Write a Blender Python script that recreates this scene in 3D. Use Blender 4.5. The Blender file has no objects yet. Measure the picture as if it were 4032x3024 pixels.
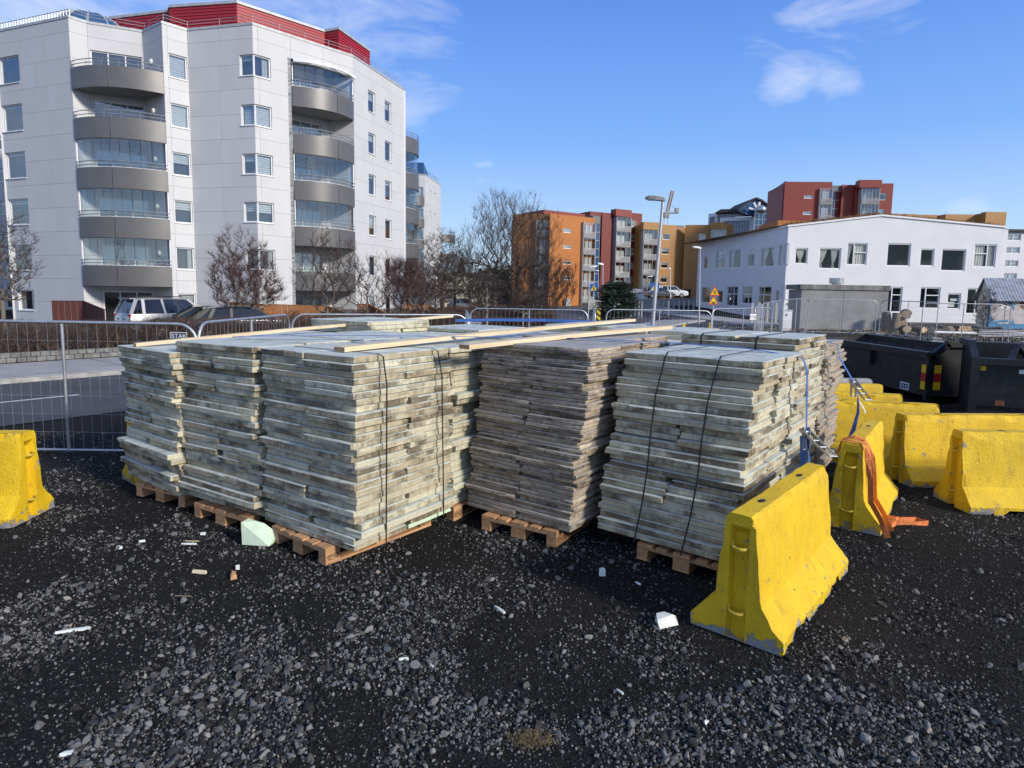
import bpy, bmesh, math, random
import numpy as np
from mathutils import Vector, Matrix, noise as mnoise
R = math.radians
random.seed(7); rng = np.random.default_rng(7)
SC = bpy.context.scene
COL = SC.collection

# ------------------------------------------------------------------ camera
F_PX, CX, CY, CAM_H = 2480., 2016., 1424., 2.25
PITCH, ROLL = math.atan(270/2480.), 0.0165
cam = bpy.data.cameras.new('camera'); cam_o = bpy.data.objects.new('camera', cam); COL.objects.link(cam_o)
cam.sensor_width = 36; cam.lens = F_PX/4032*36; cam.shift_y = -(1512-CY)/4032.
cam.clip_start = .05; cam.clip_end = 3000
_cp, _sp, _c, _s = math.cos(PITCH), math.sin(PITCH), math.cos(ROLL), math.sin(ROLL)
_right = Vector((1, 0, 0)); _up = Vector((0, _sp, _cp)); _fwd = Vector((0, _cp, -_sp))
_cr = _right*_c + _up*_s; _cu = -_right*_s + _up*_c
mw = Matrix((( _cr.x, _cu.x, -_fwd.x, 0), (_cr.y, _cu.y, -_fwd.y, 0), (_cr.z, _cu.z, -_fwd.z, CAM_H), (0, 0, 0, 1)))
cam_o.matrix_world = mw
SC.camera = cam_o
SC.render.resolution_x, SC.render.resolution_y = 1024, 768
SC.render.engine = 'CYCLES'

# ------------------------------------------------------------------ sky, sun, exposure
SUN = Vector((.73, -.54, .42)).normalized()
SUN_EL = math.asin(SUN.z); SUN_AZ = math.atan2(SUN.x, SUN.y)
wd = bpy.data.worlds.new('World'); SC.world = wd; wd.use_nodes = True
nt = wd.node_tree; nt.nodes.clear()
def N(t, ty, **k):
    n = t.nodes.new(ty)
    for a, b in k.items(): setattr(n, a, b)
    return n
sky = N(nt, 'ShaderNodeTexSky', sky_type='NISHITA', sun_disc=False)
sky.sun_elevation = SUN_EL; sky.sun_rotation = SUN_AZ
sky.air_density = 1.0; sky.dust_density = .3; sky.ozone_density = 2.2; sky.altitude = 0
geo = N(nt, 'ShaderNodeTexCoord')
def vmath(t, op, a=None, b=None):
    n = N(t, 'ShaderNodeVectorMath', operation=op)
    if a is not None: (t.links.new(a, n.inputs[0]) if not isinstance(a, tuple) else setattr(n.inputs[0], 'default_value', a))
    if b is not None: (t.links.new(b, n.inputs[1]) if not isinstance(b, tuple) else setattr(n.inputs[1], 'default_value', b))
    return n
def fmath(t, op, a, b=None, clamp=False):
    n = N(t, 'ShaderNodeMath', operation=op, use_clamp=clamp)
    for i, q in enumerate((a, b)):
        if q is None: continue
        if isinstance(q, (int, float)): n.inputs[i].default_value = q
        else: t.links.new(q, n.inputs[i])
    return n.outputs[0]
def cramp(t, fac, stops):
    n = N(t, 'ShaderNodeValToRGB'); e = n.color_ramp.elements
    while len(e) < len(stops): e.new(.5)
    for el, (p, c) in zip(e, stops):
        el.position = p; el.color = c if len(c) == 4 else (*c, 1)
    t.links.new(fac, n.inputs[0]); return n
def ray(u, v):
    x = (u-CX)/F_PX; y = -(v-CY)/F_PX
    x, y = x*_c-y*_s, x*_s+y*_c
    return Vector((x, _cp+y*_sp, y*_cp-_sp))
# wispy clouds: noise on the sky direction, thinned by broad patches
D = geo.outputs['Generated']
mp = N(nt, 'ShaderNodeMapping'); nt.links.new(D, mp.inputs[0]); mp.inputs['Scale'].default_value = (2.2, 2.2, 6.5); mp.inputs['Rotation'].default_value = (0.12, -.2, .4)
n1 = N(nt, 'ShaderNodeTexNoise'); n1.inputs['Scale'].default_value = 2.1; n1.inputs['Detail'].default_value = 9; n1.inputs['Roughness'].default_value = .62; n1.inputs['Distortion'].default_value = .5
nt.links.new(mp.outputs[0], n1.inputs['Vector'])
def patch(u, v, rad, soft):
    d = ray(u, v).normalized()
    dp = vmath(nt, 'DISTANCE', D, tuple(d)).outputs['Value']
    mr = N(nt, 'ShaderNodeMapRange'); mr.interpolation_type = 'SMOOTHSTEP'; nt.links.new(dp, mr.inputs[0])
    mr.inputs[1].default_value = rad; mr.inputs[2].default_value = rad+soft; mr.inputs[3].default_value = 1; mr.inputs[4].default_value = 0
    return mr.outputs[0]
pt = None
for (u, v, rd, sf, k) in [(300, -120, .1, .5, 1.15), (1500, 150, .02, .30, .85), (1560, 330, .02, .13, .9), (3100, 330, .01, .075, .88), (3300, 350, .01, .06, .85), (3230, 110, .02, .13, .70), (3450, 60, .02, .1, .7), (1900, 660, .0, .06, .7), (3800, 780, 0, .08, .6), (-900, 500, .2, .5, 1.0), (1850, 1050, .05, .22, .55)]:
    q = fmath(nt, 'MULTIPLY', patch(u, v, rd, sf), k)
    pt = q if pt is None else fmath(nt, 'MAXIMUM', pt, q)
# the half of the sky behind the camera carries broad broken cloud (it shows in the window panes)
bh = N(nt, 'ShaderNodeMapRange'); bh.interpolation_type = 'SMOOTHSTEP'; dy = N(nt, 'ShaderNodeSeparateXYZ'); nt.links.new(D, dy.inputs[0]); nt.links.new(fmath(nt, 'SUBTRACT', dy.outputs[1], fmath(nt, 'MULTIPLY', dy.outputs[2], .6)), bh.inputs[0])
bh.inputs[1].default_value = .35; bh.inputs[2].default_value = -.35; bh.inputs[3].default_value = 0; bh.inputs[4].default_value = 1.0
pt = fmath(nt, 'MAXIMUM', pt, bh.outputs[0])
th = fmath(nt, 'SUBTRACT', .74, fmath(nt, 'MULTIPLY', pt, .36))
cl = fmath(nt, 'MULTIPLY', fmath(nt, 'SUBTRACT', n1.outputs['Fac'], th), 2.3, True)
cl = fmath(nt, 'MULTIPLY', cl, .72)
sat = N(nt, 'ShaderNodeHueSaturation'); sat.inputs['Saturation'].default_value = 1.12; sat.inputs['Value'].default_value = 1.0
nt.links.new(sky.outputs[0], sat.inputs['Color'])
# the low haze is pale blue all round, not yellow
sxyz = N(nt, 'ShaderNodeSeparateXYZ'); nt.links.new(D, sxyz.inputs[0])
hz = cramp(nt, sxyz.outputs[2], [(0, (1, 1, 1)), (.25, (.92, .92, .92)), (.45, (.75, .75, .75)), (.75, (.35, .35, .35)), (1., (.2, .2, .2))]).outputs[0]
hzc = cramp(nt, sxyz.outputs[2], [(0, (.72, .88, 1.0)), (.08, (.52, .745, 1.0)), (.22, (.235, .475, 1.0)), (.42, (.095, .26, .86)), (.8, (.06, .18, .66))]).outputs[0]
hzs = N(nt, 'ShaderNodeVectorMath', operation='SCALE'); nt.links.new(hzc, hzs.inputs[0]); hzs.inputs[3].default_value = 4.7
skm = N(nt, 'ShaderNodeMix', data_type='RGBA'); nt.links.new(hz, skm.inputs[0]); nt.links.new(sat.outputs[0], skm.inputs[6]); nt.links.new(hzs.outputs[0], skm.inputs[7])
mx = N(nt, 'ShaderNodeMix', data_type='RGBA'); nt.links.new(cl, mx.inputs[0]); nt.links.new(skm.outputs[2], mx.inputs[6]); mx.inputs[7].default_value = (5.0, 5.1, 5.3, 1)
bg = N(nt, 'ShaderNodeBackground'); bg.inputs['Strength'].default_value = .105
nt.links.new(mx.outputs[2], bg.inputs['Color'])
wo = N(nt, 'ShaderNodeOutputWorld'); nt.links.new(bg.outputs[0], wo.inputs[0])
sl = bpy.data.lights.new('sun', 'SUN'); sl.energy = 2.0; sl.angle = R(8.0); sl.color = (1, .93, .82)
so = bpy.data.objects.new('sun', sl); COL.objects.link(so); so.location = (20, -20, 30)
so.rotation_euler = (-SUN).to_track_quat('-Z', 'Y').to_euler()
SC.view_settings.view_transform = 'Standard'; SC.view_settings.look = 'None'
SC.view_settings.exposure = 1.0; SC.view_settings.gamma = 1; SC.view_settings.use_curve_mapping = False
SC.cycles.max_bounces = 8; SC.cycles.transparent_max_bounces = 12

# ------------------------------------------------------------------ pixels to places
def ground(u, v, z=0.):
    d = ray(u, v); t = (z-CAM_H)/d.z
    return Vector((d.x*t, d.y*t, z))
def at(u, v, Y):
    d = ray(u, v); t = Y/d.y
    return Vector((d.x*t, Y, CAM_H+d.z*t))

# ------------------------------------------------------------------ mesh builder
ORG = {}
class MB:
    def __init__(s): s.V = []; s.F = []
    def add(s, vs, fs):
        o = len(s.V); s.V += [tuple(v) for v in vs]; s.F += [tuple(i+o for i in f) for f in fs]; return s
    def box(s, c, d, ang=0., M=None):
        x, y, z = d[0]/2, d[1]/2, d[2]/2; ca, sa = math.cos(ang), math.sin(ang)
        vs = []
        for dz in (-z, z):
            for dx, dy in ((-x, -y), (x, -y), (x, y), (-x, y)):
                if M is None: vs.append((c[0]+dx*ca-dy*sa, c[1]+dx*sa+dy*ca, c[2]+dz))
                else: vs.append(tuple(Vector(c)+M @ Vector((dx, dy, dz))))
        return s.add(vs, [(3, 2, 1, 0), (4, 5, 6, 7), (0, 1, 5, 4), (1, 2, 6, 5), (2, 3, 7, 6), (3, 0, 4, 7)])
    def beam(s, a, b, w, h, up=(0, 0, 1)):
        a, b = Vector(a), Vector(b); t = (b-a).normalized(); up = Vector(up)
        x = t.cross(up); x = x.normalized() if x.length > 1e-5 else Vector((1, 0, 0)); y = x.cross(t)
        vs = [p+x*sx*w/2+y*sy*h/2 for p in (a, b) for sx, sy in ((-1, -1), (1, -1), (1, 1), (-1, 1))]
        return s.add(vs, [(0, 1, 2, 3), (7, 6, 5, 4), (1, 0, 4, 5), (2, 1, 5, 6), (3, 2, 6, 7), (0, 3, 7, 4)])
    def tube(s, pts, r, n=8, cap=True, r1=None):
        pts = [Vector(p) for p in pts]; o = len(s.V); k = len(pts)
        t = (pts[1]-pts[0]).normalized(); ref = Vector((0, 0, 1)) if abs(t.z) < .9 else Vector((1, 0, 0))
        x = t.cross(ref).normalized()
        for i, p in enumerate(pts):
            if i == 0: t = pts[1]-pts[0]
            elif i == k-1: t = pts[-1]-pts[-2]
            else: t = (pts[i+1]-pts[i]).normalized()+(pts[i]-pts[i-1]).normalized()
            t = t.normalized(); x = (x-t*x.dot(t)); x = x.normalized() if x.length > 1e-6 else t.orthogonal().normalized(); y = t.cross(x)
            rr = r if r1 is None else r+(r1-r)*i/(k-1)
            for j in range(n):
                a = 2*math.pi*j/n; s.V.append(tuple(p+(x*math.cos(a)+y*math.sin(a))*rr))
        for i in range(k-1):
            for j in range(n):
                s.F.append((o+i*n+j, o+i*n+(j+1) % n, o+(i+1)*n+(j+1) % n, o+(i+1)*n+j))
        if cap:
            s.F.append(tuple(o+j for j in reversed(range(n)))); s.F.append(tuple(o+(k-1)*n+j for j in range(n)))
        return s
    def prism(s, poly, z0, z1):
        n = len(poly); vs = [(p[0], p[1], z0) for p in poly]+[(p[0], p[1], z1) for p in poly]
        ar = sum(poly[i][0]*poly[(i+1) % n][1]-poly[(i+1) % n][0]*poly[i][1] for i in range(n))
        fs = [(i, (i+1) % n, n+(i+1) % n, n+i) for i in range(n)]+[tuple(reversed(range(n))), tuple(range(n, 2*n))]
        if ar < 0: fs = [tuple(reversed(f)) for f in fs]
        return s.add(vs, fs)
    def plate(s, pts, nrm, th):
        """a flat polygon given in 3-D, thickened along nrm by th"""
        nrm = Vector(nrm); n = len(pts); vs = [Vector(p) for p in pts]+[Vector(p)+nrm*th for p in pts]
        fs = [(i, (i+1) % n, n+(i+1) % n, n+i) for i in range(n)]+[tuple(reversed(range(n))), tuple(range(n, 2*n))]
        a = sum(((vs[i]-vs[0]).cross(vs[i+1]-vs[0]) for i in range(1, n-1)), Vector())
        if a.dot(nrm) < 0: fs = [tuple(reversed(f)) for f in fs]
        return s.add(vs, fs)
    def ribbon(s, pts, wdirs, w, th):
        """a strap: wdirs one vector or one per point, th along the local normal"""
        pts = [Vector(p) for p in pts]; n = len(pts); o = len(s.V)
        for i, p in enumerate(pts):
            t = (pts[min(i+1, n-1)]-pts[max(i-1, 0)]).normalized()
            wv = Vector(wdirs[i] if isinstance(wdirs, list) else wdirs); wv = (wv-t*wv.dot(t)).normalized(); nn = t.cross(wv)
            for a, b in ((-1, -1), (1, -1), (1, 1), (-1, 1)): s.V.append(tuple(p+wv*a*w/2+nn*b*th/2))
        for i in range(n-1):
            for j in range(4): s.F.append((o+i*4+j, o+i*4+(j+1) % 4, o+(i+1)*4+(j+1) % 4, o+(i+1)*4+j))
        s.F.append((o+3, o+2, o+1, o)); e = o+(n-1)*4; s.F.append((e, e+1, e+2, e+3))
        return s
    def build(s, name, mat, parent=None, origin=None, smooth=None):
        if parent is not None: origin = ORG[parent.name]
        if origin is None:
            a = np.array(s.V); origin = Vector((a[:, 0].mean(), a[:, 1].mean(), a[:, 2].min()))
        origin = Vector(origin)
        me = bpy.data.meshes.new(name)
        me.from_pydata([(v[0]-origin.x, v[1]-origin.y, v[2]-origin.z) for v in s.V], [], s.F)
        if mat is not None: me.materials.append(MATS[mat] if isinstance(mat, str) else mat)
        if smooth is not None:
            me.shade_smooth()
            if smooth < 180: me.set_sharp_from_angle(angle=R(smooth))
        return link(me, name, parent, origin)
def link(me, name, parent=None, origin=None):
    o = bpy.data.objects.new(name, me); COL.objects.link(o)
    if parent is not None: o.parent = parent; ORG[o.name] = ORG[parent.name]
    else: o.location = origin; ORG[o.name] = Vector(origin)
    return o
def tag(o, label=None, cat=None, group=None, kind=None):
    if label: o['label'] = label
    if cat: o['category'] = cat
    if group: o['group'] = group
    if kind: o['kind'] = kind
    return o
def thing(name, loc, label, cat, group=None):
    o = bpy.data.objects.new(name, None); COL.objects.link(o); o.location = loc; o.empty_display_size = .2
    ORG[o.name] = Vector(loc); return tag(o, label, cat, group)
def copy_tree(o, parent=None):
    c = o.copy(); COL.objects.link(c); c.parent = parent
    for ch in o.children: copy_tree(ch, c)
    return c
def arr_mesh(name, V, Fq, mat, smooth=False):
    """big mesh from numpy arrays; Fq (n,3) or (n,4)"""
    me = bpy.data.meshes.new(name); k = Fq.shape[1]
    me.vertices.add(len(V)); me.vertices.foreach_set('co', np.ascontiguousarray(V, np.float32).ravel())
    me.loops.add(Fq.size); me.loops.foreach_set('vertex_index', np.ascontiguousarray(Fq, np.int32).ravel())
    me.polygons.add(len(Fq)); me.polygons.foreach_set('loop_start', np.arange(0, Fq.size, k, dtype=np.int32))
    me.polygons.foreach_set('use_smooth', np.full(len(Fq), smooth)); me.update(calc_edges=True); me.validate()
    me.materials.append(MATS[mat]); return me

# ------------------------------------------------------------------ materials
MATS = {}
def new_mat(name):
    m = bpy.data.materials.new(name); m.use_nodes = True; MATS[name] = m
    t = m.node_tree; b = t.nodes['Principled BSDF']; return m, t, b
def rgb(r, g_, b_): return (r, g_, b_, 1)
def mixc(t, fac, a, b, mode='MIX'):
    n = N(t, 'ShaderNodeMix', data_type='RGBA', blend_type=mode)
    for i, q in ((0, fac), (6, a), (7, b)):
        if isinstance(q, (int, float)): n.inputs[i].default_value = q
        elif isinstance(q, tuple): n.inputs[i].default_value = q if len(q) == 4 else (*q, 1)
        else: t.links.new(q, n.inputs[i])
    return n.outputs[2]
def tnoise(t, vec, scale, detail=4, rough=.55, dist=0.):
    n = N(t, 'ShaderNodeTexNoise'); n.inputs['Scale'].default_value = scale; n.inputs['Detail'].default_value = detail
    n.inputs['Roughness'].default_value = rough; n.inputs['Distortion'].default_value = dist
    if vec is not None: t.links.new(vec, n.inputs['Vector'])
    return n.outputs['Fac']
def tmap(t, vec, scale=(1, 1, 1), loc=(0, 0, 0), rot=(0, 0, 0)):
    n = N(t, 'ShaderNodeMapping'); t.links.new(vec, n.inputs[0]); n.inputs['Scale'].default_value = scale; n.inputs['Location'].default_value = loc; n.inputs['Rotation'].default_value = rot
    return n.outputs[0]
def bump(t, b, h, strength, dist=.01):
    n = N(t, 'ShaderNodeBump'); n.inputs['Strength'].default_value = strength; n.inputs['Distance'].default_value = dist
    t.links.new(h, n.inputs['Height']); t.links.new(n.outputs[0], b.inputs['Normal'])
def objvec(t, rand=0.):
    tc = N(t, 'ShaderNodeTexCoord').outputs['Object']
    if not rand: return tc
    oi = N(t, 'ShaderNodeObjectInfo').outputs['Random']
    return vmath(t, 'ADD', tc, vmath(t, 'SCALE', None, None).outputs[0]).outputs[0] if False else _offset(t, tc, oi, rand)
def _offset(t, tc, rnd, k):
    cx = N(t, 'ShaderNodeCombineXYZ')
    for i, q in enumerate((k, k*1.7, k*.63)): t.links.new(fmath(t, 'MULTIPLY', rnd, q), cx.inputs[i])
    return vmath(t, 'ADD', tc, cx.outputs[0]).outputs[0]
def simple(name, col, rough=.6, metal=0., var=.12, scale=3., bmp=0., bscale=40., rnd=0., spec=None, stretch=(1, 1, 1)):
    m, t, b = new_mat(name)
    v = tmap(t, objvec(t, 37. if rnd else 0.), stretch)
    f = tnoise(t, v, scale, 6)
    c0 = tuple(max(0, x*(1-var*1.6)) for x in col); c1 = tuple(min(1, x*(1+var*1.3)) for x in col)
    c = cramp(t, f, [(.3, c0), (.7, c1)]).outputs[0]
    if rnd:
        r = N(t, 'ShaderNodeObjectInfo').outputs['Random']
        k = fmath(t, 'ADD', fmath(t, 'MULTIPLY', r, rnd*2), 1-rnd)
        c = mixc(t, 1., c, vmath(t, 'SCALE', None).outputs[0] if False else _grey(t, k), 'MULTIPLY')
    t.links.new(c, b.inputs['Base Color']); b.inputs['Roughness'].default_value = rough; b.inputs['Metallic'].default_value = metal
    if spec is not None: b.inputs['Specular IOR Level'].default_value = spec
    if bmp: bump(t, b, tnoise(t, v, bscale, 5), bmp, .01)
    return m
def _grey(t, k):
    cx = N(t, 'ShaderNodeCombineColor')
    for i in range(3): t.links.new(k, cx.inputs[i])
    return cx.outputs[0]
# ---- insulation boards: pale green foam, grey-brown grime, dark runs down the edges
def board_mat(name, clean, grime, dark, dirt, top):
    m, t, b = new_mat(name)
    oi = N(t, 'ShaderNodeObjectInfo').outputs['Random']
    tc = N(t, 'ShaderNodeTexCoord').outputs['Object']; v = _offset(t, tc, oi, 53.)
    big = tnoise(t, tmap(t, v, (1.6, 1.6, 3)), 1., 5, .6)
    runs = tnoise(t, tmap(t, v, (22, 22, 1.8)), 1., 6, .72, .3)
    fine = tnoise(t, v, 60., 4, .7)
    r2 = fmath(t, 'FRACT', fmath(t, 'MULTIPLY', oi, 17.31)); r3 = fmath(t, 'FRACT', fmath(t, 'MULTIPLY', oi, 41.77))
    # how dirty: per board, per place along it
    k = fmath(t, 'ADD', fmath(t, 'MULTIPLY', big, 1.7), fmath(t, 'MULTIPLY', r2, .8))
    k = fmath(t, 'ADD', k, dirt-1.2)
    k = fmath(t, 'ADD', k, fmath(t, 'MULTIPLY', fmath(t, 'SUBTRACT', runs, .5), 1.7), True)
    side = mixc(t, k, clean, grime)
    blot = tnoise(t, tmap(t, v, (2.6, 2.6, 4), (4, 1, 2)), 1., 7, .70)
    dk = cramp(t, fmath(t, 'ADD', fmath(t, 'ADD', fmath(t, 'MULTIPLY', blot, .95), fmath(t, 'MULTIPLY', runs, .20)), fmath(t, 'MULTIPLY', r3, .16)), [(.61, (0, 0, 0)), (.78, (1, 1, 1))]).outputs[0]
    side = mixc(t, fmath(t, 'MULTIPLY', dk, .88), side, dark)
    side = mixc(t, 1., side, _grey(t, fmath(t, 'ADD', fmath(t, 'MULTIPLY', r3, .26), .87)), 'MULTIPLY')
    # faces turned up take the top colour, with sky reflection painted into it
    sz = N(t, 'ShaderNodeSeparateXYZ'); t.links.new(tc, sz.inputs[0])
    nz = N(t, 'ShaderNodeSeparateXYZ'); t.links.new(N(t, 'ShaderNodeNewGeometry').outputs['Normal'], nz.inputs[0])
    isT = cramp(t, nz.outputs[2], [(.6, (0, 0, 0)), (.8, (1, 1, 1))]).outputs[0]
    tv = tnoise(t, tmap(t, v, (6, 2, 1)), 1.6, 6, .65)
    topc = cramp(t, tv, [(.36, tuple(x*.72 for x in top)), (.5, top), (.7, tuple(min(1, x*1.12) for x in top))]).outputs[0]
    c = mixc(t, isT, side, topc)
    c = mixc(t, fmath(t, 'MULTIPLY', fine, .35), c, mixc(t, 1., c, (.62, .6, .55), 'MULTIPLY'))
    t.links.new(c, b.inputs['Base Color']); b.inputs['Roughness'].default_value = .75; b.inputs['Specular IOR Level'].default_value = .35
    bump(t, b, fmath(t, 'ADD', fmath(t, 'MULTIPLY', fine, .5), runs), .35, .004)
board_mat('board', (.67, .635, .475), (.45, .37, .24), (.095, .072, .046), .44, (.56, .60, .55))
board_mat('board_thin', (.62, .53, .41), (.34, .265, .185), (.06, .046, .034), .58, (.40, .38, .35))
simple('foam_fresh', (.62, .76, .58), .7, var=.07, scale=9, bmp=.3, bscale=90)
simple('foam_white', (.72, .75, .70), .7, var=.08, scale=12, bmp=.2, bscale=120)
# ---- concrete barrier, thick yellow paint worn on the arrises
m, t, b = new_mat('yellow_paint')
v = objvec(t, 41.)
pn = N(t, 'ShaderNodeNewGeometry').outputs['Pointiness']
fl = tnoise(t, v, 9., 8, .68); fl2 = tnoise(t, v, 38., 5, .7); pit = tnoise(t, v, 26., 3, .5)
edge = cramp(t, pn, [(.52, (0, 0, 0)), (.60, (1, 1, 1))]).outputs[0]
zz = N(t, 'ShaderNodeSeparateXYZ'); t.links.new(N(t, 'ShaderNodeTexCoord').outputs['Object'], zz.inputs[0])
low = cramp(t, zz.outputs[2], [(.0, (1, 1, 1)), (.12, (0, 0, 0))]).outputs[0]
w = fmath(t, 'ADD', fl, fmath(t, 'MULTIPLY', edge, .12)); w = fmath(t, 'ADD', w, fmath(t, 'MULTIPLY', low, .13))
w = fmath(t, 'ADD', w, fmath(t, 'MULTIPLY', fmath(t, 'SUBTRACT', fl2, .5), .30))
chip = cramp(t, w, [(.648, (0, 0, 0)), (.668, (1, 1, 1))]).outputs[0]
yel = cramp(t, tnoise(t, v, 3.5, 5), [(.3, (.70, .44, .006)), (.7, (.85, .565, .008))]).outputs[0]
pits = cramp(t, pit, [(.26, (1, 1, 1)), (.31, (0, 0, 0))]).outputs[0]
yel = mixc(t, fmath(t, 'MULTIPLY', pits, .75), yel, (.22, .14, .02))
grime = cramp(t, tnoise(t, tmap(t, v, (7, 7, 1.6)), 1.3, 6, .7), [(.55, (0, 0, 0)), (.8, (1, 1, 1))]).outputs[0]
yel = mixc(t, fmath(t, 'MULTIPLY', grime, .7), yel, (.30, .20, .03))
c = mixc(t, chip, yel, (.30, .30, .31))
t.links.new(c, b.inputs['Base Color']); b.inputs['Roughness'].default_value = .6
hh = fmath(t, 'SUBTRACT', fmath(t, 'ADD', fmath(t, 'MULTIPLY', fl2, .55), fmath(t, 'MULTIPLY', fl, .5)), fmath(t, 'MULTIPLY', chip, .25))
hh = fmath(t, 'SUBTRACT', hh, fmath(t, 'MULTIPLY', pits, .4))
hh = fmath(t, 'ADD', hh, fmath(t, 'MULTIPLY', tnoise(t, v, 85., 4, .65), .5))
bump(t, b, hh, .9, .018)
simple('rope_yellow', (.62, .46, .05), .8, var=.25, scale=30, bmp=.5, bscale=120)
simple('bare_concrete', (.34, .335, .32), .85, var=.18, scale=4, bmp=.4, bscale=60)
# ---- ground
m, t, b = new_mat('black_sand')
v = N(t, 'ShaderNodeTexCoord').outputs['Object']
n_big = tnoise(t, v, .7, 5, .6); n_mid = tnoise(t, v, 18., 6, .7); n_f = tnoise(t, v, 120., 4, .7)
vo = N(t, 'ShaderNodeTexVoronoi'); vo.inputs['Scale'].default_value = 70.; t.links.new(v, vo.inputs['Vector'])
c = cramp(t, fmath(t, 'ADD', fmath(t, 'MULTIPLY', n_f, .5), fmath(t, 'MULTIPLY', n_mid, .5)), [(.36, (.0065, .0063, .0060)), (.55, (.018, .0177, .0172)), (.72, (.05, .0495, .049))]).outputs[0]
pale = cramp(t, vo.outputs['Color'], [(.80, (0, 0, 0)), (.9, (1, 1, 1))]).outputs[0]
c = mixc(t, fmath(t, 'MULTIPLY', pale, .6), c, (.07, .07, .07))
c = mixc(t, cramp(t, n_big, [(.45, (0, 0, 0)), (.7, (.55, .55, .55))]).outputs[0], c, (.024, .0235, .024))
t.links.new(c, b.inputs['Base Color']); b.inputs['Roughness'].default_value = .95; b.inputs['Specular IOR Level'].default_value = .12
bump(t, b, fmath(t, 'ADD', fmath(t, 'MULTIPLY', n_f, .6), fmath(t, 'ADD', n_mid, vo.outputs['Distance'])), .9, .012)
m, t, b = new_mat('gravel')
g_ = N(t, 'ShaderNodeNewGeometry'); ri = g_.outputs['Random Per Island']
v = N(t, 'ShaderNodeTexCoord').outputs['Object']
c = cramp(t, ri, [(0, (.013, .0128, .0125)), (.34, (.024, .0238, .0235)), (.52, (.085, .085, .085)), (.85, (.185, .185, .184)), (.985, (.27, .262, .245)), (1, (.40, .33, .27))]).outputs[0]
c = mixc(t, fmath(t, 'MULTIPLY', tnoise(t, v, 60., 5, .7), .6), c, mixc(t, 1., c, (.45, .45, .46), 'MULTIPLY'))
t.links.new(c, b.inputs['Base Color']); b.inputs['Roughness'].default_value = .85
bump(t, b, tnoise(t, v, 90., 5, .7), .6, .006)
simple('asphalt', (.062, .062, .068), .85, var=.18, scale=.9, bmp=.3, bscale=90)
simple('pavement', (.34, .33, .315), .85, var=.12, scale=1.2, bmp=.2, bscale=50)
simple('road_paint', (.55, .55, .53), .7, var=.2, scale=6)
simple('soil', (.05, .042, .034), .95, var=.35, scale=2.5, bmp=.7, bscale=12)
simple('dry_grass', (.21, .155, .075), .9, var=.3, scale=20, rnd=.2)
simple('block_stone', (.19, .185, .17), .9, var=.22, scale=9, bmp=.5, bscale=40, rnd=.22)
# ---- wood
def wood(name, c0, c1, rough=.65, rnd=.15, sc=1.):
    m, t, b = new_mat(name); v = objvec(t, 23.)
    gr = tnoise(t, tmap(t, v, (1.2*sc, 26*sc, 26*sc)), 1., 5, .6, .6)
    c = cramp(t, gr, [(.3, c0), (.65, c1)]).outputs[0]
    st = cramp(t, tnoise(t, v, 5., 5, .7), [(.55, (0, 0, 0)), (.8, (.6, .6, .6))]).outputs[0]
    c = mixc(t, st, c, tuple(x*.45 for x in c0))
    if rnd:
        r = N(t, 'ShaderNodeObjectInfo').outputs['Random']; c = mixc(t, 1., c, _grey(t, fmath(t, 'ADD', fmath(t, 'MULTIPLY', r, rnd*2), 1-rnd)), 'MULTIPLY')
    t.links.new(c, b.inputs['Base Color']); b.inputs['Roughness'].default_value = rough; bump(t, b, gr, .3, .004)
wood('plank_wood', (.60, .45, .26), (.76, .62, .42), .6, .05)
wood('pallet_wood', (.34, .165, .07), (.56, .33, .165), .75, .25)
wood('cedar', (.25, .095, .028), (.36, .155, .055), .7, .12, .6)
wood('red_wood', (.085, .024, .018), (.12, .036, .026), .7, .1, .6)
wood('bark', (.11, .085, .065), (.19, .155, .12), .9, .2)
wood('log_end', (.42, .28, .15), (.56, .40, .24), .8, .25)
wood('grey_post', (.30, .29, .27), (.42, .41, .39), .85, .15)
simple('stencil', (.02, .016, .012), .8)
simple('stencil_red', (.25, .03, .02), .8)
# ---- metals, plastics, fabrics
simple('galvanised', (.50, .51, .53), .42, .75, var=.12, scale=14, rnd=.08)
simple('galvanised_dull', (.44, .45, .47), .55, .5, var=.12, scale=14, rnd=.08)
simple('strap_black', (.012, .012, .013), .5)
simple('strap_blue', (.045, .13, .42), .7, var=.15, scale=60)
simple('strap_orange', (.72, .21, .055), .75, var=.2, scale=40)
simple('zinc_yellow', (.60, .57, .46), .4, .6, var=.15, scale=30)
simple('container_black', (.014, .0142, .0165), .46, var=.5, scale=4.5, bmp=.12, bscale=9)
simple('container_inside', (.055, .05, .05), .8, var=.4, scale=3)
simple('rust', (.22, .085, .045), .85, var=.3, scale=10)
simple('refl_yellow', (.80, .50, .02), .35); simple('refl_red', (.45, .02, .02), .35)
simple('sign_navy', (.03, .045, .085), .4); simple('sign_white', (.78, .78, .78), .4); simple('sign_yellow', (.82, .56, .02), .4); simple('sign_blue', (.02, .11, .42), .4); simple('sign_red', (.62, .03, .02), .4); simple('sign_orange', (.85, .42, .02), .4); simple('black_print', (.012, .012, .012), .5)
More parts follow.
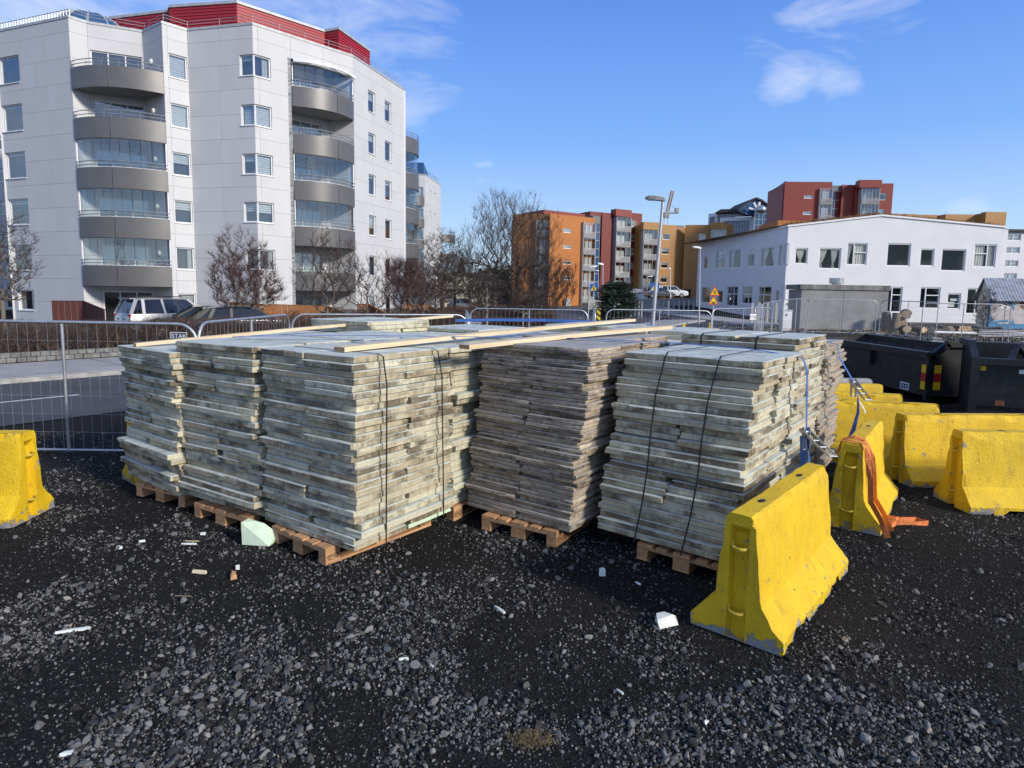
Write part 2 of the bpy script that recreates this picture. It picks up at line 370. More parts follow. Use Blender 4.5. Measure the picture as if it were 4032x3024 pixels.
# ---- buildings
simple('panel_white', (.56, .56, .565), .62, var=.03, scale=.9, bmp=.05, bscale=30, rnd=.022, stretch=(1, 1, .16))
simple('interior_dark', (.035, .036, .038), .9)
simple('render_white', (.74, .74, .75), .8, var=.03, scale=.8, bmp=.25, bscale=20)
simple('frame_white', (.78, .78, .78), .4, var=.02)
simple('frame_grey', (.35, .36, .37), .45, var=.05)
simple('parapet_grey', (.145, .140, .138), .42, .25, var=.05, scale=1.2)
simple('soffit', (.28, .275, .265), .8, var=.06)
simple('rail_metal', (.42, .43, .43), .4, .6)
simple('blind', (.62, .62, .60), .8, var=.04)
simple('curtain', (.66, .63, .57), .9, var=.06)
simple('red_metal', (.36, .012, .022), .45, var=.06, scale=.6)
simple('blue_metal', (.02, .08, .22), .45, var=.06, scale=.6)
simple('roof_trim', (.45, .46, .46), .5, .2)
simple('orange_panel', (.44, .145, .02), .55, var=.05, scale=.3, rnd=.03)
simple('orange_panel_shaded', (.30, .13, .045), .55, var=.05, scale=.3, rnd=.03)  # same orange cladding with shade put into the colour; joints reuse it
simple('tan_panel', (.40, .20, .055), .55, var=.05, scale=.3, rnd=.03)
simple('brick_red_panel', (.235, .036, .022), .55, var=.05, scale=.3, rnd=.03)
simple('dark_red_panel', (.165, .016, .012), .55, var=.05, scale=.3, rnd=.03)
simple('plum_panel', (.17, .11, .115), .6, var=.05, scale=.3)
simple('grey_panel', (.17, .17, .165), .6, var=.06, scale=.3)
simple('cream_render', (.62, .58, .47), .8, var=.05, scale=.6)
simple('dark_roof', (.045, .042, .042), .8, var=.2, scale=3)
simple('sod', (.16, .085, .035), .95, var=.4, scale=3, bmp=.8, bscale=9)
simple('hut_concrete', (.255, .255, .25), .85, var=.13, scale=1.1, bmp=.3, bscale=40)
simple('hut_stained', (.20, .195, .175), .9, var=.35, scale=2.4, bmp=.3, bscale=40, stretch=(1, 1, .35))
simple('zinc_sheet', (.40, .405, .43), .45, .55, var=.22, scale=2.)
simple('steel_bright', (.55, .56, .57), .3, .9, var=.1)
simple('tower_frame', (.5, .52, .53), .5)
def glass(name, tint, refl, rough=.02):
    m, t, b = new_mat(name); t.nodes.remove(b); out = [n for n in t.nodes if n.type == 'OUTPUT_MATERIAL'][0]
    tr = N(t, 'ShaderNodeBsdfTransparent'); tr.inputs[0].default_value = (*tint, 1)
    gl = N(t, 'ShaderNodeBsdfGlossy'); gl.inputs['Roughness'].default_value = rough; gl.inputs[0].default_value = (.9, .95, 1, 1)
    fr = N(t, 'ShaderNodeLayerWeight'); fr.inputs[0].default_value = .5
    f = fmath(t, 'ADD', fmath(t, 'MULTIPLY', fmath(t, 'POWER', fr.outputs['Facing'], 5.), .9), refl, True)
    wv = tnoise(t, objvec(t, 31.), .9, 2); bn = N(t, 'ShaderNodeBump'); bn.inputs['Strength'].default_value = .05; bn.inputs['Distance'].default_value = .05
    t.links.new(wv, bn.inputs['Height']); t.links.new(bn.outputs[0], gl.inputs['Normal'])
    ms = N(t, 'ShaderNodeMixShader'); t.links.new(f, ms.inputs[0]); t.links.new(tr.outputs[0], ms.inputs[1]); t.links.new(gl.outputs[0], ms.inputs[2]); t.links.new(ms.outputs[0], out.inputs[0])
glass('pane', (.90, .93, .94), .12)
glass('pane_clear', (.93, .95, .95), .02)
glass('balcony_glass', (.94, .96, .96), .10)
m, t, b = new_mat('tower_glass'); b.inputs['Base Color'].default_value = (.03, .085, .19, 1); b.inputs['Roughness'].default_value = .12; b.inputs['Specular IOR Level'].default_value = .8
glass('car_glass', (.25, .27, .28), .08)
# ---- plants
simple('twig_brown', (.075, .05, .042), .9, var=.3, scale=3)
simple('twig_dark', (.055, .042, .036), .9, var=.3, scale=3)
simple('twig_red', (.095, .052, .045), .9, var=.3, scale=3)
m, t, b = new_mat('birch_bark')
v = objvec(t); c = cramp(t, tnoise(t, tmap(t, v, (6, 6, 14)), 1.5, 5, .7), [(.42, (.10, .085, .07)), (.56, (.44, .39, .33))]).outputs[0]
t.links.new(c, b.inputs['Base Color']); b.inputs['Roughness'].default_value = .85
simple('needles', (.022, .04, .022), .85, var=.35, scale=6)
simple('hedge_twig', (.085, .055, .042), .9, var=.35, scale=4)
simple('hedge_litter', (.07, .05, .04), .95, var=.4, scale=5)
# ---- vehicles
def paint(name, c, rough=.28, metal=.5):
    m, t, b = new_mat(name); b.inputs['Base Color'].default_value = (*c, 1); b.inputs['Metallic'].default_value = metal; b.inputs['Roughness'].default_value = rough; b.inputs['Coat Weight'].default_value = .8; b.inputs['Coat Roughness'].default_value = .05
paint('car_silver', (.34, .35, .37), .35); paint('car_maroon', (.018, .010, .013), .25, .3); paint('car_navy', (.012, .016, .032), .25, .3); paint('car_white', (.7, .7, .7), .3, 0); paint('car_grey', (.16, .17, .18))
simple('car_trim', (.012, .012, .013), .5); simple('tyre', (.012, .012, .012), .85); simple('rim', (.45, .46, .48), .35, .8)
simple('tail_red', (.38, .012, .014), .25); simple('lamp_clear', (.7, .7, .72), .2)
m, t, b = new_mat('lamp_globe'); b.inputs['Base Color'].default_value = (.85, .84, .8, 1); b.inputs['Roughness'].default_value = .3
# ---- painted wall of the shed
m, t, b = new_mat('mural')
v = objvec(t); f1 = tnoise(t, v, 1.6, 4, .5, .8)
c = cramp(t, f1, [(.36, (.03, .16, .30)), (.46, (.16, .30, .40)), (.52, (.36, .33, .33)), (.62, (.46, .42, .41)), (.72, (.33, .17, .12))]).outputs[0]
t.links.new(c, b.inputs['Base Color']); b.inputs['Roughness'].default_value = .8
simple('mural_skin', (.46, .42, .41), .8, var=.12, scale=4); simple('mural_blue', (.05, .20, .36), .8, var=.2, scale=4); simple('mural_dark', (.10, .085, .085), .8, var=.2, scale=4)
# ------------------------------------------------------------------ ground
_gn = rng.random((128, 128))
def vnoise(x, y):
    xi = np.floor(x).astype(int); yi = np.floor(y).astype(int); fx = x-xi; fy = y-yi
    fx = fx*fx*(3-2*fx); fy = fy*fy*(3-2*fy); xi %= 128; yi %= 128; x1 = (xi+1) % 128; y1 = (yi+1) % 128
    return (_gn[xi, yi]*(1-fx)+_gn[x1, yi]*fx)*(1-fy)+(_gn[xi, y1]*(1-fx)+_gn[x1, y1]*fx)*fy
def fbm(x, y, o=4):
    s = 0; a = .5
    for k in range(o): s = s+a*vnoise(x*2**k+17.3*k, y*2**k+5.1*k); a *= .5
    return s/(1-.5**o)
def sst(a, b, x): t = np.clip((x-a)/(b-a), 0, 1); return t*t*(3-2*t)
def gz(x, y):
    x = np.asarray(x, float); y = np.asarray(y, float)
    near = 1-sst(7.5, 11, np.hypot(x, y))
    z = near*((fbm(x*.9+40, y*.9+40)-.5)*.07+(fbm(x*4.5, y*4.5, 3)-.5)*.03)
    # wheel ruts running along the road direction
    s = x*.787-y*.617
    z = z+near*.012*np.sin(s*7.0)*vnoise(x*.8+9, y*.8)
    z = z+.38*sst(17, 33, y)*sst(7, 15, x)+.9*sst(52, 78, y)*sst(13, 22, x)
    return z
def axis(lo, hi, step, far, g=1.35):
    a = list(np.arange(lo, hi+1e-6, step)); p = a[-1]; d = step
    while p < far: d *= g; p += d; a.append(p)
    q = a[0]; d = step; pre = []
    while q > -far: d *= g; q -= d; pre.append(q)
    return np.array(pre[::-1]+a)
gx = axis(-7, 7.5, .055, 1600); gy = axis(1.4, 9, .055, 1600)
gx = np.unique(np.concatenate([gx, np.arange(8, 30, 1.)])); gy = np.unique(np.concatenate([gy, np.arange(10, 80, 1.5)]))
X, Y = np.meshgrid(gx, gy, indexing='ij'); Z = gz(X, Y)
nx, ny = X.shape; idx = np.arange(nx*ny).reshape(nx, ny)
Fq = np.stack([idx[:-1, :-1], idx[1:, :-1], idx[1:, 1:], idx[:-1, 1:]], -1).reshape(-1, 4)
gme = arr_mesh('ground', np.stack([X, Y, Z], -1).reshape(-1, 3), Fq, 'black_sand', True)
tag(link(gme, 'ground', None, (0, 0, 0)), 'black sand and gravel ground of the building site', None, None, 'structure')

E1R = Vector((.617, .787, 0)); NR = Vector((-.787, .617, 0))          # along and across the street
def strip(name, n0, n1, t0, t1, mat, dz, parent=None, kind='structure', label=None, step=1.5, th=0., P=None):
    """a sheet following the ground between offsets n0..n1 across and t0..t1 along the street"""
    P = P or (lambda n, t: NR*n+E1R*t)
    ts = np.linspace(t0, t1, max(2, int(abs(t1-t0)/step)+1)); ns = np.linspace(n0, n1, 5); b = MB(); k = len(ns)
    for t in ts:
        for n in ns:
            p = P(n, t); b.V.append((p.x, p.y, float(gz(p.x, p.y))+dz))
    for i in range(len(ts)-1):
        for j in range(k-1):
            f = (i*k+j, i*k+j+1, (i+1)*k+j+1, (i+1)*k+j); b.F.append(f)
    if th:
        o = len(b.V); m = len(ts)
        rim = [i*k for i in range(m)]+[(m-1)*k+j for j in range(1, k)]+[i*k+k-1 for i in range(m-2, -1, -1)]+[j for j in range(k-2, 0, -1)]
        b.V += [(b.V[i][0], b.V[i][1], b.V[i][2]-th) for i in rim]; q = len(rim)
        for a in range(q): b.F.append((rim[a], rim[(a+1) % q], o+(a+1) % q, o+a))
    bmm = b
    a, c, d = (Vector(b.V[i]) for i in b.F[0][:3])
    if (c-a).cross(d-a).z < 0: b.F = [tuple(reversed(f)) for f in b.F]
    o = b.build(name, mat, parent, origin=(0, 0, 0))
    if parent is None: tag(o, label, None, None, kind)
    return o
road = strip('road', 12.45, 17.75, -12, 46, 'asphalt', .012, label='grey asphalt street running past the building site')
P2 = lambda n, t: Vector((8.0+n-.02*t, 36+t, 0))
road2 = strip('road', -5.5, 6.5, 0, 130, 'asphalt', .010, P=P2, step=3, label='side street leading to the orange apartment blocks')
for k in range(9):
    strip('lane_marking', 14.9, 15.02, -3.2+k*3.1, -1.6+k*3.1, 'road_paint', .018, parent=road, step=.8)
for (n, t) in ((-1.2, 22), (1.6, 22), (3.0, 22)):
    strip('lane_marking', n, n+.5, t, t+2.2, 'road_paint', .018, parent=road2, P=P2)
walk = strip('pavement', 17.9, 21.15, -12, 46, 'pavement', .13, th=.2, label='pale concrete pavement in front of the block-edged hedge')
strip('kerb', 17.75, 17.9, -12, 46, 'bare_concrete', .12, parent=walk, th=.2)
for k in range(11): strip('paving_joint', 17.9, 21.15, -10.6+k*2.9, -10.58+k*2.9, 'interior_dark', .1325, parent=walk)
walk2 = strip('pavement', 7.0, 10.4, 4, 70, 'pavement', .13, th=.2, P=P2, step=3, label='raised pavement along the side street before the white school')
strip('verge', -16, -5.7, 10, 75, 'soil', .03, P=P2, step=3, label='bare brown planting bed beside the side street')
strip('parking_court', 24.5, 46, -24, 22, 'asphalt', .012, step=3, label='asphalt parking court between the hedge and the apartment block')
# soil between street and school
strip('verge', 10.6, 30, 0, 16, 'soil', .02, P=P2, step=1.5, label='strip of dark churned soil in front of the white school')

# ------------------------------------------------------------------ gravel: angular crushed stone, nobody could count it
def ico(sub):
    bm = bmesh.new(); bmesh.ops.create_icosphere(bm, subdivisions=sub, radius=1.); bm.verts.ensure_lookup_table()
    V = np.array([v.co[:] for v in bm.verts]); Fc = np.array([[v.index for v in f.verts] for f in bm.faces]); bm.free(); return V, Fc
def rock_shapes(sub, n, cuts):
    V0, Fc = ico(sub); out = []
    for _ in range(n):
        V = V0*(1+rng.normal(0, .10 if sub > 1 else .20, (len(V0), 1)))
        for _ in range(cuts):
            d = rng.normal(size=3); d /= np.linalg.norm(d); h = rng.uniform(.45, .8); q = V @ d
            V = V-np.outer(np.maximum(q-h, 0), d)
        V *= np.array([rng.uniform(.9, 1.25), rng.uniform(.75, 1.0), rng.uniform(.5, .8)]); out.append(V)
    return out, Fc
def scatter(name, n, rmin, rmax, power, sub, cuts, dens, label, ymax=9.5, ymin=2.1):
    shapes, Fc = rock_shapes(sub, 9, cuts)
    y = ymin*(ymax/ymin)**rng.random(n*3); x = rng.uniform(-1, 1, n*3)*(.86*y+.5)
    keep = rng.random(n*3) < dens(x, y); x = x[keep][:n]; y = y[keep][:n]; m = len(x)
    r = rmin*(rmax/rmin)**(rng.random(m)**power)
    nv = len(shapes[0]); Vs = np.empty((m, nv, 3)); sid = rng.integers(0, 9, m)
    q = rng.normal(size=(m, 4)); q /= np.linalg.norm(q, axis=1)[:, None]; q[:, 1:3] *= .45; q /= np.linalg.norm(q, axis=1)[:, None]
    w, a, b, c = q.T
    Rm = np.stack([np.stack([1-2*(b*b+c*c), 2*(a*b-c*w), 2*(a*c+b*w)], -1), np.stack([2*(a*b+c*w), 1-2*(a*a+c*c), 2*(b*c-a*w)], -1), np.stack([2*(a*c-b*w), 2*(b*c+a*w), 1-2*(a*a+b*b)], -1)], 1)
    S = np.stack(shapes)[sid]; Vs = np.einsum('mij,mnj->mni', Rm, S)*r[:, None, None]
    Vs += np.stack([x, y, gz(x, y)+r*.22], -1)[:, None, :]
    Fs = (Fc[None]+(np.arange(m)*nv)[:, None, None]).reshape(-1, 3)
    o = link(arr_mesh(name, Vs.reshape(-1, 3), Fs, 'gravel'), name, None, (0, 0, 0)); tag(o, label, 'gravel', None, 'stuff')
def patches(x, y):
    d = fbm(x*1.3+3, y*1.3+8, 3); k = np.clip((d-.42)*7, 0, 1)**1.3
    u = x/y
    sandy = np.exp(-((x-.9)**2/1.6+(y-4.75)**2/.35))+np.exp(-((x-3.6)**2/2.2+(y-5.0)**2/1.1))+.8*np.exp(-((x+2.6)**2/2+(y-4.9)**2/.3))
    far = sst(5.2, 8, y)
    return np.clip(k*(1-np.clip(sandy, 0, .92))*(1-.45*far)+.08, 0, 1)
def fineden(x, y): return np.clip(.45+.75*patches(x, y), 0, 1)
scatter('gravel', 4600, .013, .036, 1.35, 2, 9, patches, 'scattered larger crushed stones on the black sand')
scatter('gravel', 38000, .0065, .0145, 1.1, 1, 6, patches, 'grey crushed stone lying over the black sand')
scatter('gravel', 32000, .003, .0075, .9, 1, 4, fineden, 'fine dark grit covering the black sand')
# ------------------------------------------------------------------ insulation boards
BL, BW = 1.2, .6
def board_mesh(t, seed, name, mat, chip=.012, Lx=BL, Ly=BW):
    rd = random.Random(seed); per = []; nxs, nys = 14, 7
    for i in range(nxs): per.append((-Lx/2+Lx*i/nxs, -Ly/2))
    for i in range(nys): per.append((Lx/2, -Ly/2+Ly*i/nys))
    for i in range(nxs): per.append((Lx/2-Lx*i/nxs, Ly/2))
    for i in range(nys): per.append((-Lx/2, Ly/2-Ly*i/nys))
    n = len(per); corners = {0, nxs, nxs+nys, 2*nxs+nys}
    def ring(z, inset, jit):
        o = []
        for i, (x, y) in enumerate(per):
            k = inset+abs(rd.gauss(0, jit))
            if i in corners and rd.random() < .45: k += rd.uniform(0, chip)
            elif rd.random() < .07: k += rd.uniform(0, chip)
            o.append((x-math.copysign(min(k, abs(x)), x) if abs(x) > Lx/2-.001 else x+rd.uniform(-.01, .01), y-math.copysign(min(k, abs(y)), y) if abs(y) > Ly/2-.001 else y+rd.uniform(-.01, .01), z))
        return o
    rings = [ring(0, .009, .002), ring(.007, .0, .001), ring(t*.55, .0005, .002), ring(t-.007, .0, .0015), ring(t, .007, .003)]
    b = MB()
    for r_ in rings: b.V += r_
    for k in range(4):
        for i in range(n): b.F.append((k*n+i, k*n+(i+1) % n, (k+1)*n+(i+1) % n, (k+1)*n+i))
    b.F.append(tuple(reversed(range(n)))); b.F.append(tuple(4*n+i for i in range(n)))
    me = bpy.data.meshes.new(name); me.from_pydata(b.V, [], b.F); me.materials.append(MATS[mat])
    me.shade_smooth(); me.set_sharp_from_angle(angle=R(28)); return me
T1, T2 = .0565, .0375
THICK = [board_mesh(T1-.0008, 100+i, 'insulation_board', 'board') for i in range(10)]
THIN = [board_mesh(T2-.0006, 200+i, 'thin_insulation_board', 'board_thin', .016) for i in range(10)]
_o1 = 'lowest second third fourth fifth sixth seventh eighth ninth tenth eleventh twelfth thirteenth fourteenth fifteenth sixteenth seventeenth eighteenth nineteenth twentieth'.split()
_o2 = 'first second third fourth fifth sixth seventh eighth ninth'.split()
ORD = _o1+['twenty-'+q for q in _o2]+['thirtieth']+['thirty-'+q for q in _o2]+['fortieth']+['forty-'+q for q in _o2]
def stack(near, ang, n, thin, label, group, orient, lean=(0, 0), tilt=(0, 0), z0=.146, jit=.02, seed=0, stuff=None, only=None, step=None, gap=.004, bulge=None, hide=None):
    """boards in crossed pairs; near = corner of the pile, ang = direction of its right-hand face"""
    rd = random.Random(seed); e1 = Vector((math.cos(ang), math.sin(ang), 0)); e2 = Vector((-e1.y, e1.x, 0))
    t = T2 if thin else T1; t = step or t; meshes = THIN if thin else THICK; out = []
    drift = Vector((0, 0, 0))
    for k in range(n):
        if only is not None and k < n-only: continue
        f = k/max(1, n-1); z = z0+k*t
        if k % 2 == 0: drift = e1*rd.gauss(0, jit*.95)+e2*rd.gauss(0, jit*.95)
        base = Vector((near[0], near[1], 0))+Vector((lean[0], lean[1], 0))*f+drift
        if bulge: base += Vector((bulge[0], bulge[1], 0))*math.sin(f*math.pi)
        o = orient(k, rd)
        for j in (0, 1):
            off = (j+.5)*(BW+gap)+(j-.5)*rd.uniform(0, .016)
            c = base+(e1*(BL/2)+e2*off if o == 0 else e1*off+e2*(BL/2))
            c += e1*rd.gauss(0, jit*.95)+e2*rd.gauss(0, jit*.95)
            zz = z+tilt[0]*((c-base).dot(e1))+tilt[1]*((c-base).dot(e2))
            a = ang+(0 if o == 0 else math.pi/2)+rd.gauss(0, .009)+(math.pi if rd.random() < .5 else 0)
            me = rd.choice(meshes)
            if hide and hide(k, o, j, n): continue
            if stuff is not None: stuff.append((me, (c.x, c.y, zz), a)); continue
            ob = bpy.data.objects.new(me.name.split('.')[0], me); COL.objects.link(ob); ob.location = (c.x, c.y, zz)
            sa = math.copysign(1, math.cos(a-ang)) if o == 0 else 1
            ob.rotation_euler = (0, 0, a); tag(ob, (label % ORD[k]).replace('lowest course up', 'lowest course'), 'foam board', group % ORD[k]); out.append(ob)
    return out
alt2 = lambda k, rd: 0 if (k//2) % 2 == 0 else 1
def alt_rand(p): return lambda k, rd: (0 if (k//2) % 2 == 0 else 1) if rd.random() > p else rd.randint(0, 1)
G = 'insulation boards stacked on pallets'
A_ANG = math.atan2(.829, .559)
# stack with the two black bands, next to the broken foam wedge
A = stack((-1.22, 4.86), A_ANG, 28, False, 'grimy foam board, %s course up in the black-banded stack beside the broken foam wedge', '%s course of the stack by the foam wedge', lambda k, rd: (1, 0)[((27-k)//2) % 2 == 0], lean=(-.03, .04), seed=1, jit=.014)
fm = A[1].data.copy(); fm.materials[0] = MATS['foam_fresh']; A[1].data = fm
tag(A[1], 'clean pale mint foam board at the foot of the black-banded stack, above the pallet', group='clean mint board')
B = stack((-2.27, 5.57), math.atan2(.85, .53), 28, False, 'grimy foam board, %s course up in the unbanded stack between two other stacks', '%s course of the unbanded stack', alt_rand(.15), lean=(-.05, .03), seed=2)
Cs = stack((-3.33, 6.17), math.atan2(.80, .60), 26, False, 'grimy foam board, %s course up in the end stack beside the wire fence', '%s course of the end stack', alt_rand(.1), seed=3, lean=(.0, -.05))
Ms = stack((.53, 5.36), math.atan2(.797, .604), 44, True, 'weathered grey-brown board, %s course up in the tall stack of thinnest boards', '%s course of the thin-board stack', lambda k, rd: 0 if rd.random() < .62 and (k//2) % 2 == 0 or rd.random() < .3 else 1, lean=(.14, .03), seed=4, jit=.013, step=.0372)
Ds = stack((1.72, 4.73), math.atan2(.80, .62), 28, False, 'pale foam board, %s course up in the leaning stack behind the chipped yellow barrier', '%s course of the leaning stack', lambda k, rd: 0 if k in (6, 7, 8, 9, 15, 16, 17) else 1, lean=(.23, .12), tilt=(-.0, .035), seed=5, jit=.014)
F1s = stack((2.74, 6.18), math.atan2(.80, .62), 29, False, 'pale foam board, %s course up in the tallest stack beside the hanging ratchet', '%s course of the tallest stack', alt2, lean=(.12, .06), seed=6, step=.0585, jit=.02, hide=lambda k, o, j, n: o == 0 and j == 1 and k < n-3)
# rows behind: seen only as strips and top courses, joined as one mass
rest = []
stack((-.57, 5.97), A_ANG, 28, False, '', '', alt2, seed=8, stuff=rest)
stack((3.53, 7.16), math.atan2(.80, .60), 42, True, '', '', lambda k, rd: rd.randint(0, 1), seed=9, stuff=rest, lean=(.05, .0))
stack((-1.55, 6.72), A_ANG, 28, False, '', '', alt2, seed=10, stuff=rest, only=6)
stack((-2.66, 7.32), A_ANG, 27, False, '', '', alt2, seed=11, stuff=rest, only=6)
stack((1.10, 6.42), math.atan2(.797, .604), 44, True, '', '', alt2, seed=12, stuff=rest, only=8, step=.0372)
stack((.14, 7.12), A_ANG, 28, False, '', '', alt2, seed=13, stuff=rest, only=6)
stack((.80, 8.10), A_ANG, 27, False, '', '', alt2, seed=14, stuff=rest, only=6)
stack((-1.0, 7.85), A_ANG, 27, False, '', '', alt2, seed=15, stuff=rest, only=6)
stack((-.45, 8.75), A_ANG, 28, False, '', '', alt2, seed=16, stuff=rest, only=7)
stack((-1.9, 8.35), A_ANG, 30, False, '', '', alt2, seed=17, stuff=rest, only=7)
stack((1.75, 7.30), A_ANG, 27, False, '', '', alt2, seed=18, stuff=rest, only=6)
stack((1.5, 9.1), A_ANG, 29, False, '', '', alt2, seed=19, stuff=rest, only=8)
stack((2.35, 8.2), A_ANG, 29, False, '', '', alt2, seed=20, stuff=rest, only=8)
for mesh_set, mt, lab in ((THICK, 'board', 'further pale foam boards in the stacks behind the front row'), (THIN, 'board_thin', 'further thin grey boards in the stacks behind the front row')):
    Vs, Fs = [], []; off = 0
    for me, loc, a in rest:
        if me not in mesh_set: continue
        co = np.empty(len(me.vertices)*3); me.vertices.foreach_get('co', co); co = co.reshape(-1, 3)
        ca, sa = math.cos(a), math.sin(a)
        Vs.append(np.stack([co[:, 0]*ca-co[:, 1]*sa+loc[0], co[:, 0]*sa+co[:, 1]*ca+loc[1], co[:, 2]+loc[2]], -1))
        for p in me.polygons: Fs.append(tuple(i+off for i in p.vertices))
        off += len(co)
    me = bpy.data.meshes.new('insulation_boards'); V = np.concatenate(Vs)
    me.from_pydata(V.tolist(), [], Fs); me.materials.append(MATS[mt]); me.shade_smooth(); me.set_sharp_from_angle(angle=R(28))
    tag(link(me, 'insulation_boards', None, (0, 0, 0)), lab, 'foam boards', None, 'stuff')

# ------------------------------------------------------------------ pallets
def text_geo(body, size, align='CENTER'):
    cu = bpy.data.curves.new('lettering', 'FONT'); cu.body = body; cu.size = size; cu.align_x = align; cu.align_y = 'CENTER'; cu.resolution_u = 3
    o = bpy.data.objects.new('lettering', cu); COL.objects.link(o)
    dg = bpy.context.evaluated_depsgraph_get(); me = bpy.data.meshes.new_from_object(o.evaluated_get(dg))
    V = [v.co.copy() for v in me.vertices]; Fc = [tuple(p.vertices) for p in me.polygons]
    bpy.data.objects.remove(o); bpy.data.curves.remove(cu); bpy.data.meshes.remove(me); return V, Fc
TG = {}
def text_part(name, body, size, org, xd, yd, mat, parent, sx=1.):
    k = (body, size)
    if k not in TG: TG[k] = text_geo(body, size)
    V, Fc = TG[k]; xd, yd, org = Vector(xd), Vector(yd), Vector(org)
    b = MB(); b.add([org+xd*v.x*sx+yd*v.y for v in V], Fc); return b.build(name, mat, parent)
def pallet_proto():
    """local frame: near corner at origin, x along the 1.2 m side, y along the 0.8 m side"""
    p = thing('pallet', (0, 0, 0), 'x', 'pallet')
    rd = random.Random(3)
    ys = [0.0725, .2275, .4, .5725, .7275]; ws = [.145, .1, .145, .1, .145]
    for y, w in zip(ys, ws): MB().box((.6, y, .133), (1.2, w-.004, .022)).build('deck_board', 'pallet_wood', p)
    for x in (.0725, .6, 1.1275): MB().box((x, .4, .111), (.145, .8, .021)).build('stringer_board', 'pallet_wood', p)
    for x in (.0725, .6, 1.1275):
        for y, w in ((.05, .1), (.4, .145), (.75, .1)): MB().box((x, y, .061), (.141, w-.003, .078)).build('block', 'pallet_wood', p)
    for y, w in ((.05, .1), (.4, .145), (.75, .1)): MB().box((.6, y, .011), (1.2, w, .022)).build('bottom_board', 'pallet_wood', p)
    for x in (.0725, 1.1275):
        text_part('stencil', 'EPAL', .045, (x, .0005, .06), (1, 0, 0), (0, 0, 1), 'stencil', p, .85)
        b = MB()
        for i in range(20):
            a0, a1 = 2*math.pi*i/20, 2*math.pi*(i+1)/20
            q = [(x+.056*s*math.cos(a), .0006, .06+.028*s*math.sin(a)) for a, s in ((a0, 1), (a1, 1), (a1, .9), (a0, .9))]; b.add(q, [(0, 1, 2, 3)])
        b.build('stencil', 'stencil', p)
    return p
PP = pallet_proto(); first = True
for (nx_, ny_, ang, lab) in [(-1.50, 4.95, math.atan2(.785, .62), 'wooden pallet sticking out under the black-banded stack by the foam wedge'), (-2.42, 5.62, math.atan2(.87, .5), 'wooden pallet under the unbanded stack between two other stacks'),
                             (-3.34, 6.27, math.atan2(.88, .45), 'light wooden pallet under the end stack beside the wire fence'), (.42, 5.40, math.atan2(.86, .52), 'wooden pallet under the stack of the thinnest boards'),
                             (1.72, 4.70, math.atan2(.78, .63), 'wooden pallet under the leaning stack behind the nearest yellow barrier'), (2.9, 6.3, math.atan2(.80, .62), 'wooden pallet under the tallest stack beside the blue ratchet strap'),
                             (-.55, 6.0, A_ANG, 'wooden pallet hidden under the stack next to the thinnest boards')]:
    o = PP if first else copy_tree(PP); first = False
    o.location = (nx_, ny_, .0); o.rotation_euler = (0, 0, ang); o['label'] = lab; o['group'] = 'wooden pallets under the stacks'
# ------------------------------------------------------------------ bands, straps, planks
def e12(ang): e1 = Vector((math.cos(ang), math.sin(ang), 0)); return e1, Vector((-e1.y, e1.x, 0))
ZA = .146+28*T1
e1, e2 = e12(A_ANG); nA = Vector((-1.22, 4.86, 0)); nAt = nA+Vector((-.03, .04, 0))
for a0, a1, lab in ((.28, .30, 'black plastic band round the stack, close to its near corner'), (1.02, .98, 'black plastic band round the stack, away from its near corner')):
    out = -e2*.045
    pts = [nAt+e1*a1+e2*1.1+Vector((0, 0, ZA+.004)), nAt+e1*a1+e2*.55+Vector((0, 0, ZA+.006)), nAt+e1*a1+e2*.03+Vector((0, 0, ZA+.010)), nAt+e1*a1+out*.7+Vector((0, 0, ZA-.012))]
    pts += [nA+e1*(a1+(a0-a1)*s)+out+Vector((0, 0, ZA*(1-s)+.16*s)) for s in (.15, .4, .6, .8, 1)]
    b = MB().ribbon(pts, e1, .014, .003); tag(b.build('packing_band', 'strap_black'), lab, 'packing band', 'black packing bands')
eD1, eD2 = e12(math.atan2(.80, .62)); nD = Vector((1.72, 4.73, 0)); nDt = nD+Vector((.23, .12, 0))
ZD = .146+28*T1
for b0, b1, lab in ((.36, .34, 'black band hanging loose down the leaning stack, beside the barrier'), (.78, .80, 'black band with a frayed tail on the leaning stack, beside the thin boards')):
    pts = [nDt+eD2*b1+eD1*1.1+Vector((0, 0, ZD+.042)), nDt+eD2*b1+eD1*.5+Vector((0, 0, ZD+.042)), nDt+eD2*b1+eD1*.02+Vector((0, 0, ZD+.045)), nDt+eD2*b1-eD1*.03+Vector((0, 0, ZD+.01))]
    for s in (.2, .4, .6, .8, 1):
        pts.append(nDt*(1-s)+nD*s+eD2*(b1+(b0-b1)*s)-eD1*(.045+.03*math.sin(s*3))+eD2*.02*math.sin(s*7)+Vector((0, 0, ZD*(1-s)+.15*s)))
    b = MB().ribbon(pts, eD2, .013, .003); o = b.build('packing_band', 'strap_black'); tag(o, lab, 'packing band', 'black packing bands')
nF = Vector((2.86, 6.24, 0)); ZF = .146+29*.0585
for bb, lab in ((.42, 'black band over the top of the tallest stack, nearer its corner'), (1.0, 'black band over the top of the tallest stack, further from its corner')):
    pts = [nF+eD2*bb+eD1*1.1+Vector((0, 0, ZF+.004)), nF+eD2*bb+eD1*.03+Vector((0, 0, ZF+.008)), nF+eD2*bb-eD1*.035+Vector((0, 0, ZF-.02)), nF+eD2*bb-eD1*.05+Vector((0, 0, ZF-.2)), nF+eD2*bb-eD1*.06+Vector((0, 0, 1.0))]
    tag(MB().ribbon(pts, eD2, .018, .003).build('packing_band', 'strap_black'), lab, 'packing band', 'black packing bands')
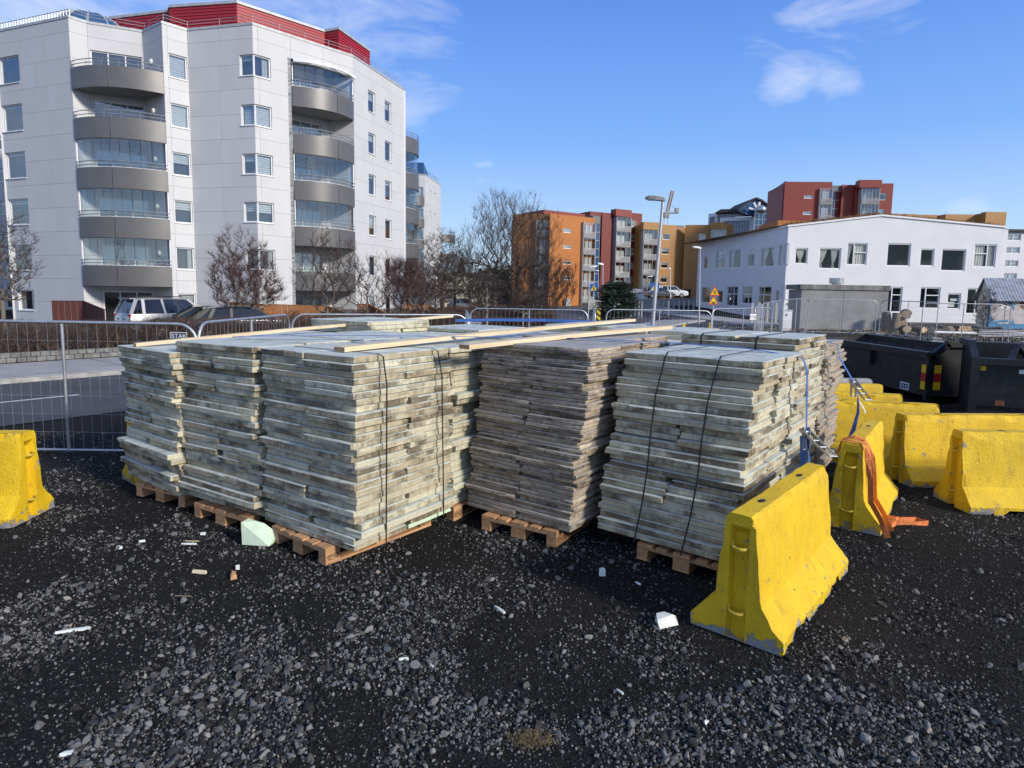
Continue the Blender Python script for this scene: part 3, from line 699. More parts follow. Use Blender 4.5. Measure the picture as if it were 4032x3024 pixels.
def plank(a, b, w, h, label, red=None):
    a, b = Vector(a), Vector(b); t = (b-a).normalized(); x = t.cross(Vector((0, 0, 1))).normalized(); up = x.cross(t)
    ob = thing('timber_plank', a, label, 'plank', 'long planks laid over the stacks')
    mb = MB(); n = 14
    for i in range(n+1):
        f = i/n; p = a+(b-a)*f+up*(.012*math.sin(f*math.pi))
        for sx, sy in ((-1, -1), (1, -1), (1, 1), (-1, 1)): mb.V.append(tuple(p+x*sx*w/2+up*sy*h/2))
    for i in range(n):
        for j in range(4): mb.F.append((i*4+j, i*4+(j+1) % 4, i*4+4+(j+1) % 4, i*4+4+j))
    mb.F.append((3, 2, 1, 0)); mb.F.append((n*4, n*4+1, n*4+2, n*4+3))
    me = bpy.data.meshes.new('plank_body')
    # local frame with x along the grain
    M = Matrix((t, x, up)); me.from_pydata([tuple(M @ (Vector(v)-a)) for v in mb.V], [], mb.F); me.materials.append(MATS['plank_wood'])
    o = bpy.data.objects.new('plank_body', me); COL.objects.link(o); o.parent = ob; o.rotation_euler = M.transposed().to_euler(); ORG[o.name] = a
    bb = MB(); bb.plate([a-t*.001+x*sx*w/2*.985+up*sy*h/2*.97 for sx, sy in ((-1, -1), (1, -1), (1, 1), (-1, 1))], -t, .001); bb.build('end_grain', 'log_end', ob)
    if red: text_part('stamp', red, h*.75, a-t*.003, -x if False else x, up, 'stencil_red', ob, 1.0)
    return ob
plank((-4.02, 6.68, 1.636), (-.98, 10.1, 1.868), .085, .036, 'narrow pale timber plank reaching over the end stack by the wire fence')
plank((-1.46, 5.30, ZA+.026), (1.95, 10.3, 1.845), .13, .040, 'pale timber plank with one end on the banded stack by the foam wedge', 'NVT TOL')
plank((-.42, 5.50, 1.775), (2.0, 8.1, 1.845), .13, .040, 'pale timber plank with its red-stamped end over the stack of thinnest boards', 'NVT10LSA')
# blue lashing straps with ratchets
def ratchet(p, dirv, side, label):
    """p: axle, dirv: where the open handle points, side: axle direction"""
    d = Vector(dirv).normalized(); s = Vector(side).normalized(); u = s.cross(d).normalized()
    r = thing('ratchet_buckle', p, label, 'ratchet', 'steel ratchets on the blue straps'); P = Vector(p)
    f = Vector((.06, -.1, -1)).normalized(); f = (f-s*f.dot(s)).normalized(); v = s.cross(f); u = s.cross(d)
    for k in (-1, 1):
        MB().plate([P+s*k*.034+d*a+u*c for a, c in ((-.035, -.022), (.03, -.028), (.12, -.018), (.30, -.014), (.315, 0), (.30, .014), (.12, .018), (.03, .028), (-.035, .022))], s, .004).build('handle_plate', 'zinc_yellow', r)
        MB().plate([P+s*k*.026+f*a+v*c for a, c in ((-.04, -.024), (.04, -.026), (.17, -.016), (.17, .016), (.04, .026), (-.04, .024))], s, .004).build('frame_plate', 'galvanised', r)
    MB().tube([P-s*.042, P+s*.042], .017, 10).build('spool', 'galvanised', r)
    for a in (.11, .19, .30): MB().tube([P+d*a-s*.036, P+d*a+s*.036], .009, 8).build('cross_bar', 'galvanised', r)
    MB().tube([P+f*.16-s*.03, P+f*.16+s*.03], .007, 8).build('cross_bar', 'galvanised', r)
    gear = MB()
    for k in (-1, 1):
        pts = [P+s*k*.028+(d*math.cos(t_)+u*math.sin(t_))*(.036 if i % 2 else .028) for i, t_ in enumerate(np.linspace(0, 2*math.pi, 25)[:-1])]
        gear.plate(pts, s, .004)
    gear.build('gear', 'galvanised', r); return r
sd = eD1
pD = nDt+eD1*.93-eD2*.02+Vector((0, 0, ZD-.005))
rp = at(3175, 1700, 5.6)
line = [ground(915, 1324, 1.765), ground(1350, 1321, 1.772), ground(1800, 1325, 1.80), ground(2250, 1331, 1.80), ground(2600, 1347, 1.80), ground(2890, 1364, 1.79)]
s1 = line+[pD+eD2*.12+Vector((0, 0, .02)), pD-eD2*.045+Vector((0, 0, .0)), pD-eD2*.07+Vector((.02, 0, -.12)), rp]
st = thing('lashing_strap', s1[-1], 'blue lashing strap over the front stacks down to the ratchet by the barriers', 'strap', 'blue lashing straps')
MB().ribbon(s1, [eD1]*len(s1), .048, .003).build('webbing', 'strap_blue', st)
lo = [rp+Vector((.0, 0, -.03)), rp+Vector((.03, -.02, -.25)), rp+Vector((.10, -.03, -.55)), rp+Vector((.16, 0, -.75))]
MB().ribbon(lo, [eD1, eD1, eD1+eD2*.5, eD1], .048, .003).build('webbing', 'strap_blue', st)
lo = [rp+Vector((-.03, 0, -.04)), rp+Vector((-.01, 0, -.3)), rp+Vector((.03, .02, -.8))]
MB().ribbon(lo, [eD2, eD2, eD2], .048, .003).build('webbing', 'strap_blue', st)
ratchet(rp, at(3262, 1780, 5.45)-rp, eD2*.8-eD1*.6, 'steel ratchet hanging beside the tallest stack, handle down')
rp2 = at(3362, 1505, 7.3)
pF2 = Vector((3.70, 7.16, 1.735))
s2a = [at(1795, 1262, 11.2), at(1950, 1259, 11.3), at(2150, 1261, 11.4), at(2340, 1268, 11.3), at(2560, 1283, 10.8), at(2780, 1304, 9.6), at(3000, 1322, 8.9), pF2+eD2*.3+Vector((0, 0, .03)), pF2, pF2+Vector((.02, -.03, -.15)), rp2]
st2 = thing('lashing_strap', s2a[-1], 'blue lashing strap over the rear stacks down to the ratchet above the orange strap', 'strap', 'blue lashing straps')
Zv = Vector((0, 0, 1)); MB().ribbon(s2a, [Zv, Zv, Zv, Zv+Vector((0, .3, 0)), Zv*.3+Vector((0, 1, 0)), Vector((0, 1, 0)), Vector((0, 1, 0)), eD1, eD1, eD1, eD1], .052, .003).build('webbing', 'strap_blue', st2)
MB().ribbon([rp2+Vector((0, 0, -.03)), rp2+Vector((.06, 0, -.15)), rp2+Vector((.06, -.03, -.35)), rp2+Vector((-.02, -.1, -.55)), rp2+Vector((-.15, -.2, -.68))], [eD1, eD1, eD1+eD2, eD2, eD1], .048, .003).build('webbing', 'strap_blue', st2)
MB().ribbon([rp2+Vector((.07, -.02, -.22)), rp2+Vector((.12, -.03, -.30)), rp2+Vector((.15, -.03, -.36))], [eD1]*3, .05, .002).build('care_tag', 'sign_white', st2)
ratchet(rp2, at(3408, 1562, 7.1)-rp2, eD2*.8-eD1*.6, 'steel ratchet hanging beside the rear stack of thin boards')
# ------------------------------------------------------------------ yellow concrete barriers
PROF = [(0, .305), (.035, .308), (.085, .308), (.10, .296), (.15, .253), (.20, .211), (.262, .158), (.32, .150), (.40, .141), (.48, .132), (.56, .123), (.64, .114), (.71, .106), (.77, .10), (.81, .094), (.835, .085), (.85, .068)]
def barrier(a, b, label, H=.85, nl=36, seed=0, mat='yellow_paint', tilt=0., ropes=(True, True), hide=False, detail=1.):
    a, b = Vector((a[0], a[1], 0)), Vector((b[0], b[1], 0)); L = (b-a).length; d = (b-a).normalized(); x = Vector((d.y, -d.x, 0))
    root = thing('concrete_barrier', a+(b-a)*.5, label, 'barrier', 'yellow concrete barriers'); root.location.z = 0; ORG[root.name] = root.location.copy()
    k = H/.85; cols = lambda hw: [-hw, -(hw+.062)/2, -.062, -.050, 0, .050, .062, (hw+.062)/2, hw]
    nr = len(PROF); V = []; Fc = []
    def disp(p, mag):
        q = p*6.0+Vector((seed*13.7, 0, 0)); n1 = mnoise.noise(q); n2 = mnoise.noise(q*4.1)
        return Vector((mnoise.noise(q+Vector((9, 0, 0))), mnoise.noise(q+Vector((0, 9, 0))), 0))*.009*mag+Vector((n2*.005*mag, 0, n2*.003*mag))
    def put(l, xx, z, chip=0.):
        p = Vector((xx, l, z)); 
        q = p*9+Vector((seed*7.1, 3, 1)); c = max(0., mnoise.noise(q)+.15+.6*mnoise.noise(q*3))*chip
        p = p+disp(p, 1.0)
        p.x -= math.copysign(min(c, abs(p.x)), p.x) if abs(xx) > .03 else 0
        if z > .8*k: p.z -= c*.8
        V.append(tuple(a+x*p.x+d*p.y+Vector((0, 0, p.z)))); return len(V)-1
    # rings along the length: left side up, top across, right side down
    rings = []
    ls = sorted(set([0, .012, .03]+list(np.linspace(.06, L-.06, nl))+[L-.03, L-.012, L]))
    for l in ls:
        t = l/L; notch = .055 if (.17 < t < .33 or .67 < t < .83) else 0.
        endc = .018 if (l < .02 or l > L-.02) else 0.
        ring = []
        for i, (z, hw) in enumerate(PROF):
            zz = max(z*k, notch) if z < .07 else z*k; ring.append(put(l, -hw, zz, .004+endc+(.020 if z > .8 or z < .04 else 0)))
        for cx_ in cols(PROF[-1][1])[1:-1]: ring.append(put(l, cx_, H, .001+endc*.3))
        for i, (z, hw) in reversed(list(enumerate(PROF))):
            zz = max(z*k, notch) if z < .07 else z*k; ring.append(put(l, hw, zz, .004+endc+(.020 if z > .8 or z < .04 else 0)))
        rings.append(ring)
    m = len(rings[0])
    for i in range(len(rings)-1):
        for j in range(m-1): Fc.append((rings[i][j], rings[i][j+1], rings[i+1][j+1], rings[i+1][j]))
        Fc.append((rings[i][m-1], rings[i][0], rings[i+1][0], rings[i+1][m-1]))
    for end in (0, 1):
        ring = rings[0] if end == 0 else rings[-1]; l0 = 0 if end == 0 else L; sgn = 1 if end == 0 else -1
        grid = []
        for i, (z, hw) in enumerate(PROF):
            row = [ring[i]]
            if i == nr-1: row += ring[nr:nr+7]
            else:
                for ci, cx_ in enumerate(cols(hw)[1:-1]):
                    groove = .055 if (ci in (2, 3, 4) and z < .74) else 0.
                    row.append(put(l0+sgn*groove, cx_, z*k, 0))
            row.append(ring[m-1-i]); grid.append(row)
        for i in range(nr-1):
            for j in range(8):
                f = (grid[i][j], grid[i][j+1], grid[i+1][j+1], grid[i+1][j]); Fc.append(f if end == 0 else tuple(reversed(f)))
    mb = MB(); mb.V = V; mb.F = Fc; mb.build('body', mat, root, smooth=17)
    for end in (0, 1):
        l0 = .0 if end == 0 else L; sg = -1 if end == 0 else 1
        for z in (.64*k, .20*k):
            o = a+d*(l0-sg*.03)+Vector((0, 0, z)); pts = []
            for t_ in np.linspace(0, math.pi, 9): pts.append(o+x*(.055*math.cos(t_))+d*(sg*(.052*math.sin(t_)))+Vector((0, 0, -.018*math.sin(t_))))
            MB().tube(pts, .0105, 6).build('rope_loop', 'rope_yellow', root, smooth=60)
    # lifting holes in the top
    for f in (.22, .72):
        c = a+d*(L*f)+Vector((0, 0, H+.0015)); 
        MB().add([c+x*(.022*math.cos(t_))+d*(.05*math.sin(t_)) for t_ in np.linspace(0, 2*math.pi, 15)[:-1]], [tuple(range(14))]).build('lifting_hole', 'stencil', root)
    return root
b1 = barrier((1.50, 3.945), (2.60, 5.235), 'yellow concrete barrier with chipped end standing in front of the leaning stack', seed=1, nl=46)
b2 = barrier((3.30, 5.98), (4.22, 7.22), 'yellow concrete barrier with an orange strap draped over it', seed=2, nl=40)
b3 = barrier((4.35, 8.78), (5.80, 8.48), 'yellow concrete barrier standing behind the strap-draped one, beside the thin boards', seed=3, H=.84, nl=24)
b4 = barrier((4.80, 7.66), (7.0, 7.78), 'yellow concrete barrier with a loose rope loop on its end, below the black containers', seed=4, nl=36)
b5 = barrier((4.86, 6.74), (7.0, 6.70), 'yellow concrete barrier with a bare grey foot strip, set before another barrier', seed=5, nl=36)
b6 = barrier((4.45, 9.35), (5.65, 9.05), 'yellow concrete barrier second behind the strap-draped one', seed=6, H=.88, nl=20)
b7 = barrier((4.9, 10.35), (6.05, 10.25), 'yellow concrete barrier with worn top beside the open black container', seed=7, H=.86, nl=20)
b8 = barrier((5.3, 11.0), (6.28, 10.95), 'grey unpainted concrete barrier with traces of yellow beside the open black container', seed=8, H=.86, nl=18, mat='bare_concrete')
bL = barrier((-6.2, 5.86), (-4.64, 5.94), 'yellow concrete barrier standing alone in front of the wire fence', seed=9, nl=36)
bP = barrier((-4.32, 7.02), (-3.2, 8.4), 'yellow concrete barrier half hidden behind the end stack of boards', seed=10, nl=24)
# orange strap over the second barrier
os_ = thing('orange_strap', (3.6, 6.1, 0), 'orange lashing strap draped over a yellow barrier and coiled on the ground', 'strap')
dB = (Vector((4.22, 7.22, 0))-Vector((3.30, 5.98, 0))).normalized(); xB = Vector((dB.y, -dB.x, 0)); pB = Vector((3.30, 5.98, 0))
def over(l, dl, z_end, w0=0.):
    p = pB+dB*l
    return [p-xB*.20+Vector((0, 0, .60)), p-xB*.125+Vector((0, 0, .74)), p-xB*.10+Vector((0, 0, .86)), p+Vector((0, 0, .875+w0)), p+xB*.09+dB*dl*.1+Vector((0, 0, .86+w0)), p+xB*.125+dB*dl*.3+Vector((0, 0, .72)),
            p+xB*.155+dB*dl*.5+Vector((0, 0, .52)), p+xB*.175+dB*dl*.7+Vector((0, 0, .32)), p+xB*.27+dB*dl*.85+Vector((0, 0, .17)), p+xB*.335+dB*dl+Vector((0, 0, z_end))]
WD = [dB]*4+[dB*.7+xB*.3, dB*.3+xB*.8, xB-dB*.3, xB-dB*.4, xB-dB*.4, xB]
MB().ribbon([p+xB*.03*(i > 3)-dB*.02*(i > 4) for i, p in enumerate(over(.06, -.10, .02))], WD, .055, .004).build('webbing', 'strap_orange', os_)
MB().ribbon([p+xB*.035*(i > 4) for i, p in enumerate(over(.16, .0, .02, .008))], WD, .055, .004).build('webbing', 'strap_orange', os_)
MB().ribbon(over(.17, .02, .05, .016)[2:7], [dB+Vector((0, 0, .3))]*5, .05, .004).build('webbing', 'strap_orange', os_)
c0 = ground(3490, 2062)
loop = [(-.12, .10, .02), (-.02, -.02, .03), (.10, -.05, .025), (.27, -.06, .025), (.40, -.03, .025), (.33, .05, .03), (.16, .03, .035), (.02, .05, .03), (-.10, -.06, .03), (-.02, -.12, .025), (.06, -.06, .03)]
MB().ribbon([c0+Vector(q) for q in loop], [Vector((.1, .1, 1))]*len(loop), .05, .004).build('webbing', 'strap_orange', os_)
loop = [(-.14, .05, .02), (.0, .04, .06), (.08, -.02, .05), (.16, .06, .03), (.05, .13, .03), (-.08, .10, .03)]
MB().ribbon([c0+Vector(q) for q in loop], [Vector((-.2, .3, 1))]*len(loop), .05, .004).build('webbing', 'strap_orange', os_)
MB().tube([pB+dB*.2+xB*.16+Vector((0, 0, .62)), pB+dB*.22+xB*.19+Vector((0, 0, .56)), pB+dB*.18+xB*.19+Vector((0, 0, .52)), pB+dB*.15+xB*.165+Vector((0, 0, .57))], .009, 6).build('hook', 'galvanised', os_)

# ------------------------------------------------------------------ litter on the ground
def lump(name, u, v, pts, mat, label, cat, rz=0., group=None, smooth=None):
    """convex chunk from local points, standing on the ground below pixel u,v"""
    p = ground(u, v); z = float(gz(p.x, p.y)); bm = bmesh.new(); ca, sa = math.cos(rz), math.sin(rz)
    for q in pts: bm.verts.new((q[0]*ca-q[1]*sa, q[0]*sa+q[1]*ca, q[2]))
    r = bmesh.ops.convex_hull(bm, input=bm.verts); bmesh.ops.delete(bm, geom=[e for e in r['geom_interior'] if isinstance(e, bmesh.types.BMVert)], context='VERTS')
    me = bpy.data.meshes.new(name); bm.to_mesh(me); bm.free(); me.materials.append(MATS[mat])
    o = bpy.data.objects.new(name, me); COL.objects.link(o); o.location = (p.x, p.y, z+.004); tag(o, label, cat, group); return o
rd = random.Random(5)
lump('foam_wedge', 1010, 2140, [(-.12, -.03, .0), (.13, -.02, .0), (-.13, -.02, .20), (-.10, .05, .215), (.15, .02, .06), (.16, .06, .04), (-.03, .02, .205), (.05, .05, .18), (.12, .07, .12), (-.12, .05, .0), (.14, .08, 0)], 'foam_fresh', 'broken wedge of fresh pale green foam leaning beside the pallet', 'foam piece', rz=-.15)
lump('foam_chunk', 2622, 2455, [(-.075, -.05, 0), (.08, -.03, 0), (.09, .05, .0), (-.05, .06, 0), (-.08, -.02, .055), (.05, .0, .065), (.095, .03, .035), (-.045, .055, .06), (.02, .06, .06), (-.085, -.05, .03)], 'foam_white', 'squarish pale foam chunk lying left of the nearest yellow barrier foot', 'foam piece', rz=.3)
def sliver(u, v, L, w, h, rz, mat, label, cat='foam piece', name='foam_sliver'):
    pts = [(-L/2, -w*.3, 0), (L/2, -w/2, 0), (L/2, w*.35, 0), (-L*.4, w/2, 0), (-L/2, 0, h), (L*.48, -w*.4, h*.8), (L*.45, w*.3, h), (-L*.2, w*.4, h)]
    lump(name, u, v, pts, mat, label, cat, rz)
sliver(288, 2480, .20, .035, .012, .35, 'foam_white', 'long white foam sliver lying alone on the gravel below the lone barrier')
sliver(1968, 2402, .12, .025, .012, -.9, 'foam_white', 'short pale foam strip lying on sand between stacks and camera')
sliver(745, 2147, .13, .022, .012, .03, 'foam_white', 'white foam strip lying beside a thin stick near the pallets')
sliver(2370, 2268, .05, .035, .06, .2, 'foam_white', 'small upright white foam chip on dark sand before the leaning stack')
sliver(2512, 2293, .055, .018, .012, -.9, 'foam_white', 'tiny white foam flake on dark sand before the leaning stack')
sliver(800, 2108, .045, .035, .02, .2, 'foam_white', 'little white foam lump near the end pallets')
sliver(560, 2140, .05, .03, .015, .5, 'foam_white', 'white foam crumb on the gravel left of the thin stick')
sliver(470, 2168, .05, .035, .02, -.3, 'foam_white', 'white crumb lying left of the other foam crumbs')
sliver(936, 2232, .03, .02, .035, .3, 'foam_white', 'white foam pellet beside the wooden offcut block')
sliver(1590, 2597, .06, .02, .012, .2, 'foam_white', 'thin white foam flake among coarse stones')
sliver(1697, 2622, .055, .012, .01, -.9, 'foam_white', 'curled white foam thread among coarse stones')
sliver(2440, 2735, .05, .012, .01, -.9, 'foam_white', 'narrow white foam shred right of the dry grass tuft')
sliver(265, 2987, .06, .03, .012, .3, 'foam_white', 'white foam scrap on the coarse gravel')
sliver(2780, 2850, .03, .02, .012, .8, 'foam_white', 'white foam speck on the gravel in front of the barrier')
sliver(785, 2250, .12, .032, .022, -.12, 'plank_wood', 'split piece of pale wood lying on the gravel', 'wood scrap', 'wood_scrap')
sliver(918, 2262, .10, .055, .035, -1.0, 'pallet_wood', 'short wooden offcut block lying beside a white pellet', 'wood scrap', 'wood_scrap')
sliver(755, 2133, .15, .006, .006, -.02, 'plank_wood', 'thin straight stick above the white foam strip', 'stick', 'stick')
sliver(775, 2220, .10, .008, .006, -.6, 'bark', 'thin grey twig near the split piece of wood', 'stick', 'stick')
sliver(720, 2338, .13, .01, .008, -.03, 'bark', 'brown splinter lying on coarse gravel', 'stick', 'stick')
# dry grass tuft
mb = MB(); p0 = ground(2090, 2920); z0_ = float(gz(p0.x, p0.y))
for i in range(170):
    a_ = rd.uniform(0, 6.28); rr = rd.random()**.7; c = Vector((p0.x+math.cos(a_)*rr*.12, p0.y+math.sin(a_)*rr*.05, z0_)); h = rd.uniform(.02, .06); ln = rd.uniform(.02, .07); b_ = rd.uniform(0, 6.28)
    q = [c, c+Vector((math.cos(b_)*ln*.5, math.sin(b_)*ln*.5, h)), c+Vector((math.cos(b_)*ln*1.2, math.sin(b_)*ln*1.2, h*rd.uniform(.3, 1)))]
    mb.tube(q, .0011, 3, False, .0005)
tag(mb.build('dry_grass_tuft', 'dry_grass'), 'small dry straw-coloured grass tuft on the gravel', 'grass')
# ------------------------------------------------------------------ wire fence panels
def fence_panel(a, b, label, ht=1.78, sign=None, wire=True, feet=True, zz=None, mat='galvanised', small=False, lean=0.):
    a, b = Vector((a[0], a[1], 0)), Vector((b[0], b[1], 0)); d = (b-a).normalized(); L = (b-a).length
    za, zb = float(gz(a.x, a.y)), float(gz(b.x, b.y))
    r = thing('fence_panel', Vector(((a.x+b.x)/2, (a.y+b.y)/2, (za+zb)/2)), label, 'fence panel', 'mobile wire fence panels')
    nn = Vector((d.y, -d.x, 0))
    P = lambda s, z: a+d*s+Vector((0, 0, za+(zb-za)*s/L+z))+nn*lean*z
    rr = .24; pts = [P(0, .02)]
    for t_ in np.linspace(math.pi, math.pi/2, 7): pts.append(P(rr+rr*math.cos(t_), ht-rr+rr*math.sin(t_)))
    for t_ in np.linspace(math.pi/2, 0, 7): pts.append(P(L-rr+rr*math.cos(t_), ht-rr+rr*math.sin(t_)))
    pts.append(P(L, .02)); tr = .021
    MB().tube(pts, tr, 8).build('frame', mat, r, smooth=50)
    MB().tube([P(L/2, .06), P(L/2, ht-.02)], tr*.95, 8).build('mid_post', mat, r, smooth=50)
    MB().tube([P(0, .08), P(L, .08)], tr*.85, 8).build('bottom_rail', mat, r, smooth=50)
    if wire:
        mb = MB(); n = int(L/.125); wr = .0021
        for i in range(1, n):
            s = L*i/n; zt = ht-.02
            if s < rr: zt = ht-rr+math.sqrt(max(0, rr*rr-(rr-s)**2))
            if s > L-rr: zt = ht-rr+math.sqrt(max(0, rr*rr-(s-L+rr)**2))
            mb.tube([P(s, .08), P(s, zt)], wr, 3, False)
        for k in range(1, 8):
            z = .08+(ht-.08)*k/7.0
            if z < ht-.05: mb.tube([P(.0, z), P(L, z)], wr, 3, False)
        mb.build('wire_mesh', 'galvanised_dull', r)
    if feet:
        for s in (0, L): MB().box(P(s, .05), (.62, .2, .12), math.atan2(nn.y, nn.x)).build('foot', 'hut_concrete', r)
    if sign:
        s, z, w, h, dark = sign; c = P(s, z)-(-nn)*.0; face = nn if nn.dot(-c) > 0 else -nn
        xd = Vector((0, 0, 1)).cross(face).normalized(); c = c+face*.028; Zv = Vector((0, 0, 1))
        pl = MB().plate([c+xd*sx*w/2+Zv*sy*h/2 for sx, sy in ((-1, -1), (1, -1), (1, 1), (-1, 1))], face, .004).build('sign_plate', 'sign_white', r)
        MB().plate([c+face*.0045+xd*sx*w/2*.95+Zv*sy*h/2*.86 for sx, sy in ((-1, -1), (1, -1), (1, 1), (-1, 1))], face, .0015).build('sign_field', 'sign_navy' if dark else 'sign_white', pl)
        text_part('lettering', 'ÍSTAK', h*.80, c+face*.0075-Zv*h*.03, xd, Zv, 'sign_white' if dark else 'sign_navy', pl, 1.0)
    return r
fence_panel((-7.62, 8.18), (-4.13, 8.22), 'wire fence panel standing behind the lone yellow barrier, with navy sign plate', sign=(3.27, 1.625, .22, .10, True))
fence_panel((-4.22, 8.45), (-4.20, 11.85), 'wire fence panel running back between the hedge and the end stack')
fence_panel((-4.20, 12.0), (-.94, 13.15), 'wire fence panel with sign plate before the hedge, behind the long narrow plank', sign=(.75, 1.52, .34, .15, True))
fence_panel((-.92, 13.2), (-1.24, 16.6), 'wire fence panel running back near the blue strap')
fence_panel((-1.25, 18.7), (2.22, 18.7), 'wire fence panel before the low brown hedge and birch trunks', sign=(.15, 1.30, .34, .15, True))
fence_panel((2.45, 18.75), (2.75, 21.6), 'short-looking wire fence panel beside the striped road marker')
fence_panel((2.98, 20.1), (6.45, 20.5), 'wire fence panel beside the tall street lamp, before the side street')
fence_panel((6.5, 20.6), (9.3, 22.7), 'wire fence panel with white sign plate right of the tall street lamp', sign=(2.3, 1.55, .4, .2, False), ht=1.85)
fence_panel((9.2, 24.0), (10.8, 27.2), 'wire fence panel standing before the row of timber posts', ht=1.85)
fence_panel((10.8, 27.4), (12.9, 30.2), 'wire fence panel between the timber posts and the concrete hut', ht=1.85)
fence_panel((13.0, 30.4), (15.4, 33.0), 'wire fence panel in front of the hut corner', ht=1.85)
fence_panel((15.6, 33.6), (19.2, 33.4), 'wire fence panel across the face of the concrete hut', ht=1.8)
fence_panel((19.3, 33.2), (20.3, 30.2), 'wire fence panel in front of the cut log pile', ht=1.8)
fence_panel((18.6, 28.7), (22.1, 28.4), 'wire fence panel before the white school doors', ht=1.8)
fence_panel((22.2, 28.2), (25.6, 27.9), 'wire fence panel in front of the painted shed', ht=1.8, sign=(.9, 1.45, .5, .2, True))
# ------------------------------------------------------------------ facades
class Facade:
    def __init__(s, A, B):
        s.A = Vector((A[0], A[1])); s.B = Vector((B[0], B[1])); s.L = (s.B-s.A).length; s.t = (s.B-s.A)/s.L
        n = Vector((s.t.y, -s.t.x)); s.n = n if n.dot(-s.A) > 0 else -n
        s.t3 = Vector((s.t.x, s.t.y, 0)); s.n3 = Vector((s.n.x, s.n.y, 0))
    def pt(s, u, z, out=0.): return Vector((s.A.x+s.t.x*u+s.n.x*out, s.A.y+s.t.y*u+s.n.y*out, z))
    def px(s, u, v):
        d = ray(u, v); k = s.A.dot(s.n)/(d.x*s.n.x+d.y*s.n.y); p = d*k
        return (Vector((p.x, p.y))-s.A).dot(s.t), p.z+CAM_H
    def sp(s, u, v): return s.px(u, v)[0]
    def zp(s, u, v): return s.px(u, v)[1]
    def slab(s, mb, u0, u1, z0, z1, o0, o1):
        """a box on the facade from o0 to o1 outwards"""
        c = s.pt((u0+u1)/2, (z0+z1)/2, (o0+o1)/2); M = Matrix((s.t3, s.n3, Vector((0, 0, 1)))).transposed()
        mb.box(c, (abs(u1-u0), abs(o1-o0), abs(z1-z0)), M=M); 
        if M.determinant() < 0: mb.F[-6:] = [tuple(reversed(f)) for f in mb.F[-6:]]
        return mb
def cut(rect, holes):
    """rectangle minus rectangles -> list of rectangles"""
    u0, u1, z0, z1 = rect; hs = [h for h in holes if h[0] < u1-1e-4 and h[1] > u0+1e-4 and h[2] < z1-1e-4 and h[3] > z0+1e-4]
    if not hs: return [rect]
    zs = sorted(set([z0, z1]+[min(max(q, z0), z1) for h in hs for q in h[2:4]])); out = []
    for a, b in zip(zs, zs[1:]):
        if b-a < 1e-4: continue
        cur = u0
        for h in sorted([h for h in hs if h[2] < b-1e-4 and h[3] > a+1e-4]):
            if h[0] > cur+1e-4: out.append((cur, h[0], a, b))
            cur = max(cur, min(h[1], u1))
        if cur < u1-1e-4: out.append((cur, u1, a, b))
    return out
def panels(fac, us, zs, holes, parent, mat, th=.25, gap=.011, name='wall_panel', skip=None, out=0.):
    for a, b in zip(us, us[1:]):
        for c, d in zip(zs, zs[1:]):
            if skip and skip((a+b)/2, (c+d)/2): continue
            rs = cut((a+gap/2, b-gap/2, c+gap/2, d-gap/2), holes); grp = list(range(len(rs)))
            for i in range(len(rs)):
                for j in range(i):
                    A_, B_ = rs[i], rs[j]; ou = min(A_[1], B_[1])-max(A_[0], B_[0]); oz = min(A_[3], B_[3])-max(A_[2], B_[2])
                    if ou > -1e-4 and oz > -1e-4 and max(ou, oz) > 1e-3:
                        g0, g1 = grp[i], grp[j]; grp = [g1 if q == g0 else q for q in grp]
            for g0 in sorted(set(grp)):
                mb = MB()
                for r, q in zip(rs, grp):
                    if q == g0: fac.slab(mb, *r, out-th, out)
                mb.build(name, mat, parent)
WRD = random.Random(11)
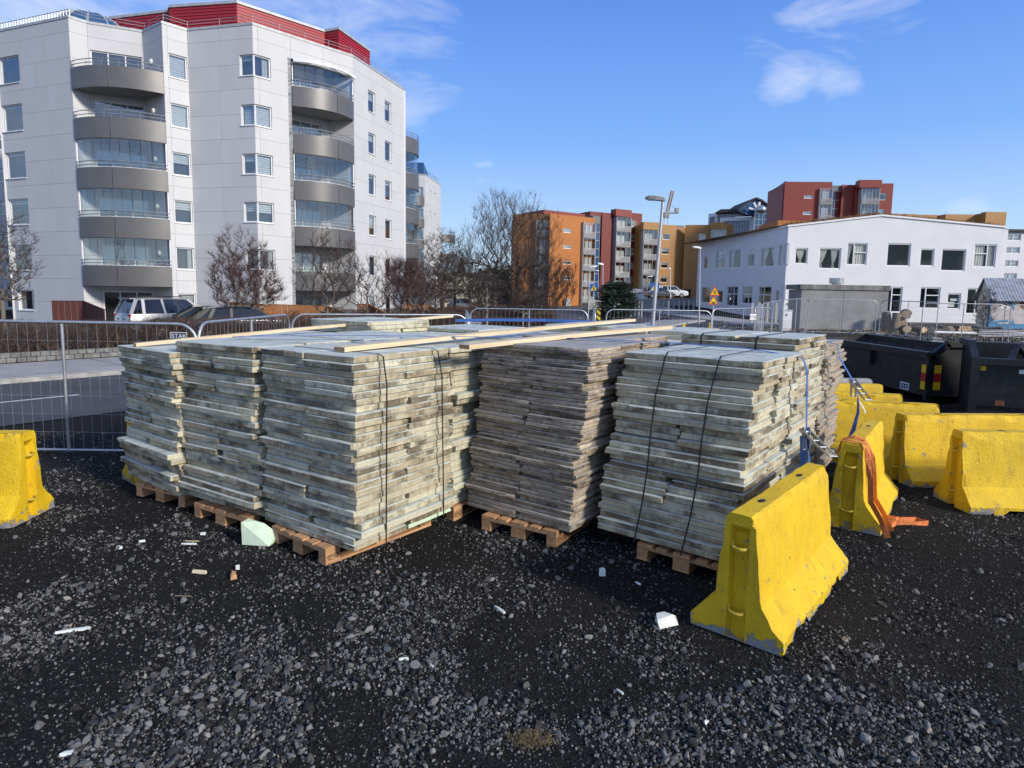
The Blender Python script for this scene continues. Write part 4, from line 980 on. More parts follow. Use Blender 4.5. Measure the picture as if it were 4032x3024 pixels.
def window(fac, u0, u1, z0, z1, parent, mull=(), trans=(), cover=None, out=-.09, fw=.065, frame='frame_white', pane='pane', sill=True, name='window', fd=.07, coverc=None):
    mb = MB()
    fac.slab(mb, u0, u1, z0, z0+fw, out-fd, out); fac.slab(mb, u0, u1, z1-fw, z1, out-fd, out)
    fac.slab(mb, u0, u0+fw, z0+fw, z1-fw, out-fd, out); fac.slab(mb, u1-fw, u1, z0+fw, z1-fw, out-fd, out)
    for m_ in mull: fac.slab(mb, m_-fw*.45, m_+fw*.45, z0+fw, z1-fw, out-fd+.002, out-.002)
    for (ta, tb, tz) in trans: fac.slab(mb, ta, tb, tz-fw*.4, tz+fw*.4, out-fd+.003, out-.003)
    w = mb.build(name, frame, parent)
    edges = [u0+fw]+list(mull)+[u1-fw]
    for a, b in zip(edges, edges[1:]):
        p = [fac.pt(a+.01, z0+fw*.8, out-fd*.6), fac.pt(b-.01, z0+fw*.8, out-fd*.6), fac.pt(b-.01, z1-fw*.8, out-fd*.6), fac.pt(a+.01, z1-fw*.8, out-fd*.6)]
        MB().plate(p, fac.n3, .008).build('pane', pane, w)
    if sill: MB_ = fac.slab(MB(), u0-.03, u1+.03, z0-.045, z0-.003, out-.01, .05); MB_.build('sill', frame, w)
    if cover:
        ci = fac.pt; o = out-fd-.07
        if cover[0] == 'blind':                                   # cover: ('blind', how far down 0..1)
            zb = z1-(z1-z0)*cover[1]; mb = MB(); k = max(1, int((z1-zb)/.11))
            for i in range(k):
                za = zb+(z1-zb)*i/k; zc = zb+(z1-zb)*(i+.86)/k
                mb.plate([ci(u0+fw, za, o), ci(u1-fw, za, o), ci(u1-fw, zc, o-.012), ci(u0+fw, zc, o-.012)], fac.n3, .004)
            mb.build('blind', coverc or 'blind', w)
        if cover[0] in ('curtain', 'half'):
            spans = cover[1:]
            for (a, b, tied) in spans:
                mb = MB(); n = 16; rows = [z1-fw, z1-(z1-z0)*.45, z1-(z1-z0)*.75, z0+fw]
                for j, z in enumerate(rows):
                    for i in range(n+1):
                        f = i/n; s_ = a+(b-a)*f
                        if tied is not None: k = (1, .62, .22, .4)[j]; s_ = tied+(s_-tied)*k
                        q = ci(s_, z, o-.02+.03*math.sin(f*math.pi*9)); mb.V.append(tuple(q))
                for j in range(3):
                    for i in range(n): mb.F.append((j*(n+1)+i, j*(n+1)+i+1, (j+1)*(n+1)+i+1, (j+1)*(n+1)+i))
                mb.build('curtain', coverc or 'curtain', w)
    return w

# ------------------------------------------------------------------ the apartment block
ZR, ST = 17.3, 2.755
PX = dict(P0=(-17, 118), P1=(268, 59), P2=(341, 82), P3=(561, 118), P4=(636, 82), P5=(736, 112), P6=(993, 87), P7=(1391, 216), P8=(1587.6, 345.6))
PT = {k: ground(*v, ZR).xy for k, v in PX.items()}
apt = thing('apartment_block', (-20, 42, 0), 'six-storey pale panel-clad apartment block with curved grey balconies and red rooftop storey', 'building')
ZJ = [0.0]+[16.44-1.3775*k for k in range(11, -1, -1)]+[ZR-.14]
ZJ = [z for z in ZJ if z >= 0]
fac = {}
for a, b in zip('P0 P1 P2 P3 P4 P5 P6 P7'.split(), 'P1 P2 P3 P4 P5 P6 P7 P8'.split()): fac[a] = Facade(PT[a], PT[b])
WZ = lambda k: (14.34-ST*(6-k), 15.66-ST*(6-k))
def rowz(k, lo=14.34, hi=15.66): return lo-ST*(6-k), hi-ST*(6-k)
# --- left face
f = fac['P0']; H0 = [(.02, 1.9, *rowz(k, 14.16, 15.70)) for k in range(1, 7)]; H0[0] = (.38, 1.86, .72, 1.95)
panels(f, [0, 2.12, 4.22, f.L], ZJ, H0, apt, 'panel_white')
cov = {1: ('curtain', (.45, .75, None)), 2: None, 3: ('blind', .2), 4: ('blind', .12), 5: ('blind', .1), 6: ('blind', .08)}
for k in range(1, 7): window(f, *H0[k-1], apt, mull=((1.6,) if k == 1 else (.12,)), cover=cov[k])
text_part('house_number', '2', .62, f.pt(.50, 2.75, .012), f.t3, (0, 0, 1), 'black_print', apt, .8)
# --- chamfer, recess wall, return wall
panels(fac['P1'], [0, fac['P1'].L], ZJ, [], apt, 'panel_white')
f = fac['P2']; FLZ = lambda k: 13.35-ST*(6-k)+.12           # floor level of the balcony at storey k
H2 = [(.08, f.L-.08, max(.05, FLZ(k)), FLZ(k)+2.28) for k in range(1, 7)]
panels(f, [0, f.L], ZJ, H2, apt, 'panel_white')
for k, h in zip(range(1, 7), H2):
    c = {6: None, 5: ('blind', .06), 4: ('blind', .35), 3: ('blind', .3), 2: ('curtain', (.2, .75, None), (1.95, 2.5, None)), 1: None}[k]
    window(f, *h, apt, mull=(.95, 1.82), trans=((.95+.0, 1.82, h[2]+.42),), cover=c, sill=False)
f = fac['P3']; panels(f, [0, f.L], ZJ, [], apt, 'panel_white')
for k in range(1, 7):
    c = f.pt(f.L*.40, FLZ(k)+1.85, .0); w = MB()
    for i, (rr, oo) in enumerate(((.15, 0), (.17, .05), (.13, .11), (.0, .13))):
        for j in range(12): a_ = 2*math.pi*j/12; w.V.append(tuple(c+f.t3*(rr*math.cos(a_))+Vector((0, 0, rr*math.sin(a_)))+f.n3*oo))
    for i in range(3):
        for j in range(12): w.F.append((i*12+j, i*12+(j+1) % 12, (i+1)*12+(j+1) % 12, (i+1)*12+j))
    w.build('wall_lamp', 'lamp_globe', apt, smooth=40)
# --- narrow face with windows
f = fac['P4']; H4 = [(.28, 1.30, *rowz(k)) for k in range(1, 7)]
panels(f, [0, .26, f.L], ZJ, H4, apt, 'panel_white')
cv = {6: ('blind', .9), 5: ('blind', .95), 4: ('blind', .45), 3: ('blind', .4), 2: ('curtain', (.98, 1.22, None)), 1: ('blind', .95)}
for k in range(1, 7): window(f, *H4[k-1], apt, cover=cv[k], sill=True)
# --- broad face; its windows wrap round the corner on to the next one
f = fac['P5']; g6 = fac['P6']
H5 = [(3.45, f.L, *rowz(k, 14.42, 15.58)) for k in range(2, 7)]
panels(f, [0, 2.11, f.L], ZJ, H5, apt, 'panel_white')
cv5 = {6: ('blind', .25), 5: ('blind', .95), 4: ('blind', .35), 3: ('blind', .45), 2: None}
for k, h in zip(range(2, 7), H5): window(f, h[0], h[1]-.02, *h[2:], apt, cover=cv5[k])
f = g6; RS = 2.28; zt6 = 15.95
H6 = [(0.0, 1.03, *rowz(k, 14.40, 15.60)) for k in range(1, 7)]
panels(f, [0, .3, RS], ZJ, H6, apt, 'panel_white'); panels(f, [RS, 4.4, f.L], [zt6]+[z for z in ZJ if z > zt6], [], apt, 'panel_white')
cv6 = {6: ('curtain', (.6, .95, None)), 5: ('blind', 1.), 4: ('blind', 1.), 3: ('blind', .5), 2: ('curtain', (.7, .95, None)), 1: ('blind', .6)}
for k in range(1, 7): window(f, .03, *H6[k-1][1:], apt, cover=cv6[k])
# recess behind the second balcony column
DEP = 1.5
ra, rb = f.pt(RS, 0, 0), f.pt(f.L, 0, 0); ia, ib = f.pt(RS, 0, -DEP), f.pt(f.L-.9, 0, -DEP)
fr = Facade(ia.xy, ib.xy); side = Facade(ib.xy, rb.xy); zj6 = [z for z in ZJ if z < zt6-.2]+[zt6]
HR = [(.05, 2.75, max(.05, FLZ(k)), FLZ(k)+2.2) for k in range(1, 7)]
panels(fr, [0, fr.L], zj6, HR, apt, 'panel_white'); panels(side, [0, side.L], zj6, [], apt, 'panel_white')
side2 = Facade(ra.xy, ia.xy)
mb = MB(); mb.plate([ra, ia, ia+Vector((0, 0, zt6)), ra+Vector((0, 0, zt6))], Vector((f.t.x, f.t.y, 0)), -.2); mb.build('recess_wall', 'panel_white', apt)
for k, h in zip(range(1, 7), HR):
    c = {6: ('blind', .3), 5: ('blind', .8), 4: ('blind', .7), 3: ('blind', .9), 2: ('blind', .85), 1: ('blind', .5)}[k]
    window(fr, *h, apt, mull=(.55, 1.4, 2.15), cover=c, sill=False)
# --- right face with two columns of small windows
f = fac['P7']; H7 = [(1.77, 2.70, *rowz(k, 14.32, 15.70)) for k in range(1, 7)]+[(4.0, 4.95, *rowz(k, 14.27, 15.66)) for k in range(1, 7)]
panels(f, [0, 2.3, 4.5, f.L], ZJ, H7, apt, 'panel_white')
for i, h in enumerate(H7):
    c = [('blind', .5), None, ('blind', .6), ('blind', .15), ('blind', .35), ('blind', .4)][i % 6] if i < 6 else [None, None, ('curtain', (4.1, 4.4, None)), ('blind', .2), None, ('blind', .35)][i % 6]
    window(f, *h, apt, cover=c)
# --- parapet trim along the roof edge, rail, roof deck, dark core
trim = MB()
for a in 'P0 P1 P4 P5 P6 P7'.split(): fac[a].slab(trim, -.03, fac[a].L+.03, ZR-.14, ZR, -.32, .03)
for a in 'P2 P3'.split(): fac[a].slab(trim, .02, fac[a].L-.02, ZR-.145, ZR-.004, -.30, .035)
trim.build('roof_trim', 'roof_trim', apt)
def inset(poly, d):
    n = len(poly); out = []
    for i in range(n):
        p0, p1, p2 = (Vector(poly[(i+k) % n]) for k in (-1, 0, 1)); a = (p1-p0).normalized(); b = (p2-p1).normalized()
        na, nb = Vector((-a.y, a.x)), Vector((-b.y, b.x)); m = (na+nb); m = m/max(.25, m.length_squared)*2 if m.length > 1e-4 else na
        out.append(p1+m*d*.5*1.0)
    return out
back = [Vector((PT['P8'].x-6, PT['P8'].y+7)), Vector((-27, 60)), Vector((-40, 52))]
outl = [PT[k] for k in ('P0', 'P1', 'P2', 'P3', 'P4', 'P5', 'P6')]+[f_.xy for f_ in (ra, ia, ib, rb)]+[PT['P8']]+back
outl = [Vector(p) for p in outl]
ar = sum(outl[i].x*outl[(i+1) % len(outl)].y-outl[(i+1) % len(outl)].x*outl[i].y for i in range(len(outl)))
core = inset(outl, .85 if ar > 0 else -.85)
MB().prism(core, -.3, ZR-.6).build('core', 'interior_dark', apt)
roofp = [Vector(PT[k]) for k in ('P0', 'P1', 'P2', 'P3', 'P4', 'P5', 'P6', 'P7', 'P8')]+back
ar2 = sum(roofp[i].x*roofp[(i+1) % len(roofp)].y-roofp[(i+1) % len(roofp)].x*roofp[i].y for i in range(len(roofp)))
MB().prism(inset(roofp, .2 if ar2 > 0 else -.2), ZR-.5, ZR-.3).build('roof_deck', 'grey_panel', apt)
for a, b in ((back[0], back[1]), (back[1], back[2]), (back[2], PT['P0'])):
    fb = Facade(Vector(a), Vector(b)); fb.slab(MB(), 0, fb.L, 0, ZR-.2, -.1, .1).build('rear_wall', 'panel_white', apt)
fb = Facade(PT['P8'], back[0]); fb.slab(MB(), 0, fb.L, 0, ZR-.2, -.2, 0).build('end_wall', 'panel_white', apt)
rail = MB(); rp_ = [f_ for f_ in roofp[1:9]]
ri_ = inset(roofp, .35 if ar2 > 0 else -.35)[1:9]
for zz in (ZR+.28, ZR+.45): rail.tube([(p.x, p.y, zz) for p in ri_], .014, 5)
for a, b in zip(ri_, ri_[1:]):
    n = max(1, int((b-a).length/1.6))
    for i in range(n): p = a+(b-a)*(i/n); rail.tube([(p.x, p.y, ZR-.1), (p.x, p.y, ZR+.45)], .013, 4)
rail.build('roof_rail', 'frame_grey', apt)
l0 = inset(roofp, .35 if ar2 > 0 else -.35)
lad = MB(); p, q = Vector(l0[0]), Vector(l0[1]); 
for zz in (ZR+.1, ZR+.4): lad.tube([(p.x, p.y, zz), (q.x, q.y, zz)], .025, 4)
for i in range(26): s = p+(q-p)*(i/25); lad.tube([(s.x, s.y, ZR-.2), (s.x, s.y, ZR+.4)], .02, 4)
lad.build('roof_ladder_rail', 'rail_metal', apt)
# --- curved balconies
def balcony(A, B, bul, k, glassed, parent, z0, ph=1.10, npan=9, split=.47, deep=1.6, awning=False, gtop=None):
    A, B = Vector((A[0], A[1])), Vector((B[0], B[1])); L = (B-A).length; t = (B-A)/L; n = Vector((t.y, -t.x)); n = n if n.dot(-A) > 0 else -n
    def arc(f, off=0.):
        x = f*L; h = bul*(1-(2*f-1)**2); p = A+t*x+n*(h+off); return p
    N_ = 22; fs = np.linspace(0, 1, N_+1)
    bal = MB(); poly = [arc(f_) for f_ in fs]+[B-n*deep, A-n*deep]; bal.prism(poly, z0, z0+.12); root = bal.build('balcony', 'soffit', parent)
    for lo, hi in ((0, split-.004), (split+.004, 1)):
        ff = np.linspace(lo, hi, 12); mb = MB()
        for i, f_ in enumerate(ff):
            for o_ in (0.0, .05):
                p = arc(f_, o_); mb.V += [(p.x, p.y, z0-.06), (p.x, p.y, z0+ph)]
        for i in range(11):
            a_ = i*4; b_ = a_+4
            mb.F += [(a_+2, b_+2, b_+3, a_+3), (a_+1, b_+1, b_, a_), (a_+3, b_+3, b_+1, a_+1), (a_, b_, b_+2, a_+2)]
        mb.F += [(0, 2, 3, 1), (45, 47, 46, 44)]
        m0 = mb.build('parapet_panel', 'parapet_grey', root, smooth=40)
        mesh = m0.data
    rl = MB()
    for zz in (z0+ph+.16, z0+ph+.36): rl.tube([(arc(f_, .02).x, arc(f_, .02).y, zz) for f_ in fs], .024, 6)
    for f_ in np.linspace(.04, .96, 6): p = arc(f_, .0); rl.tube([(p.x, p.y, z0+ph-.2), (p.x, p.y, z0+ph+.36)], .015, 5)
    rl.build('rail', 'rail_metal', root, smooth=50)
    if glassed:
        zt = gtop or z0+ST-.08; ff = np.linspace(.03, .97, npan+1)
        for a_, b_ in zip(ff, ff[1:]):
            p, q = arc(a_, -.07), arc(b_-.006, -.07)
            MB().plate([(p.x, p.y, z0+.1), (q.x, q.y, z0+.1), (q.x, q.y, zt), (p.x, p.y, zt)], (n.x, n.y, 0), .012).build('glass_panel', 'balcony_glass', root)
        fr_ = MB()
        for zz in (zt, z0+ph+.02): fr_.tube([(arc(f_, -.06).x, arc(f_, -.06).y, zz) for f_ in fs], .022, 4)
        for f_ in (.012, .988): p = arc(f_, -.06); fr_.tube([(p.x, p.y, z0+.1), (p.x, p.y, zt)], .04, 4)
        fr_.build('glazing_frame', 'frame_white', root)
    if awning:
        aw = MB()
        for f_ in np.linspace(0, 1, 12)[:-1]:
            p, q = arc(f_, .25), arc(f_+1/11., .25); aw.beam((p.x, p.y, gtop+.05), (q.x, q.y, gtop+.05), .1, .16)
        m_ = (A+B)/2
        for f_ in (.05, .95): p = arc(f_, .2); aw.beam((m_.x+n.x*.1, m_.y+n.y*.1, gtop+.55), (p.x, p.y, gtop+.12), .06, .05)
        aw.build('awning_frame', 'frame_white', root)
    return root
for k in range(2, 7):
    balcony(PT['P1'], PT['P4'], .85, k, k in (2, 3, 4), apt, 13.36-ST*(6-k), awning=False)
m6 = fac['P6']
for k in range(2, 7):
    balcony(m6.pt(RS+.04, 0).xy, m6.pt(m6.L-.03, 0).xy, .75, k, k in (3, 4, 6), apt, 13.27-ST*(6-k), npan=7, split=.62, awning=(k == 6), gtop=15.75 if k == 6 else None)
# --- red rooftop storey of ribbed sheet, standing back from the roof edge
ZP = ZR+3.0
def roofpt(u, v, z): p = ground(u, v, z); return p.xy
Q = [roofpt(430, 66, ZP), roofpt(662, 38, ZP), roofpt(666, 20, ZP), roofpt(932, 2, ZP), roofpt(1278, 117, ZP), roofpt(1334, 107, ZP), roofpt(1457, 196, ZP)]
Q = [q for q in Q if q is not None]
pen = MB(); tr2 = MB()
for a, b in zip(Q, Q[1:]):
    fq = Facade(a, b); n = int((ZP-.14-(ZR-.2))/.19)
    for i in range(n):
        z = ZR-.2+i*.19; fq.slab(pen, 0, fq.L, z, z+.11, -.10, 0); fq.slab(pen, 0, fq.L, z+.11, z+.19, -.10, -.035)
    fq.slab(tr2, -.03, fq.L+.03, ZP-.16, ZP, -.25, .05)
ph_ = pen.build('rooftop_storey', 'red_metal', apt); tr2.build('trim', 'roof_trim', ph_)
bk = [Q[-1]+Vector((-9, 6)), Q[0]+Vector((-2, 12))]
MB().prism(inset(list(Q)+bk, .3), ZR-.4, ZP-.27).build('rooftop_core', 'interior_dark', ph_)
fq = Facade(Q[2], Q[3]); s0, z0_ = fq.px(738, 115); s1_, _ = fq.px(874, 85)
window(fq, s0, s1_, ZR-.1, ZR+.95, ph_ if False else apt, mull=((s0+s1_)/2,), cover=None, out=.06)
# --- glass dome on the roof
dc = ground(352, 44, ZR+1.2); dc = Vector((dc.x*1.06, dc.y*1.06, ZR+.1)); dome = MB(); dr, dh = 2.3, 1.9
for i in range(7):
    for j in range(24): ph = i/6*math.pi/2*.98; a_ = 2*math.pi*j/24; dome.V.append((dc.x+dr*math.cos(ph)*math.cos(a_), dc.y+dr*math.cos(ph)*math.sin(a_), dc.z+dh*math.sin(ph)))
for i in range(6):
    for j in range(24): dome.F.append((i*24+j, i*24+(j+1) % 24, (i+1)*24+(j+1) % 24, (i+1)*24+j))
dm = dome.build('roof_dome', 'tower_glass', apt, smooth=60); rb_ = MB()
for j in range(12): a_ = 2*math.pi*j/12; rb_.tube([(dc.x+(dr+.02)*math.cos(p)*math.cos(a_), dc.y+(dr+.02)*math.cos(p)*math.sin(a_), dc.z+dh*math.sin(p)+.01) for p in np.linspace(0, 1.54, 8)], .05, 4)
rb_.build('rib', 'frame_grey', dm)

# ------------------------------------------------------------------ wing beyond with its balconies
wing = thing('apartment_block', (-9, 70, 0), 'further pale apartment block with blue rooftop storey and stacked balconies', 'building')
W0, W1 = ground(1674, 686, ZR).xy, ground(1733, 725, ZR).xy
WL = W0+(W0-W1).normalized()*0; fw_ = Facade(W0, W1)
zjw = ZJ
cols_ = [(fw_.sp(1690, 900), fw_.sp(1699, 900)), (fw_.sp(1709, 900), fw_.sp(1718, 900))]
HW = [(a, b, *rowz(k)) for a, b in cols_ for k in range(1, 7)]
panels(fw_, [0, fw_.L/2, fw_.L], ZJ, HW, wing, 'panel_white')
for h in HW: window(fw_, *h, wing, cover=('blind', WRD.random()*.6), sill=False)
WX = Vector((W0.x-3.2, W0.y-.4)); fl_ = Facade(WX, W0)
HL = [(.3, fl_.L-.25, FLZ(k), FLZ(k)+2.2) for k in range(1, 7)]
panels(fl_, [0, fl_.L], ZJ, HL, wing, 'panel_white')
for h in HL: window(fl_, *h, wing, mull=(1.2, 2.1), cover=('blind', WRD.random()*.5), sill=False)
for k in range(2, 7): balcony(WX+Vector((.2, -.3)), W0+Vector((-.05, -.3)), .8, k, k != 6, wing, 13.3-ST*(6-k), npan=5, deep=.3)
rgt = W1+Vector((1.7, 1.0))
for k in range(2, 6): balcony(W1+Vector((.1, .2)), rgt+Vector((.2, 1.5)), .5, k, k in (4, 3), wing, 13.3-ST*(6-k)-1.2, npan=3, deep=.5)
MB().prism([WX, W0, W1, W1+Vector((-2, 12)), WX+Vector((-4, 12))], 0, ZR-.3).build('core', 'panel_white', wing).location.y += .5
for q in (fw_, fl_): q.slab(MB(), -.03, q.L+.03, ZR-.14, ZR, -.3, .03).build('roof_trim', 'roof_trim', wing)
rl = MB(); 
for zz in (ZR+.35, ZR+.6): rl.tube([(W0.x, W0.y+.3, zz), (W1.x-.3, W1.y-.5, zz)], .03, 4)
rl.build('roof_rail', 'rail_metal', wing)
bq = [at(1625, 640, 84), at(1668, 640, 84)]; 
MB().prism([(bq[0].x-1, 84), (bq[1].x, 84), (bq[1].x-.5, 92), (bq[0].x-1, 92)], ZR-.5, at(1660, 640, 84).z).build('rooftop_storey', 'blue_metal', wing)
# balconies just round the corner of the first block
cb = thing('balcony_tower', (-7, 55, 0), 'column of curved dark balconies just behind the corner of the main apartment block', 'building')
S0, S1 = PT['P8']+Vector((-.75, 1.3)), PT['P8']+Vector((-1.75, 6.8)); fs_ = Facade(S0, S1)
panels(fs_, [0, fs_.L], ZJ, [(.5, fs_.L-.5, FLZ(k), FLZ(k)+2.2) for k in range(1, 7)], cb, 'panel_white')
for k in range(1, 7): window(fs_, .5, fs_.L-.5, FLZ(k), FLZ(k)+2.2, cb, mull=(2., 3.6), cover=('blind', .4), sill=False)
MB().prism([S0-Vector((1.5, 0)), S1-Vector((1.5, 0)), S1-Vector((5, 0)), S0-Vector((5, 0))], 0, ZR-.3).build('core', 'interior_dark', cb)
for k in range(2, 7): balcony(S0, S1, 1.75, k, k != 6, cb, 13.3-ST*(6-k)-.05, npan=7, deep=.3)

# ------------------------------------------------------------------ neighbour at the far left
nb = thing('apartment_block', (-44, 58, 0), 'grey panel-clad apartment block glimpsed beyond the end of the main one', 'building')
n0, n1 = at(-260, 400, 55), at(140, 400, 58); zt = at(20, 404, 56).z
fn = Facade(n0.xy, n1.xy)
HN = []
for (x0, y0, x1, y1) in ((0, 533, 17, 589), (4, 661, 36, 716), (13, 791, 46, 845), (21, 918, 44, 968), (30, 1043, 58, 1090), (38, 1165, 58, 1212)):
    HN.append((fn.sp(x0-12, (y0+y1)/2), fn.sp(x1, (y0+y1)/2), fn.zp(x0, y1), fn.zp(x0, y0)))
panels(fn, [0, fn.L*.4, fn.L*.66, fn.L], [z for z in np.arange(0, zt, 1.38)]+[zt], HN, nb, 'panel_white')
for h in HN: window(fn, *h, nb, cover=('blind', .3), sill=True)
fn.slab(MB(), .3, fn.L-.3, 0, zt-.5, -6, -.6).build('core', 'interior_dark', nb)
fn.slab(MB(), -.05, fn.L, zt, zt+.15, -.4, .05).build('roof_trim', 'roof_trim', nb)
fn.slab(MB(), -.05, fn.L, at(5, 445, 55.5).z-.2, at(5, 445, 55.5).z, .0, .06).build('roof_rail', 'rail_metal', nb)
# ------------------------------------------------------------------ helpers for the further buildings
def wall(fac, holes, u0, u1, z0, z1, parent, mat, th=.3, name='wall', out=0.):
    mb = MB()
    for r in cut((u0, u1, z0, z1), holes): fac.slab(mb, *r, out-th, out)
    return mb.build(name, mat, parent)
def rect(fac, px0, py0, px1, py1):
    m = ((px0+px1)/2, (py0+py1)/2)
    return (fac.sp(px0, m[1]), fac.sp(px1, m[1]), fac.zp(m[0], py1), fac.zp(m[0], py0))
def glazed_bay(fac, u0, u1, zs, parent, out=.9, npan=3, cap=None):
    """column of enclosed balconies: floor edges, balustrade, panes, pale things inside"""
    for i, (z0, z1) in enumerate(zip(zs, zs[1:])):
        root = fac.slab(MB(), u0, u1, z0, z0+.22, -.2, out).build('enclosed_balcony', 'grey_panel', parent)
        bal = MB(); 
        for k in range(5): fac.slab(bal, u0+.03, u1-.03, z0+.22+k*.2, z0+.22+k*.2+.13, out-.03, out+.01)
        bal.build('balustrade', 'frame_grey', root)
        fr = MB(); us = np.linspace(u0+.04, u1-.04, npan+1)
        for q in us: fac.slab(fr, q-.035, q+.035, z0+.22, z1, out-.09, out-.04)
        fr.build('glazing_frame', 'frame_grey', root)
        for a, b in zip(us, us[1:]): MB().plate([fac.pt(a+.04, z0+1.2, out-.07), fac.pt(b-.04, z0+1.2, out-.07), fac.pt(b-.04, z1-.02, out-.07), fac.pt(a+.04, z1-.02, out-.07)], fac.n3, .01).build('pane', 'balcony_glass', root)
        inn = MB(); 
        fac.slab(inn, u0+(u1-u0)*.25, u0+(u1-u0)*.55, z0+.5, z1-.45, .03, .08); fac.slab(inn, u0+(u1-u0)*.6, u0+(u1-u0)*.8, z0+.9, z1-.5, .03, .08)
        inn.build('white_door', 'blind', root)
    for s_ in (u0, u1): fac.slab(MB(), s_-.04, s_+.04, zs[0], zs[-1], -.1, out-.05).build('bay_side', 'frame_grey', parent)
C5 = lambda x, y: (1500+x/2.212, 650+y/2.212)
C6 = lambda x, y: (2400+x/2.37, 650+y/2.37)
C7 = lambda x, y: (3100+x/2.37, 700+y/2.37)
def crect(fac, c, x0, y0, x1, y1): a = c(x0, y0); b = c(x1, y1); return rect(fac, *a, *b)
def fac_px(c, x0, y0, d0, x1, y1, d1): return Facade(at(*c(x0, y0), d0).xy, at(*c(x1, y1), d1).xy)
def stairglass(fac, u0, u1, z0, z1, parent, out=-.6):
    root = fac.slab(MB(), u0, u1, z0, z1, out-.3, out-.15).build('stair_core', 'interior_dark', parent)
    mb = MB(); n = int((z1-z0)/1.4)
    for i in range(n+1): z = z0+(z1-z0)*i/n; fac.slab(mb, u0, u1, z-.06, z+.06, out-.03, out+.02)
    for q in np.linspace(u0, u1, 3): fac.slab(mb, q-.04, q+.04, z0, z1, out-.04, out+.01)
    mb.build('stair_frame', 'frame_grey', root)
    for i in range(n):
        za, zb = z0+(z1-z0)*i/n, z0+(z1-z0)*(i+1)/n
        MB().plate([fac.pt(u0, za, out-.05), fac.pt(u1, za, out-.05), fac.pt(u1, zb, out-.05), fac.pt(u0, zb, out-.05)], fac.n3, .01).build('pane', 'tower_glass', root)
def boxback(fac, u0, u1, z0, z1, parent, mat, dep=12., name='rear_mass'): fac.slab(MB(), u0+.05, u1-.05, z0, z1, -dep, -.9).build(name, mat, parent)
# ------------------------------------------------------------------ orange and red apartment complex
ob = thing('orange_apartment_block', at(2250, 1195, 114), 'orange panelled apartment block with shade-toned side wing behind the bare trees', 'building'); ob.location.z = 0; ORG[ob.name] = ob.location.copy()
f1 = fac_px(C5, 1153, 425, 112, 1468, 425, 110.5); z1 = f1.zp(*C5(1300, 425))
H1 = [crect(f1, C5, 1352, 482+i*140, 1466, 605+i*140) for i in range(0)]
wall(f1, H1, 0, f1.L, 0, z1, ob, 'orange_panel_shaded'); boxback(f1, 0, f1.L, 0, z1-.2, ob, 'orange_panel_shaded')
zb = f1.zp(*C5(1410, 482)); sz = 2.86
glazed_bay(f1, f1.sp(*C5(1352, 700)), f1.sp(*C5(1466, 700)), [zb-sz*k for k in range(6, -1, -1)], ob, .5)
f2 = fac_px(C5, 1474, 440, 109.5, 1862, 440, 115); z2 = f2.zp(*C5(1660, 440))
H2 = [crect(f2, C5, 1587, y0, 1660, y1) for y0, y1 in ((553, 590), (697, 728), (835, 866), (970, 1001))]
wall(f2, H2, 0, f2.L, -.5, z2, ob, 'orange_panel'); boxback(f2, 0, f2.L, 0, z2-.2, ob, 'orange_panel_shaded')
for i, h in enumerate(H2): window(f2, *h, ob, cover=('blind', 1.) if i < 2 else None, sill=False, fw=.1)
for k in range(int((z2-1.2)/1.35)): f2.slab(MB(), .02, f2.L-.02, .9+k*1.35, .93+k*1.35, -.02, .012).build('panel_joint', 'orange_panel_shaded', ob)
zb = f2.zp(*C5(1800, 500)); glazed_bay(f2, f2.sp(*C5(1745, 700)), f2.L-.1, [zb-sz*k for k in range(6, -1, -1)], ob, .6)
cp = f2.slab(MB(), -.3, f2.L*.9, z2, f2.zp(*C5(1660, 402)), -8, -1.5).build('rooftop_storey', 'brick_red_panel', ob)
f2.slab(MB(), f2.sp(*C5(1590, 1180)), f2.sp(*C5(1625, 1180)), .0, f2.zp(*C5(1600, 1160)), .1, .8).build('bin_store', 'frame_grey', ob)
rb2 = thing('red_apartment_block', at(2450, 1190, 124), 'dark red apartment block with glazed balconies between orange and tan blocks', 'building'); rb2.location.z = 0; ORG[rb2.name] = rb2.location.copy()
f3 = fac_px(C5, 1862, 460, 118, 1928, 460, 119); z3 = f3.zp(*C5(1890, 440))
stairglass(f3, 0, f3.L, 0, z3-1.4, rb2); f3.slab(MB(), 0, f3.L, z3-1.4, z3, -3, -.5).build('stair_head', 'grey_panel', rb2)
f4 = fac_px(C5, 1928, 420, 120, 2012, 420, 121); z4 = f4.zp(*C5(1960, 418)); wall(f4, [], 0, f4.L, -.5, z4, rb2, 'dark_red_panel')
f5 = fac_px(C6, 26, 435, 121.5, 306, 435, 125); z5 = f5.zp(*C6(100, 435))
H5_ = [crect(f5, C6, a, b, c, d) for a, b, c, d in ((183, 517, 253, 577), (177, 648, 247, 708), (170, 780, 240, 838), (163, 910, 233, 968), (157, 1038, 228, 1097))]
wall(f5, H5_, 0, f5.L, -.5, z5, rb2, 'dark_red_panel'); boxback(f5, -4.5, f5.L, 0, z5-.3, rb2, 'dark_red_panel')
for i, h in enumerate(H5_): window(f5, *h, rb2, cover=('blind', (1, .5, 1, 1, 1)[i]), sill=False, fw=.1)
zb = f5.zp(*C6(90, 487)); sz5 = 2.86
glazed_bay(f5, f5.sp(*C6(24, 800)), f5.sp(*C6(158, 800)), [zb-sz5*k for k in range(6, -1, -1)], rb2, 1.2)
f5.slab(MB(), -.2, f5.sp(*C6(165, 500)), zb, z5+.25, -.2, 1.35).build('bay_cap', 'brick_red_panel', rb2)
f5.slab(MB(), -.2, f5.L, -.5, f5.zp(*C6(200, 1157)), .0, 3.4).build('garage_block', 'render_white', rb2)
